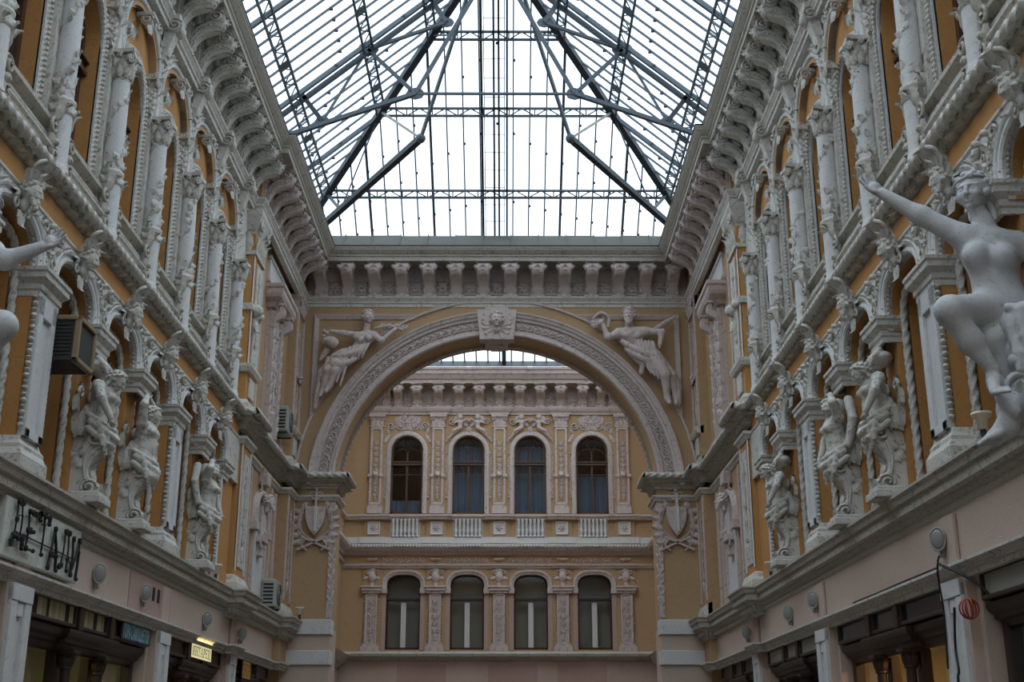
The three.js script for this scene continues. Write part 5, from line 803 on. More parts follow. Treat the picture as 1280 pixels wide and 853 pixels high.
// ================================================================ the end bays beside the great arch
{
  const z = (p) => 5.2 - p, relief = (w, h, d) => arabesque(w, h, d);
  for (const side of SIDES) {
    const ae = AE[side], on = (o, a, p) => onWall(o, side, a, 0, p);
    const tail = side < 0 ? 'near the vase-figure corner' : 'near the bearded-figure corner';
    // pavilion pilaster that closes the long front
    const pv = on(thing('corner_pilaster', 'ochre pilaster with relief strip closing the long front ' + tail, 'pilaster'), ae + 0.45, 5.0);
    obj('shaft', [span(-0.45, 0.45, 4.3, 7.5, -0.7, 0), span(-0.43, 0.43, 8.0, 12.5, -0.7, -0.02)], M.ochre, pv);
    obj('relief_strip', [rspan(-0.24, 0.24, 4.95, 7.2, -0.02, 0.03), T(relief(0.34, 2.1, 0.03), 0, 5.0, 0.03), rspan(-0.2, 0.2, 9.0, 11.3, -0.02, 0.02), T(relief(0.3, 2.2, 0.03), 0, 9.05, 0.02)], M.stone, pv);
    objs('white_edge', SIDES.flatMap((s) => [rspan(s * 0.38, s * 0.45, 4.85, 7.36, -0.03, 0.02), rspan(s * 0.36, s * 0.43, 8.95, 11.4, -0.05, 0.0)]), M.white, pv);
    objs('pedestal', [sweep([[-0.1, 8.86], [0.06, 8.88], [0.1, 8.96], [0.1, 9.02], [-0.1, 9.06]], [[-0.45, -0.5], [-0.45, 0], [0.45, 0], [0.45, -0.5]]), sweep([[-0.1, 8.05], [0.08, 8.05], [0.08, 8.2], [0.03, 8.28], [-0.1, 8.3]], [[-0.45, -0.5], [-0.45, 0], [0.45, 0], [0.45, -0.5]]), rspan(-0.22, 0.22, 8.38, 8.8, -0.02, 0.03), sweep([[-0.1, 4.44], [0.1, 4.44], [0.1, 4.62], [0.04, 4.76], [-0.1, 4.84]], [[-0.45, -0.5], [-0.45, 0], [0.45, 0], [0.45, -0.5]])], M.stone, pv);
    obj('waist_band', [sweep([[-0.05, 10.2], [0.05, 10.2], [0.05, 10.34], [-0.05, 10.36]], [[-0.43, -0.5], [-0.43, -0.02], [0.43, -0.02], [0.43, -0.5]]), ball(0.14, -0.2, 10.25, 0.06, 8, 6), T(LEAF, -0.2, 10.0, 0.06, 0, 0, PI, 0.2, 0.26, 0.2), ball(0.1, 0.2, 10.25, 0.04, 8, 6)], M.stone, pv);
    obj('capital', [sweep([[-0.1, 11.42], [0.05, 11.42], [0.05, 11.5], [-0.02, 11.52], [0.0, 11.9], [0.1, 12.2], [0.14, 12.3], [0.14, 12.42], [-0.1, 12.44]], [[-0.43, -0.5], [-0.43, -0.02], [0.43, -0.02], [0.43, -0.5]]), ...[-0.3, -0.1, 0.1, 0.3].map((x) => T(LEAF, x, 11.52, -0.02, 0.2, 0, 0, 0.22, 0.42, 0.24)), ...[-1, 1].map((s) => scroll(s * 0.32, 12.1, 0.08, 0.14, 1.5, -s, PI / 2, 0.22)), ...[0, 1].map((i) => T(T(LEAF, 0, 0, 0, 0.2, 0, 0, 0.22, 0.42, 0.24), -0.44, 11.52, -0.16 - 0.2 * i, 0, -PI / 2, 0)), ...[0, 1].map((i) => T(T(LEAF, 0, 0, 0, 0.2, 0, 0, 0.22, 0.42, 0.24), 0.44, 11.52, -0.16 - 0.2 * i, 0, PI / 2, 0))], M.stone, pv);
    // corner pilaster against the arch wall
    const cp = on(thing('corner_pilaster', 'pinkish corner pilaster with leaf capital against the arch wall ' + tail, 'pilaster'), 29.93, 4.95);
    obj('shaft', [span(-0.47, 0.47, 8.0, 12.45, -0.5, -0.02), span(-0.47, 0.47, 3.4, 7.5, -0.5, 0)], M.ochrePale, cp);
    objs('edge_strip', SIDES.flatMap((s) => [rspan(s * 0.38, s * 0.46, 8.95, 12.0, -0.03, 0.03), rspan(s * 0.36, s * 0.46, 4.85, 7.34, -0.03, 0.03)]), M.pinkStone, cp);
    obj('relief_strip', [T(relief(0.36, 2.2, 0.03), 0, 4.95, 0), T(relief(0.34, 2.6, 0.03), 0, 9.2, -0.02), rspan(-0.47, 0.47, 10.3, 10.46, -0.05, 0.04), ...rosette(0.16, 7, 0.04).map((g) => T(g, 0, 10.38, 0))], M.pinkStone, cp);
    objs('plinth', [sweep([[-0.1, 8.86], [0.06, 8.88], [0.1, 8.96], [0.1, 9.02], [-0.1, 9.06]], [[-0.47, -0.4], [-0.47, 0], [0.47, 0]]), sweep([[-0.1, 8.05], [0.08, 8.05], [0.08, 8.2], [0.03, 8.28], [-0.1, 8.3]], [[-0.47, -0.4], [-0.47, 0], [0.47, 0]]), rspan(-0.2, 0.2, 8.36, 8.8, -0.02, 0.03), sweep([[-0.1, 4.44], [0.1, 4.44], [0.1, 4.62], [0.04, 4.76], [-0.1, 4.84]], [[-0.47, -0.4], [-0.47, 0], [0.47, 0]])], M.stone, cp);
    obj('capital', [sweep([[-0.1, 12.0], [0.04, 12.0], [0.04, 12.05], [0, 12.08], [0.02, 12.25], [0.1, 12.34], [0.1, 12.42], [-0.1, 12.44]], [[-0.47, -0.4], [-0.47, 0], [0.47, 0]]), ...[-0.3, -0.1, 0.1, 0.3].map((x) => T(LEAF, x, 12.06, 0.0, 0.2, 0, 0, 0.2, 0.3, 0.22)), ...[-1, 1].map((s) => scroll(s * 0.36, 12.25, 0.06, 0.1, 1.5, -s, PI / 2, 0.22))], M.pinkStone, cp);
    // upper field: hooded relief panel, small white panel over it, moulded frame strips
    const am = (ae + 0.9 + 29.45) / 2, hp = on(thing('hooded_relief', 'tall carved relief panel under a projecting hood in the end bay ' + tail, 'relief'), am + 0.1, 5.2);
    obj('panel', [rspan(-0.55, 0.55, 8.1, 11.2, -0.05, 0.1), ...SIDES.map((s) => rspan(s * 0.42, s * 0.56, 8.3, 11.1, 0.08, 0.18))], M.pinkStone, hp);
    obj('carving', [T(relief(0.8, 2.6, 0.09), 0, 8.4, 0.1), ...SIDES.map((s) => leafChain([[s * 0.5, 8.4], [s * 0.5, 11.0]], 0.13, 0.12, 0.16, 0.1, 0.18)), T(foliage(0.8, 0.7, 0.06), 0, 10.3, 0.1)], M.pinkStone, hp);
    obj('hood', [sweep([[-0.1, 11.15], [0.06, 11.15], [0.1, 11.25], [0.26, 11.32], [0.3, 11.4], [0.3, 11.5], [0.34, 11.54], [0.34, 11.62], [-0.1, 11.66]], [[-0.6, -0.1], [-0.6, 0.1], [0.6, 0.1], [0.6, -0.1]]), ...SIDES.map((s) => T(bracketPink.children[0].geometry, s * 0.5, 10.6, 0.1, 0, 0, 0, 0.7, 0.8, 0.5))], M.pinkStone, hp);
    obj('small_panel', [rspan(-0.75, 0.75, 11.72, 12.3, -0.05, 0.05), rspan(-0.85, 0.85, 11.7, 11.78, 0, 0.09), rspan(-0.85, 0.85, 12.26, 12.34, 0, 0.09)], M.white, hp);
    const st = on(thing('wall_strips', 'pale frame strips and ochre panels of the end bay ' + tail, 'moulding'), am, 5.2);
    objs('upper_strip', SIDES.flatMap((s) => [rspan(s * 1.25, s * 1.38, 8.1, 12.4, -0.05, 0.05)]), M.pinkStone, st);
    objs('ochre_panel', SIDES.map((s) => span(s * 1.5, s * 2.0, 8.1, 12.4, -0.05, 0.04)), M.ochrePale, st);
    objs('lower_strip', SIDES.flatMap((s) => [rspan(s * 1.15, s * 1.24, 4.5, 7.3, -0.05, 0.06), rspan(s * 1.75, s * 1.85, 4.5, 7.3, -0.05, 0.05)]), M.pinkStone, st);
    obj('carved_band', [rspan(-2.1, 2.1, 8.1, 8.5, -0.05, 0.06), leafChain([[-2.0, 8.3], [2.0, 8.3]], 0.14, 0.16, 0.18, 0.12, 0.06)], M.pinkStone, st);
    // lower niche with its console mask
    const ni = on(thing('arched_niche', 'shallow arched niche with a hanging mask console in the end bay ' + tail, 'niche'), am, 5.2);
    obj('back_panel', [span(-0.7, 0.7, 4.5, 6.75, -0.05, 0.03)], M.white, ni);
    obj('arch', [sweep([[0, -0.02], [0, 0.1], [0.06, 0.13], [0.12, 0.13], [0.14, 0]], archPath(0.62, 6.2, 6.25, 0.62, 16).map(([x, y]) => [x, y]), { map: mapXY }), ...SIDES.map((s) => rspan(s * 0.55, s * 0.85, 6.02, 6.22, -0.02, 0.16)), ...SIDES.map((s) => rspan(s * 0.62, s * 0.72, 4.5, 6.02, -0.02, 0.08))], M.pinkStone, ni);
    const mh = obj('console_mask', headGeo(0.14, { hair: 'curls', beard: true, cell: 0.1 }), M.pinkStone, ni); mh.position.set(0, 6.75, 0.22);
    obj('console', [T(LEAF, 0, 6.5, 0.1, 0, 0, PI, 0.34, 0.5, 0.34), T(foliage(0.6, 0.6, 0.08), 0, 6.86, 0.06), rspan(-0.25, 0.25, 5.85, 6.0, 0, 0.2), rspan(-0.16, 0.16, 5.55, 5.85, 0, 0.14), scroll(-0.15, 5.8, 0.12, 0.12, 1.4, 1, 0, 0.25), scroll(0.15, 5.8, 0.12, 0.12, 1.4, -1, PI, 0.25), rspan(-0.2, 0.2, 7.1, 7.36, 0, 0.2)], M.pinkStone, ni);
  }
}

// ================================================================ ground storey: shop pilasters, shopfronts, signs, lamps
const SP = { '-1': [7.9, 13.95, 19.95, 25.0, 29.9], 1: [7.5, 13.55, 19.4, 24.6, 29.9] };
{
  const z = (p) => 5.3 - p;
  const proto = new THREE.Group();
  obj('pier', [span(-0.36, 0.36, -0.05, 3.34, z(5.75), z(5.09)), span(-0.48, 0.48, -0.05, 3.34, z(5.75), z(5.2))], M.pink, proto);
  obj('white_panel', [rspan(-0.3, -0.12, 0.5, 3.26, z(5.1), z(5.04), 0.008), rspan(0.12, 0.3, 0.5, 3.26, z(5.1), z(5.04), 0.008), rspan(-0.3, 0.3, 3.12, 3.3, z(5.1), z(5.03), 0.008), rspan(-0.3, 0.3, 0.4, 0.55, z(5.1), z(5.03), 0.008), span(-0.28, 0.28, 0.5, 3.26, z(5.1), z(5.085)), rspan(-0.08, 0.08, 2.96, 3.11, z(5.1), z(5.05), 0.008)], M.white, proto);
  obj('plinth', rspan(-0.42, 0.42, 0, 0.4, z(5.7), z(5.0)), M.stoneOld, proto);
  for (const side of SIDES) SP[side].slice(0, 4).forEach((a, i) => { const o = proto.clone(); o.name = numbered('shop_pilaster'); scene.add(o); tag(o, 'pink shop pier with white panelled face, ' + ord(3 - i) + ' ' + onFront[side], 'pilaster'); onWall(o, side, a, 0, 5.3); });
  for (const side of SIDES) for (const [i, a] of SP[side].entries()) {                     // little piers of the frieze above each pilaster
    if (i === 0 || i === 4) continue; const o = tag(obj('frieze_pier', [rspan(-0.22, 0.22, 3.43, 4.0, 0, 0.05)], i === 3 ? M.pinkDeep : M.pink), 'flat pink strip in the shop frieze, ' + ord(3 - i) + ' ' + onFront[side], 'pilaster'); onWall(o, side, a, 0, 5.12);
  }
  { const o = tag(obj('plaster_patch', [span(-1.15, 1.15, 3.44, 4.02, 0, 0.012)], M.pinkDeep), 'darker pink plaster field with two slots beside the letter sign', 'plaster'); onWall(o, -1, 19.2, 0, 5.12); }
  { const o = thing('wall_slots', 'pair of small dark vent slots in the dark pink plaster', 'vent'); for (const x of [-0.16, 0.12]) obj('slot', span(x, x + 0.12, 3.72, 3.92, 0.005, 0.02), M.black, o); onWall(o, -1, 19.4, 0, 5.12); }

  // shopfronts of dark carved timber
  const capGeo = merge(lathe([[0.07, 0], [0.09, 0.02], [0.06, 0.05], [0.08, 0.14], [0.14, 0.2]], 10), Array.from({ length: 8 }, (_, i) => T(T(LEAF, 0, 0.03, 0.07, 0.2, 0, 0, 0.08, 0.16, 0.08), 0, 0, 0, 0, i / 8 * 2 * PI, 0)), box(0.26, 0.04, 0.26, 0, 0.22, 0));
  function shop(side, i, label, { signs = [], lit = '#e8c878', level = 6 } = {}) {
    const a0 = SP[side][i] + 0.5, a1 = SP[side][i + 1] - 0.5, L = a1 - a0, h = L / 2, o = onWall(thing('shopfront', label, 'shopfront'), side, (a0 + a1) / 2, 0.15, 5.3);
    const q = [-h + L * 0.36, -h + L * 0.62];
    obj('frame', [rspan(-h, h, 2.98, 3.2, z(5.5), z(5.3)), rspan(-h, -h + 0.16, 0, 3.0, z(5.5), z(5.36)), rspan(h - 0.16, h, 0, 3.0, z(5.5), z(5.36)), rspan(-h, h, -0.15, 0.5, z(5.5), z(5.36))], M.woodDark, o);
    obj('beam', sweep([[-0.05, 2.6], [0.02, 2.62], [0.05, 2.68], [0.1, 2.7], [0.1, 2.74], [0.16, 2.78], [0.18, 2.82], [0.18, 2.86], [-0.05, 2.88]], [[-h, z(5.4)], [q[0] - 0.2, z(5.4)], [q[0] - 0.2, z(5.32)], [q[1] + 0.2, z(5.32)], [q[1] + 0.2, z(5.4)], [h, z(5.4)]]), M.woodDark, o);
    const cells = [[-h + 0.05, q[0] - 0.1], [q[0] + 0.1, q[1] - 0.1], [q[1] + 0.1, h - 0.05]];
    objs('transom_post', q.map((x) => rspan(x - 0.09, x + 0.09, 2.86, 3.18, z(5.5), z(5.13))), M.woodDark, o);
    cells.forEach(([x0, x1]) => { obj('transom_frame', [rspan(x0, x1, 2.88, 2.93, z(5.48), z(5.16)), rspan(x0, x1, 3.14, 3.18, z(5.48), z(5.16)), rspan(x0, x0 + 0.05, 2.9, 3.16, z(5.48), z(5.16)), rspan(x1 - 0.05, x1, 2.9, 3.16, z(5.48), z(5.16))], M.woodDark, o); });
    q.forEach((x) => { const c = obj('colonnette', [cyl(0.075, 0.065, 1.9, x, 1.45, z(5.28), 12), cyl(0.1, 0.1, 0.5, x, 0.25, z(5.28), 12)], M.woodDark, o); obj('colonnette_capital', T(capGeo, x, 2.38, z(5.28)), M.woodDark, o); obj('jamb', rspan(x - 0.1, x + 0.1, 0, 2.62, z(5.52), z(5.38)), M.woodDark, o); });
    cells.forEach(([x0, x1]) => { obj('pane', new THREE.PlaneGeometry(x1 - x0 - 0.1, 2.1).translate((x0 + x1) / 2, 1.52, z(5.46)), M.glass, o); });
    const flipS = side > 0 ? -1 : 1;
    cells.forEach(([x0, x1], k) => { const s = signs[k]; obj('transom_panel', span(x0 + 0.04, x1 - 0.04, 2.92, 3.15, z(5.3), z(5.2)), s?.mat ?? M.woodDark, o); });
    // the room behind the glass
    obj('shop_room', [span(-h, h, -0.15, 3.2, z(7.9), z(7.8)), span(-h - 0.02, -h, -0.15, 3.2, z(7.9), z(5.5)), span(h, h + 0.02, -0.15, 3.2, z(7.9), z(5.5)), span(-h, h, 3.18, 3.2, z(7.9), z(5.5))], M.roomWall, o);
    if (level) {
      const c = obj('ceiling_lamp', rspan(-0.5, 0.5, 3.08, 3.14, z(6.5), z(6.2)), std({ color: '#fff4d8', emissive: lit, emissiveIntensity: 1.2 }), o);
      const l = new THREE.RectAreaLight(lit, level, 1.0, 0.24); l.position.set(0, 3.06, z(6.35)); l.rotation.x = -PI / 2; l.name = 'shop_light'; o.add(l);
    }
    return o;
  }
  const books = std({ map: tex(256, (u, v) => { const k = Math.floor(u * 22), r = Math.sin(k * 127.1) * 43758.5, f = r - Math.floor(r), e = u * 22 - k; return f < 0.34 ? hex('#2a211b') : mix3(hex('#8f8663'), hex('#c9c098'), f).map((c) => c * (e < 0.12 ? 0.5 : 1)); }, 1), roughness: 0.8 });
  books.map.repeat.set(0.9, 1);
  function textMat(txt, fg, bg, w, h, { font = 'bold 96px sans-serif', emissive = 0 } = {}) {
    const c = document.createElement('canvas'); c.width = 512; c.height = Math.round(512 * h / w); const g = c.getContext('2d'); g.fillStyle = bg; g.fillRect(0, 0, c.width, c.height); g.fillStyle = fg; g.textAlign = 'center'; g.textBaseline = 'middle'; g.font = font; const m = g.measureText(txt).width; g.save(); g.translate(c.width / 2, c.height / 2); g.scale(c.width * 0.92 / m, c.height * 0.9 / 80); g.fillText(txt, 0, 4); g.restore();
    const t = new THREE.CanvasTexture(c); t.colorSpace = THREE.SRGBColorSpace; return std(emissive ? { map: t, emissive: '#ffffff', emissiveMap: t, emissiveIntensity: emissive, roughness: 0.7 } : { map: t, roughness: 0.6 });
  }
  function signBoard(name, label, side, a, y, p, w, h, mat) {   // a thin board whose face carries the lettering
    const o = onWall(thing(name, label, 'sign'), side, a, y, p); obj('board', rspan(-w / 2, w / 2, -h / 2, h / 2, -0.03, 0, 0.006), M.woodDark, o);
    const f = new THREE.Mesh(new THREE.PlaneGeometry(w - 0.02, h - 0.02).translate(0, 0, 0.004), mat); f.name = 'lettering'; f.receiveShadow = true; o.add(f); return o;
  }
  shop(-1, 1, 'dark timber shopfront with book-filled transom panels under the letter sign', { signs: [{ mat: books }, { mat: books }, {}], lit: '#d8d890', level: 30 });
  signBoard('shop_sign', 'blue-green transom sign with pale capital lettering', -1, 18.72, 3.19, 5.14, 1.45, 0.28, textMat('ГОРА САМОЦВЕТОВ', '#9fc0cc', '#1f4f5c', 1.45, 0.28));
  shop(-1, 2, 'dark timber shopfront with a lit yellow sign', { lit: '#ffdf8c', level: 45 });
  { const s = signBoard('shop_sign', 'lit cream sign with dark thin letters above a shop door', -1, 22.7, 3.2, 5.12, 1.5, 0.27, textMat('ЯНТАРЕЦ', '#4a4026', '#f6ecb4', 1.4, 0.27, { font: 'bold 80px serif', emissive: 0.6 }));
    obj('lamp_tube', new THREE.CylinderGeometry(0.018, 0.018, 1.2, 8).rotateZ(PI / 2).translate(0, 0.17, 0.02), std({ color: '#fff2c0', emissive: '#ffe9a0', emissiveIntensity: 2.0 }), s);
    const l = new THREE.RectAreaLight('#ffe2a0', 6, 1.2, 0.05); l.position.set(0, 0.16, 0.05); l.rotation.x = PI / 2 - 0.3; l.name = 'sign_light'; s.add(l); }
  shop(-1, 3, 'dark shopfront in the end bay below the air conditioner', { level: 0 });
  signBoard('shop_sign', 'small yellow sign with red capital letters in the end bay', -1, 26.6, 3.12, 5.1, 0.8, 0.36, textMat('SHOP', '#b3402c', '#c9a63c', 0.62, 0.42));
  { const s = signBoard('shop_sign', 'green and yellow lower sign strip in the end bay shop', -1, 28.2, 2.8, 5.22, 1.1, 0.16, std({ color: '#a9b84a', roughness: 0.6 })); }
  shop(1, 1, 'dark timber shopfront with amber-lit panes between two white-faced piers', { lit: '#ffcf86', level: 80, signs: [{ mat: M.winGlass }, { mat: M.winGlass }, { mat: M.winGlass }] });
  shop(1, 2, 'dark timber shopfront with plain grey transom panels', { lit: '#d8d8b0', level: 9, signs: [{ mat: M.plasticGrey }, { mat: M.plasticGrey }, { mat: M.plasticGrey }] });
  shop(1, 3, 'dark shopfront in the end bay opposite the yellow sign', { level: 0 });
  shop(1, 0, 'dark timber shopfront with a grey glazed transom beside the red wire coil', { lit: '#bcd8d0', level: 9, signs: [{ mat: M.plasticGrey }, { mat: M.plasticGrey }, { mat: M.plasticGrey }] });
  shop(-1, 0, 'dark timber shopfront below the start of the letter sign', { level: 0.6 });

  // metal letter sign: black scrap-iron letters on a pale board
  {
    const o = onWall(thing('letter_sign', 'pale board with black scrap-metal letters spelling a Cyrillic word', 'sign'), -1, 14.35, 3.84, 5.0);
    obj('board', rspan(-1.22, 1.22, -0.32, 0.32, -0.1, -0.02), M.stoneSign, o);
    const L = { 'Д': [[[0.05, 0.18], [0.12, 0.18], [0.16, 0.9], [0.36, 0.9], [0.4, 0.18], [0.5, 0.18]], [[0.0, 0.0], [0.05, 0.18]], [[0.12, 0.18], [0.4, 0.18]], [[0.5, 0.18], [0.52, -0.02]]], 'Е': [[[0.42, 0.86], [0.1, 0.86], [0.08, 0.08], [0.44, 0.08]], [[0.1, 0.47], [0.36, 0.47]]], 'Т': [[[0.0, 0.84], [0.5, 0.84]], [[0.25, 0.86], [0.25, 0.0]], [[0.0, 0.84], [0.0, 0.7]], [[0.5, 0.84], [0.5, 0.7]]], 'А': [[[0.02, 0.04], [0.24, 0.92], [0.48, 0.04]], [[0.1, 0.36], [0.4, 0.36]]], 'Л': [[[0.0, 0.06], [0.1, 0.1], [0.2, 0.88], [0.42, 0.88], [0.44, 0.02]]], 'И': [[[0.06, 0.88], [0.06, 0.04]], [[0.06, 0.06], [0.42, 0.86]], [[0.42, 0.9], [0.42, 0.0]]] };
    const word = 'ДЕТАЛИ', cw = 0.375, ch = 0.52; seed = 77;
    [...word].forEach((c, i) => {
      const x0 = -1.08 + i * cw, y0 = -0.2 - (i > 2 ? 0.05 : 0) + [0.02, -0.01, 0.03, -0.05, 0.0, -0.04][i], g = [], P = ([x, y]) => V(x0 + x * 0.58, y0 + y * ch, 0.015);
      for (const line of L[c]) for (let k = 0; k + 1 < line.length; k++) { const A = P(line[k]), B = P(line[k + 1]); g.push(tube([A, A.clone().lerp(B, 0.5).add(V(rr(-0.01, 0.01), rr(-0.008, 0.008), 0.01)), B], rr(0.01, 0.02), 8, 6)); g.push(new THREE.CylinderGeometry(0.034, 0.034, 0.03, 8).rotateX(PI / 2).translate(A.x, A.y, A.z + 0.01), ball(0.026, B.x, B.y, B.z + 0.01, 7, 5)); if (rnd() < 0.75) { const M2 = A.clone().lerp(B, rr(0.3, 0.7)); g.push(new THREE.TorusGeometry(0.032, 0.012, 5, 9).translate(M2.x, M2.y, M2.z + 0.01)); } if (rnd() < 0.5) { const M2 = A.clone().lerp(B, rr(0.2, 0.8)); g.push(bar([M2.x - 0.06, M2.y, M2.z], [M2.x + 0.06, M2.y + 0.01, M2.z], 0.012)); } }
      obj('iron_letter', g, M.black, o);
    });
    obj('fixing_rods', [bar([-0.98, -0.03, 0], [1.08, -0.06, 0], 0.012)], M.black, o);
  }
  // oval wall lamps on the frieze
  const lampP = new THREE.Group(); obj('bracket', [rspan(-0.05, 0.05, 3.5, 3.62, 0, 0.08), tube([[0, 3.56, 0.06], [0, 3.52, 0.14], [0, 3.6, 0.16]], 0.02, 10, 6)], M.plasticGrey, lampP);
  obj('housing', [new THREE.CylinderGeometry(0.15, 0.12, 0.1, 20).rotateX(PI / 2).scale(0.82, 1.15, 1).translate(0, 3.76, 0.1), new THREE.TorusGeometry(0.145, 0.018, 6, 22).scale(0.82, 1.15, 1).translate(0, 3.76, 0.15)], M.plasticGrey, lampP);
  obj('lens', new THREE.SphereGeometry(0.13, 16, 8).scale(0.82, 1.15, 0.35).translate(0, 3.76, 0.15), std({ color: '#8d8f8b', roughness: 0.3 }), lampP);
  for (const [side, a, w] of [[-1, 16.55, 'just past the letter sign'], [-1, 18.75, 'on the darker pink plaster by the vent slots'], [-1, 22.7, 'over the lit cream sign'], [-1, 25.6, 'on the pier between two shops by the yellow sign'], [1, 13.7, 'above the pier with the red wire coil'], [1, 19.6, 'above the pier by the amber-lit shop'], [1, 21.6, 'above the grey transom panels'], [1, 25.3, 'in the end bay opposite the yellow sign']]) { const o = lampP.clone(); o.name = numbered('wall_lamp'); scene.add(o); tag(o, 'grey oval bulkhead lamp ' + w, 'lamp'); onWall(o, side, a, 0, side > 0 && (a < 14 || (a > 19 && a < 20)) ? 5.07 : a > 25 ? 5.08 : 5.12); o.rotation.y += side * 0.8; o.scale.setScalar(0.74); o.position.y = 0.98; }
  // loose cables
  const cable = (label, pts, r = 0.012, mat = M.black) => tag(obj('cable', tube(pts, r, pts.length * 8, 5), mat), label, 'cable');
  cable('thin black cable hanging from the lamp over the red wire coil', [[5.03, 3.7, -13.6], [4.97, 3.48, -13.65], [5.02, 3.0, -13.75], [5.02, 2.4, -13.8]]);
  cable('black cable looping from the moulding to the grey transom shop', [[4.97, 3.49, -13.6], [5.0, 3.36, -13.2], [5.1, 3.2, -12.9], [5.2, 3.02, -12.75]], 0.016);
  cable('black cable lying along the narrow moulding by the amber-lit shop', [[5.05, 3.49, -13.9], [5.04, 3.49, -15.2], [5.05, 3.49, -16.4], [5.04, 3.49, -17.4]], 0.012);
  cable('black cable hanging in a tangle down the white-faced pier', [[5.0, 3.0, -13.35], [5.02, 2.6, -13.5], [5.0, 2.35, -13.42], [5.02, 2.3, -13.52], [5.01, 1.9, -13.5]], 0.014);
  { const o = thing('wire_coil', 'coil of red wire hung on the pink pier', 'coil'); for (const r of [0, 0.5, 1.0, 1.6]) obj('loop', new THREE.TorusGeometry(0.1, 0.01, 5, 20).rotateY(r), std({ color: '#a8402e', roughness: 0.5 }), o); o.position.set(5.02, 2.95, -12.98); }
  cable('dark rod sticking out below the end bay sign', [[-5.2, 2.86, -27.9], [-4.9, 2.86, -28.6], [-4.2, 2.88, -29.6]], 0.03);
}
// small fittings on the ledges
{
  const lamp = new THREE.Group(); obj('cup', T(lathe([[0.0, 0.12], [0.05, 0.12], [0.055, 0.22], [0.1, 0.26], [0.1, 0.29], [0.0, 0.29]], 14), 0, 0, 0), std({ color: '#d8c8b4', roughness: 0.6 }), lamp); obj('stand', cyl(0.03, 0.03, 0.14, 0, 0.06, 0, 8), M.ironDark, lamp);
  for (const [x, y, zz, w] of [[4.98, 4.46, -11.95, 'beside the seated statue with the raised arm'], [4.98, 4.46, -22.4, 'before the far caryatid opposite the letter sign'], [-4.98, 4.46, -22.75, 'before the end pilaster on the letter-sign side'], [-4.62, 4.46, -30.0, 'at the foot of the arch pier']]) { const o = lamp.clone(); o.name = numbered('floodlight'); scene.add(o); tag(o, 'small cream cup-shaped floodlight on the ledge ' + w, 'lamp'); o.position.set(x, y, zz); }
  // air conditioners
  const ac = thing('air_conditioner', 'boxy window air conditioner with beige frame jutting from the mezzanine', 'air conditioner');
  obj('case', [rspan(-0.3, 0.3, -0.27, 0.27, -0.35, 0.3, 0.01)], M.casing, ac); obj('front_frame', [rspan(-0.31, 0.31, 0.22, 0.28, 0.26, 0.33), rspan(-0.31, 0.31, -0.28, -0.22, 0.26, 0.33), rspan(-0.31, -0.25, -0.28, 0.28, 0.26, 0.33), rspan(0.25, 0.31, -0.28, 0.28, 0.26, 0.33)], std({ color: '#8d7a5e', roughness: 0.7 }), ac);
  obj('edge_trim', [rspan(-0.32, -0.26, -0.28, 0.28, -0.3, -0.26), rspan(-0.33, -0.29, 0.22, 0.28, -0.3, 0.3)], std({ color: '#8d7a5e', roughness: 0.7 }), ac);
  for (let i = 0; i < 9; i++) obj('grille_slat', [span(-0.315, -0.3, -0.2 + i * 0.045, -0.185 + i * 0.045, -0.22, 0.24)], M.ironDark, ac);
  onWall(ac, -1, 14.1, 6.13, 5.02);
  const split = (label, a, y, oval) => { const o = thing('air_conditioner', label, 'air conditioner'); obj('case', rspan(-0.42, 0.42, -0.3, 0.3, 0.0, 0.3, 0.03), M.plasticGrey, o); obj('fan_opening', new THREE.CylinderGeometry(0.25, 0.25, 0.02, 24).rotateX(PI / 2).translate(0.1, 0, 0.3), M.black, o); for (let i = 0; i < 6; i++) obj('side_louvre', span(-0.43, -0.415, -0.24 + i * 0.08, -0.2 + i * 0.08, 0.04, 0.26), M.black, o); for (let i = 0; i < 3; i++) obj('fan_guard', new THREE.TorusGeometry(0.08 + i * 0.08, 0.006, 4, 20).translate(0.1, 0, 0.315), M.plasticGrey, o); obj('wall_bracket', [bar([-0.3, -0.32, 0.28], [-0.3, -0.32, -0.1], 0.03), bar([0.3, -0.32, 0.28], [0.3, -0.32, -0.1], 0.03)], M.ironDark, o); return onWall(o, -1, a, y, 5.14); };
  split('grey split air conditioner on the upper end bay wall', 28.6, 8.9); split('grey split air conditioner standing on the ledge in the end bay', 28.3, 4.85);
}

// ================================================================ carved figures
// drapery: a bundle of hanging folds along a curve
const folds = (from, to, n, sag, r, out) => Array.from({ length: n }, (_, i) => { const t = (i + 0.5) / n, a = from.map((v, k) => v + (to[k] - v) * t); return chain([a, [a[0] + out[0] * 0.5, a[1] - sag * 0.5, a[2] + out[2] * 0.8], [a[0] + out[0], a[1] - sag * (0.8 + 0.4 * ((i * 7) % 3) / 3), a[2] + out[2]]], r, r * 0.7, r * 0.7); }).flat();
const swag = (a, b, sag, r, bulge = 0.06) => { const p = []; for (let i = 0; i <= 6; i++) { const t = i / 6, u = 4 * t * (1 - t); p.push([a[0] + (b[0] - a[0]) * t, a[1] + (b[1] - a[1]) * t - sag * u, a[2] + (b[2] - a[2]) * t + bulge * u]); } return chain(p, r, r, r * 0.6); };

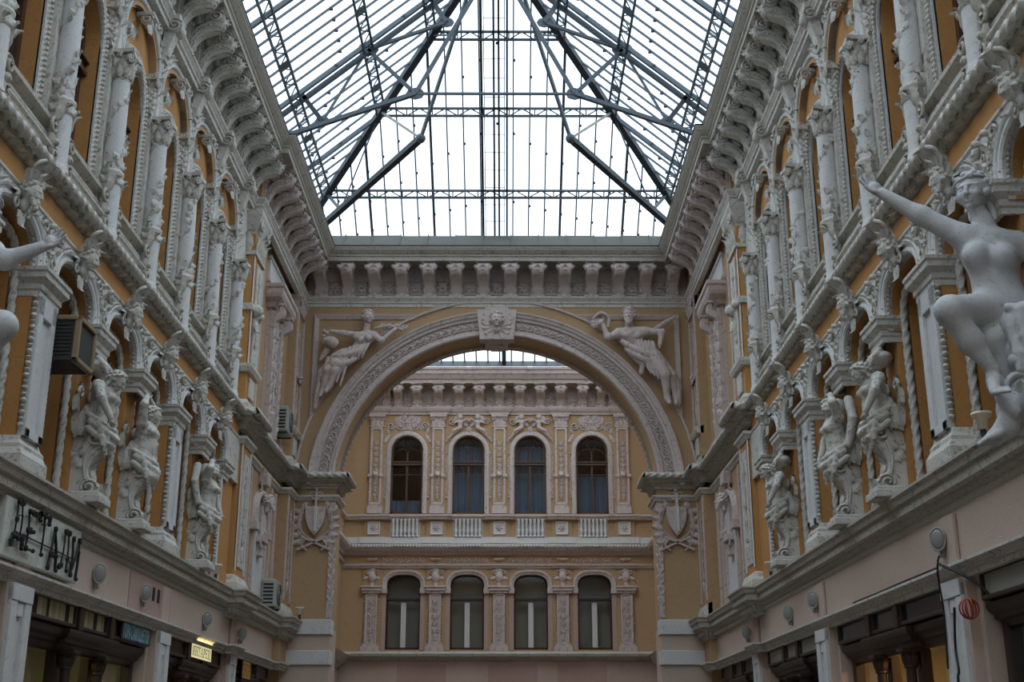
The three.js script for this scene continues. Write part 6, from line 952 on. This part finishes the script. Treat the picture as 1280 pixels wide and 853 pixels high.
// caryatids: a half figure growing out of a scrolled console; origin on the ledge, wall plane z = 0
function caryatid(type) {
  const g = new THREE.Group();
  const hz = type === 'bowed' ? 0.4 : 0.32, hy = type === 'bowed' ? 1.6 : 1.68, hx = type === 'lifting' ? 0.03 : -0.04;
  const body = [ell([0, 0.98, 0.25], [0.19, 0.15, 0.16], 0.06), ell([0, 1.2, 0.26], [0.15, 0.18, 0.12], 0.08), ell([0, 1.4, 0.27], [0.18, 0.16, 0.135], 0.08), cap([-0.17, 1.49, 0.26], [0.17, 1.49, 0.26], 0.07, 0.07, 0.06), cap([0, 1.5, 0.26], [hx, hy - 0.08, hz - 0.04], 0.055, 0.055, 0.04)];
  if (type !== 'lifting') body.push(ell([-0.075, 1.37, 0.38], [0.06, 0.06, 0.055], 0.03), ell([0.075, 1.37, 0.38], [0.06, 0.06, 0.055], 0.03)); else body.push(ell([-0.08, 1.4, 0.37], [0.09, 0.06, 0.04], 0.04), ell([0.08, 1.4, 0.37], [0.09, 0.06, 0.04], 0.04), ell([0, 1.2, 0.37], [0.08, 0.12, 0.03], 0.04));
  const arm = (s, el, wr, hd, palm) => { body.push(cap([s * 0.2, 1.5, 0.26], el, 0.065, 0.052, 0.04), cap(el, wr, 0.052, 0.036, 0.03), ...handPrims(lookM(wr, hd, palm), 0.088, 0.5, 0.08)); };
  const A = { raised: [[-1, [-0.29, 1.68, 0.34], [-0.06, 1.87, 0.3], [0.9, 0.1, 0], [0, 1, 0.2]], [1, [0.3, 1.26, 0.32], [0.28, 1.0, 0.4], [-0.15, -1, 0.1], [-1, 0, 0.3]]], lifting: [[-1, [-0.3, 1.74, 0.3], [-0.1, 1.9, 0.26], [0.7, 0.5, 0], [0, 0.5, 1]], [1, [0.3, 1.74, 0.3], [0.12, 1.9, 0.26], [-0.7, 0.5, 0], [0, 0.5, 1]]], bowed: [[-1, [-0.29, 1.3, 0.34], [-0.22, 1.06, 0.44], [0.3, -1, 0.2], [1, 0, 0.3]], [1, [0.28, 1.7, 0.24], [0.08, 1.84, 0.22], [-0.9, 0.2, 0.1], [0, 1, 0.4]]] }[type];
  A.forEach((a) => arm(...a));
  const bodyG = blob(body, 0.013), head = headGeo(0.112, { hair: type === 'lifting' ? 'curls' : 'long', cell: 0.1 });
  obj('body', [bodyG, T(head, hx, hy, hz, type === 'bowed' ? 0.55 : 0.2, type === 'raised' ? -0.5 : 0.25, type === 'lifting' ? 0.2 : 0)], M.stone, g);
  const dr = [swag([-0.22, 1.1, 0.2], [0.2, 1.04, 0.24], 0.12, 0.036, 0.2), swag([-0.2, 1.02, 0.22], [0.22, 0.98, 0.22], 0.16, 0.04, 0.22), swag([-0.22, 0.93, 0.2], [0.2, 0.92, 0.22], 0.18, 0.036, 0.2), folds([-0.2, 1.0, 0.3], [0.16, 0.98, 0.34], 7, 0.34, 0.034, [0.02, 0, 0.05]), ell([0.05, 0.86, 0.38], [0.1, 0.09, 0.08], 0.04)];
  if (type === 'bowed') dr.push(ell([0.02, 1.8, 0.16], [0.2, 0.1, 0.13], 0.05), ...folds([-0.16, 1.88, 0.2], [0.18, 1.88, 0.2], 6, 0.14, 0.035, [0.02, 0, 0.06]), ...folds([0.1, 1.8, 0.14], [0.24, 1.78, 0.2], 4, 0.5, 0.035, [0.04, 0, 0.02]), chain([[0.2, 1.74, 0.2], [0.27, 1.5, 0.26], [0.24, 1.25, 0.3]], 0.05, 0.03));
  if (type === 'raised') dr.push(chain([[-0.2, 1.75, 0.12], [-0.3, 1.45, 0.12], [-0.26, 1.1, 0.18]], 0.06, 0.05), ell([0.16, 1.72, 0.16], [0.12, 0.16, 0.14], 0.05), folds([0.1, 1.7, 0.1], [0.3, 1.66, 0.16], 4, 0.3, 0.032, [0.04, 0, 0.04]));
  if (type === 'lifting') dr.push(chain([[0.22, 1.9, 0.2], [0.3, 1.55, 0.26], [0.26, 1.3, 0.32], [0.32, 1.12, 0.3], [0.24, 1.0, 0.34]], 0.035, 0.03), ell([0, 0.78, 0.4], [0.11, 0.12, 0.07], 0.04));
  obj('drapery', blob(dr, 0.015), M.stone, g.children[0]);
  const pr = new THREE.SplineCurve([[0.3, 0.14], [0.33, 0.2], [0.27, 0.27], [0.2, 0.36], [0.21, 0.5], [0.28, 0.64], [0.37, 0.76], [0.4, 0.88], [0.36, 0.97]].map(([a, b]) => new THREE.Vector2(a, b))).getPoints(24), sh = new THREE.Shape([new THREE.Vector2(0, 0.1), ...pr, new THREE.Vector2(0, 0.97)]);
  const con = []; const cg = new THREE.ExtrudeGeometry(sh, { depth: 0.2, bevelEnabled: true, bevelSize: 0.02, bevelThickness: 0.02, bevelSegments: 1 }).rotateY(-PI / 2).translate(0.1, 0, 0); con.push(cg);
  for (const s of SIDES) con.push(T(scroll(0, 0, 0, 0.1, 1.8, 1, 0, 0.18), s * 0.125, 0.2, 0.24, 0, s * PI / 2, 0), T(scroll(0, 0, 0, 0.12, 1.7, -1, PI, 0.18), s * 0.13, 0.82, 0.26, 0, s * PI / 2, 0), tube([[s * 0.125, 0.3, 0.2], [s * 0.125, 0.5, 0.17], [s * 0.13, 0.72, 0.22]], 0.02, 10, 5));
  const cm = obj('console', con, M.stone, g);
  obj('console_leaves', [...[0.3, 0.42, 0.54, 0.66].map((y, i) => T(LEAF, 0, y, [0.26, 0.2, 0.22, 0.29][i], -0.25, 0, 0, 0.16, 0.17, 0.12)), ...SIDES.flatMap((s) => [T(T(LEAF, 0, 0, 0, 0, 0, 0.5, 0.14, 0.26, 0.12), s * 0.12, 0.45, 0.12, 0, s * PI / 2, 0), T(T(LEAF, 0, 0, 0, 0, 0, -0.4, 0.14, 0.26, 0.12), s * 0.12, 0.6, 0.12, 0, s * PI / 2, 0)]), T(LEAF, 0, 0.14, 0.32, 0.3, 0, 0, 0.18, 0.16, 0.12)], M.stone, cm);
  obj('base_block', [rbox(0.4, 0.1, 0.4, 0, 0.05, 0.2), rbox(0.34, 0.05, 0.34, 0, 0.125, 0.2)], M.stone, g);
  const lf = []; for (const s of SIDES) lf.push(leafAt(s * 0.12, 0.85, 0.04, -s * 0.5, 0.2, 0.36, 0.2), leafAt(s * 0.16, 1.1, 0.03, -s * 0.3, 0.18, 0.34, 0.2), T(T(LEAF, 0, 0, 0, 0, 0, 0.3, 0.2, 0.34, 0.2), s * 0.14, 0.86, 0.12, 0, s * 1.2, 0), T(T(LEAF, 0, 0, 0, 0, 0, -0.3, 0.18, 0.3, 0.2), s * 0.15, 1.02, 0.14, 0, s * 1.2, 0), scroll(s * 0.2, 1.42, 0.06, 0.1, 1.4, s, PI / 2, 0.24));
  obj('side_leaves', lf, M.stone, g);
  return g;
}
{
  const K = { raised: caryatid('raised'), lifting: caryatid('lifting'), bowed: caryatid('bowed') };
  const where = { '-1': { '-1': 'raised', 0: 'lifting', 2: 'bowed', 3: 'lifting', 5: 'raised' }, 1: { '-1': 'lifting', 0: 'raised', 2: 'bowed', 3: 'raised', 5: 'bowed' } };
  const txt = { raised: 'caryatid, one arm bent overhead, ', lifting: 'caryatid, both arms raised, ', bowed: 'caryatid, head bowed under cloth, ' };
  for (const side of SIDES) for (const k of [2, 3, 5]) {
    const t = where[side][k], o = K[t].clone(); o.name = numbered('caryatid'); scene.add(o); tag(o, 'grey stone ' + txt[t] + ord(6 - k) + ' ' + onFront[side], 'caryatid'); onWall(o, side, colA(side, k), 4.47, 5.19); o.scale.set(side > 0 ? -1.18 : 1.18, 1, 1.15);
  }
}
// the two seated women on the ledges; built for the right side in passage coordinates, then mirrored for the left
function seated(armR, label, mirror) {
  const O = [4.85, 4.46, -11.0], S = (p) => [p[0] - O[0], p[1] - O[1], p[2] - O[2]];
  const C = (a, b, ra, rb, k = 0.07) => cap(S(a), S(b), ra, rb, k), E = (c, r, k = 0.08) => ell(S(c), r, k);
  const neck = [4.85, 6.36, -10.99], rsh = [4.65, 6.23, -11.0], lsh = [5.14, 6.15, -10.98];
  const b = [E([4.88, 6.06, -10.99], [0.29, 0.24, 0.19], 0.1), E([4.88, 5.78, -10.97], [0.225, 0.28, 0.165], 0.12), E([4.94, 5.5, -11.0], [0.3, 0.22, 0.22], 0.12), C(rsh, lsh, 0.11, 0.11, 0.1), C([4.86, 6.16, -11.0], neck, 0.1, 0.085), C(neck, [4.8, 6.5, -10.98], 0.085, 0.08),
    E([4.67, 5.98, -10.84], [0.125, 0.12, 0.11], 0.08), E([4.92, 5.95, -10.81], [0.125, 0.12, 0.11], 0.08),
    C(rsh, armR[0], 0.118, 0.086), C(armR[0], armR[1], 0.087, 0.055), C(lsh, [5.46, 5.86, -10.82], 0.115, 0.085), C([5.46, 5.86, -10.82], [5.5, 5.5, -10.62], 0.084, 0.055),
    C([4.84, 5.46, -10.98], [4.29, 5.36, -10.62], 0.2, 0.13, 0.1), E([4.29, 5.36, -10.61], [0.12, 0.115, 0.12], 0.06), C([4.29, 5.34, -10.62], [4.46, 5.08, -10.66], 0.115, 0.112), C([4.46, 5.08, -10.67], [4.62, 4.82, -10.66], 0.108, 0.06),
    C([4.63, 4.8, -10.68], [4.62, 4.68, -10.66], 0.062, 0.055, 0.03), E([4.64, 4.68, -10.72], [0.06, 0.06, 0.07], 0.04), C([4.62, 4.7, -10.64], [4.55, 4.56, -10.48], 0.062, 0.05, 0.04),
    C([5.08, 5.42, -11.0], [4.72, 5.14, -10.84], 0.18, 0.115), C([4.72, 5.14, -10.84], [4.88, 4.74, -10.9], 0.105, 0.06), C([4.88, 4.74, -10.9], [4.78, 4.6, -10.76], 0.055, 0.045)];
  for (let i = 0; i < 5; i++) b.push(C([4.53 + i * 0.028, 4.57, -10.48 + 0.01 * i], [4.515 + i * 0.03, 4.53, -10.43 + 0.016 * i], 0.026, 0.02, 0.012));
  const tip = armR[2], dir = [tip[0] - armR[1][0], tip[1] - armR[1][1], tip[2] - armR[1][2]];
  b.push(...handPrims(lookM(S(armR[1]), dir, [0.3, 0.2, 1]), 0.165, 0.22, 0.2), ...handPrims(lookM(S([5.5, 5.5, -10.62]), [-0.3, -0.9, 0.3], [-1, 0, 0]), 0.16, 0.6, 0.06));
  const bodyG = blob(b, 0.016), head = T(headGeo(0.178, { hair: 'wavy', cell: 0.055 }), ...S([4.765, 6.68, -10.96]), 0.12, -0.72, 0.06);
  const hairband = T(new THREE.TorusGeometry(0.163, 0.014, 6, 24), ...S([4.77, 6.76, -10.98]), PI / 2 - 0.25, 0, 0.1);
  const cloth = [ell(S([5.1, 5.26, -10.76]), [0.32, 0.24, 0.26], 0.06), ell(S([5.06, 5.0, -10.8]), [0.26, 0.26, 0.22], 0.08), ...folds(S([4.82, 5.2, -10.68]), S([5.24, 5.22, -10.6]), 6, 0.5, 0.05, [0.0, 0, 0.05]), ell(S([5.26, 5.3, -10.6]), [0.24, 0.2, 0.2], 0.08), ...folds(S([4.86, 5.34, -10.6]), S([5.36, 5.46, -10.5]), 6, 0.5, 0.045, [0.02, 0, 0.03]), swag(S([4.84, 5.4, -10.66]), S([5.4, 5.5, -10.5]), 0.1, 0.045, 0.06)];
  const rock = [ell(S([5.08, 4.72, -10.95]), [0.28, 0.36, 0.26], 0.1), ell(S([4.98, 4.5, -10.9]), [0.26, 0.24, 0.24], 0.1), ...chain([S([4.95, 4.75, -10.75]), S([4.78, 4.5, -10.7]), S([4.72, 4.3, -10.72]), S([4.6, 4.2, -10.74])], 0.12, 0.08, 0.06), ...[0, 1, 2, 3].map((i) => cap(S([4.62, 4.22, -10.8 + i * 0.05]), S([4.5, 4.17, -10.83 + i * 0.07]), 0.045, 0.03, 0.02)), ...[0, 1, 2, 3, 4, 5].map((i) => ell(S([4.86 + 0.1 * (i % 3), 4.9 - 0.12 * i, -10.66 - 0.02 * i]), [0.09, 0.07, 0.07], 0.04)), ...chain([S([4.7, 4.75, -10.78]), S([4.68, 4.55, -10.66]), S([4.75, 4.4, -10.6])], 0.06, 0.05, 0.04)];
  const g = thing('seated_statue', label, 'statue');
  const flip = (l) => (mirror ? mirX(merge(l)) : merge(l));
  obj('body', flip([bodyG, head]), M.statue, g); obj('headband', flip(hairband), M.statue, g); obj('draped_cloth', flip(blob(cloth, 0.018)), M.statue, g);
  obj('rocky_console', flip([blob(rock, 0.02), T(scroll(0, 0, 0, 0.16, 1.6, 1, 0, 0.2), ...S([4.84, 4.62, -10.64])), leafAt(...S([4.95, 4.4, -10.64]), 0.5, 0.2, 0.34, 0.2), leafAt(...S([5.1, 4.85, -10.66]), -0.5, 0.2, 0.34, 0.2)]), M.statue, g);
  g.position.set(mirror ? -O[0] : O[0], O[1] - (mirror ? 0.12 : 0), O[2] - (mirror ? 0.1 : 0)); return g;
}
seated([[4.29, 6.5, -11.1], [3.97, 6.78, -11.2], [3.79, 6.98, -11.25]], 'seated nude stone woman with headband raising her arm over the ledge', false);
seated([[4.45, 6.09, -10.86], [4.13, 6.24, -10.9], [3.93, 6.4, -10.92]], 'seated stone woman stretching out an arm above the letter sign', true);

// reclining figures in the spandrels of the great arch
{
  const z0 = -30.28, P = (x, y, z = 0) => [x, y, z];
  { const g = thing('reclining_figure', 'reclining stone woman holding a vase in the spandrel of the great arch', 'statue'); g.position.set(-3.5, 11.2, z0);
    const S = (x, y, z = 0) => [x + 3.5, y - 11.2, z], C = (a, b, ra, rb, k = 0.06) => cap(S(...a), S(...b), ra * 1.22, rb * 1.22, k);
    const b = [C([-3.52, 11.52, 0.1], [-3.16, 11.56, 0.12], 0.12, 0.11), ell(S(-3.36, 11.45, 0.1), [0.2, 0.19, 0.15], 0.08, false, 0.5), ell(S(-3.5, 11.2, 0.08), [0.2, 0.2, 0.14], 0.1), ell(S(-3.8, 11.02, 0.08), [0.24, 0.19, 0.16], 0.1), C([-3.34, 11.6, 0.1], [-3.3, 11.84, 0.14], 0.075, 0.07), ell(S(-3.26, 11.46, 0.24), [0.085, 0.085, 0.07], 0.04), ell(S(-3.44, 11.42, 0.23), [0.085, 0.085, 0.07], 0.04),
      C([-3.56, 11.58, 0.1], [-3.9, 11.62, 0.16], 0.075, 0.06), C([-3.9, 11.62, 0.16], [-4.2, 11.66, 0.2], 0.058, 0.042), C([-3.1, 11.56, 0.12], [-2.92, 11.4, 0.2], 0.075, 0.06), C([-2.92, 11.4, 0.2], [-2.6, 11.7, 0.2], 0.056, 0.042),
      C([-3.88, 11.0, 0.1], [-4.26, 10.62, 0.18], 0.14, 0.1), C([-4.26, 10.62, 0.18], [-4.36, 10.1, 0.12], 0.09, 0.055), C([-4.36, 10.1, 0.12], [-4.4, 9.96, 0.2], 0.05, 0.04), C([-3.8, 10.95, 0.14], [-4.06, 10.6, 0.24], 0.13, 0.1), C([-4.06, 10.6, 0.24], [-4.2, 10.2, 0.2], 0.085, 0.055), C([-4.2, 10.2, 0.2], [-4.26, 10.06, 0.26], 0.05, 0.04),
      ...handPrims(lookM(S(-4.2, 11.66, 0.2), [-1, -0.1, 0.1], [0, -0.4, 1]), 0.085, 0.6), ...handPrims(lookM(S(-2.6, 11.7, 0.2), [0.8, 0.5, 0], [0, 0.3, 1]), 0.085, 0.4)];
    obj('body', [blob(b, 0.017), T(headGeo(0.17, { hair: 'bun', cell: 0.075 }), ...S(-3.28, 12.05, 0.18), 0, 0.5, -0.05)], M.pinkStone, g);
    obj('drapery', blob([ell(S(-3.9, 10.95, 0.1), [0.4, 0.26, 0.11], 0.06, false, 0.5), ell(S(-4.2, 10.45, 0.1), [0.17, 0.42, 0.1], 0.06, false, -0.25), ...folds(S(-3.75, 11.2, 0.24), S(-3.2, 11.3, 0.27), 6, 0.34, 0.04, [-0.14, 0, 0.02]), swag(S(-4.1, 11.0, 0.16), S(-3.3, 11.25, 0.2), 0.1, 0.06, 0.1), swag(S(-4.2, 10.85, 0.18), S(-3.5, 10.95, 0.2), 0.12, 0.06, 0.08), ...folds(S(-4.3, 10.95, 0.24), S(-3.7, 10.85, 0.24), 6, 0.6, 0.04, [-0.16, 0, -0.02]), ...chain([S(-4.1, 11.0, 0.1), S(-4.42, 10.6, 0.08), S(-4.5, 10.1, 0.06), S(-4.54, 9.7, 0.04)], 0.1, 0.06), ...chain([S(-4.3, 11.2, 0.06), S(-4.46, 10.95, 0.06)], 0.09, 0.05), ell(S(-4.0, 10.75, 0.26), [0.18, 0.14, 0.1], 0.06)], 0.02), M.pinkStone, g);
    obj('vase', [T(lathe([[0.05, 0], [0.13, 0.06], [0.16, 0.18], [0.12, 0.3], [0.07, 0.36], [0.1, 0.42]], 14), ...S(-4.02, 11.3, 0.16), 0, 0, 1.15), ...Array.from({ length: 7 }, (_, i) => ball(0.055, ...S(-4.38 + 0.04 * (i % 3), 11.36 + 0.05 * i, 0.18 + 0.03 * (i % 2)), 7, 5))], M.pinkStone, g);
    obj('flower_spray', [...Array.from({ length: 8 }, (_, i) => leafAt(...S(-2.9 + 0.07 * i, 11.72 + 0.02 * (i % 3), 0.1), -0.9 - 0.2 * (i % 3), 0.12, 0.24, 0.14)), tube([S(-3.1, 11.75, 0.14), S(-2.75, 11.82, 0.16), S(-2.4, 11.72, 0.1)], 0.04, 12, 5), ...[0, 1, 2].map((i) => T(merge(rosette(0.08, 6)), ...S(-2.9 + 0.17 * i, 11.82, 0.16)))], M.pinkStone, g);
  }
  { const g = thing('reclining_figure', 'reclining bearded stone man with wings of drapery in the spandrel of the great arch', 'statue'); g.position.set(3.6, 11.2, z0);
    const S = (x, y, z = 0) => [x - 3.6, y - 11.2, z], C = (a, b, ra, rb, k = 0.06) => cap(S(...a), S(...b), ra * 1.22, rb * 1.22, k);
    const b = [C([3.12, 11.62, 0.12], [3.74, 11.66, 0.12], 0.13, 0.13), ell(S(3.44, 11.52, 0.12), [0.27, 0.2, 0.16], 0.08, false, -0.3), ell(S(3.62, 11.25, 0.1), [0.2, 0.22, 0.14], 0.1), ell(S(3.9, 11.02, 0.1), [0.24, 0.22, 0.17], 0.1), C([3.4, 11.66, 0.12], [3.38, 11.88, 0.16], 0.09, 0.085), ell(S(3.3, 11.56, 0.25), [0.12, 0.08, 0.05], 0.04), ell(S(3.54, 11.54, 0.25), [0.12, 0.08, 0.05], 0.04),
      C([3.1, 11.62, 0.12], [2.82, 11.5, 0.2], 0.09, 0.07), C([2.82, 11.5, 0.2], [2.72, 11.8, 0.22], 0.066, 0.048), C([3.78, 11.68, 0.12], [4.2, 11.62, 0.24], 0.095, 0.075), C([4.2, 11.62, 0.24], [4.14, 11.3, 0.26], 0.07, 0.05),
      C([3.98, 11.0, 0.12], [4.24, 10.5, 0.22], 0.17, 0.12), C([4.24, 10.5, 0.22], [4.28, 9.92, 0.14], 0.105, 0.062), C([4.28, 9.92, 0.14], [4.32, 9.78, 0.22], 0.058, 0.045), C([4.06, 10.98, 0.08], [4.42, 10.5, 0.1], 0.15, 0.11), C([4.42, 10.5, 0.1], [4.5, 9.98, 0.08], 0.095, 0.06), C([4.5, 9.98, 0.08], [4.5, 9.78, 0.16], 0.055, 0.045),
      ...handPrims(lookM(S(2.72, 11.8, 0.22), [-0.2, 1, 0], [1, 0, 0.6]), 0.1, 0.6), ...handPrims(lookM(S(4.14, 11.3, 0.26), [-0.1, -1, 0], [-1, 0, 0.3]), 0.1, 0.7)];
    obj('body', [blob(b, 0.017), T(headGeo(0.178, { hair: 'curls', beard: true, cell: 0.075 }), ...S(3.37, 12.1, 0.2), 0.05, -0.15, 0.03)], M.pinkStone, g);
    obj('drapery', blob([ell(S(3.75, 11.12, 0.12), [0.3, 0.34, 0.1], 0.06, false, 0.4), ell(S(4.1, 10.8, 0.12), [0.24, 0.34, 0.1], 0.06, false, 0.4), ...folds(S(3.45, 11.42, 0.22), S(4.0, 11.35, 0.28), 6, 0.62, 0.04, [0.16, 0, 0.02]), swag(S(3.2, 11.4, 0.18), S(3.9, 11.0, 0.22), 0.06, 0.07, 0.08), swag(S(3.3, 11.2, 0.16), S(3.9, 10.85, 0.2), 0.06, 0.07, 0.08), ...folds(S(3.7, 10.95, 0.24), S(4.25, 10.9, 0.26), 6, 0.5, 0.04, [0.14, 0, 0]), ...chain([S(3.4, 11.1, 0.12), S(3.7, 10.8, 0.14), S(3.66, 10.6, 0.1)], 0.08, 0.07), ...folds(S(4.02, 11.75, 0.1), S(4.4, 12.0, 0.08), 6, -0.12, 0.05, [0.22, 0, 0]), ...chain([S(4.45, 10.6, 0.06), S(4.58, 10.2, 0.06), S(4.56, 9.8, 0.06)], 0.1, 0.08), ell(S(4.54, 9.95, 0.06), [0.1, 0.2, 0.1], 0.05)], 0.02), M.pinkStone, g);
    obj('shell', [...Array.from({ length: 7 }, (_, i) => leafAt(...S(2.66, 11.92, 0.1), 1.9 - 0.42 * i, 0.16, 0.3, 0.14)), ball(0.09, ...S(2.66, 11.9, 0.18), 8, 6), tube([S(2.5, 12.05, 0.12), S(2.66, 12.16, 0.2), S(2.86, 12.05, 0.14), S(2.84, 11.8, 0.12)], 0.045, 14, 5)], M.pinkStone, g);
  }
}
// putti and foliage over the upper windows of the end front
{
  const putto = blob([ell([0, 0.16, 0.07], [0.085, 0.12, 0.07], 0.05), ell([0, 0.3, 0.08], [0.095, 0.09, 0.075], 0.05), ell([0.0, 0.46, 0.1], [0.085, 0.09, 0.085], 0.03), cap([-0.08, 0.34, 0.08], [-0.24, 0.4, 0.1], 0.04, 0.03), cap([-0.24, 0.4, 0.1], [-0.34, 0.34, 0.1], 0.03, 0.025), cap([0.08, 0.34, 0.08], [0.2, 0.26, 0.12], 0.04, 0.03), cap([0.03, 0.1, 0.08], [0.22, 0.0, 0.12], 0.06, 0.045), cap([0.22, 0.0, 0.12], [0.3, -0.14, 0.08], 0.042, 0.03), cap([0.06, 0.06, 0.06], [0.3, -0.16, 0.06], 0.055, 0.035), cap([0.3, -0.16, 0.06], [0.44, -0.3, 0.06], 0.035, 0.025), ell([0, 0.52, 0.07], [0.09, 0.06, 0.08], 0.02), ell([0.12, 0.42, 0.04], [0.06, 0.14, 0.03], 0.02), ell([0.18, 0.4, 0.03], [0.05, 0.12, 0.03], 0.02)], 0.018);
  for (const x of [BW[1], BW[2]]) for (const s of SIDES) { const g = putto.clone(); if (s < 0) { g.scale(-1, 1, 1); rewind(g); } const o = tag(obj('putto', g, M.pinkStone), 'small stone putto on the ' + (s < 0 ? 'dark-window' : 'green-curtain') + ' side of the ' + (x < 0 ? 'dark-window-side' : 'green-curtain-side') + ' central arch', 'statue', 'putti of the end front'); o.position.set(x + s * 0.3, 11.92, -D2 + 0.02); }
  for (const x of [BW[1], BW[2]]) { const o = tag(obj('foliage_relief', [...rosette(0.1, 6, 0.06).map((g) => T(g, 0, 11.98, 0)), leafAt(-0.06, 12.1, 0.02, 0.9, 0.14, 0.3, 0.14), leafAt(0.06, 12.1, 0.02, -0.9, 0.14, 0.3, 0.14), leafAt(0.6, 11.75, 0, -2.4, 0.12, 0.3, 0.1), leafAt(-0.6, 11.75, 0, 2.4, 0.12, 0.3, 0.1), ...SIDES.map((s) => scroll(s * 0.6, 12.25, 0.02, 0.12, 1.4, s, 0, 0.2))], M.pinkStone), 'carved flower between putti, central upper window next to the ' + (x < 0 ? 'dark' : 'green-curtained') + ' one', 'relief'); o.position.set(x, 0, -D2 + 0.01); }
  for (const [i, x] of [[0, BW[0]], [3, BW[3]]]) { const o = tag(obj('foliage_relief', [T(foliage(1.0, 0.5, 0.05), 0, 11.98, 0), ...SIDES.flatMap((s) => [scroll(s * 0.58, 12.1, 0.02, 0.13, 1.5, s, 0, 0.2), leafAt(s * 0.62, 11.8, 0, s * -2.6, 0.13, 0.34, 0.1), leafAt(s * 0.66, 11.85, 0, s * -0.2, 0.12, 0.26, 0.1)])], M.pinkStone), 'carved foliage over the ' + (i ? 'green-curtained' : 'dark') + ' upper window of the end front', 'relief'); o.position.set(x, 0, -D2 + 0.01); }
}

renderer.render(scene, camera);
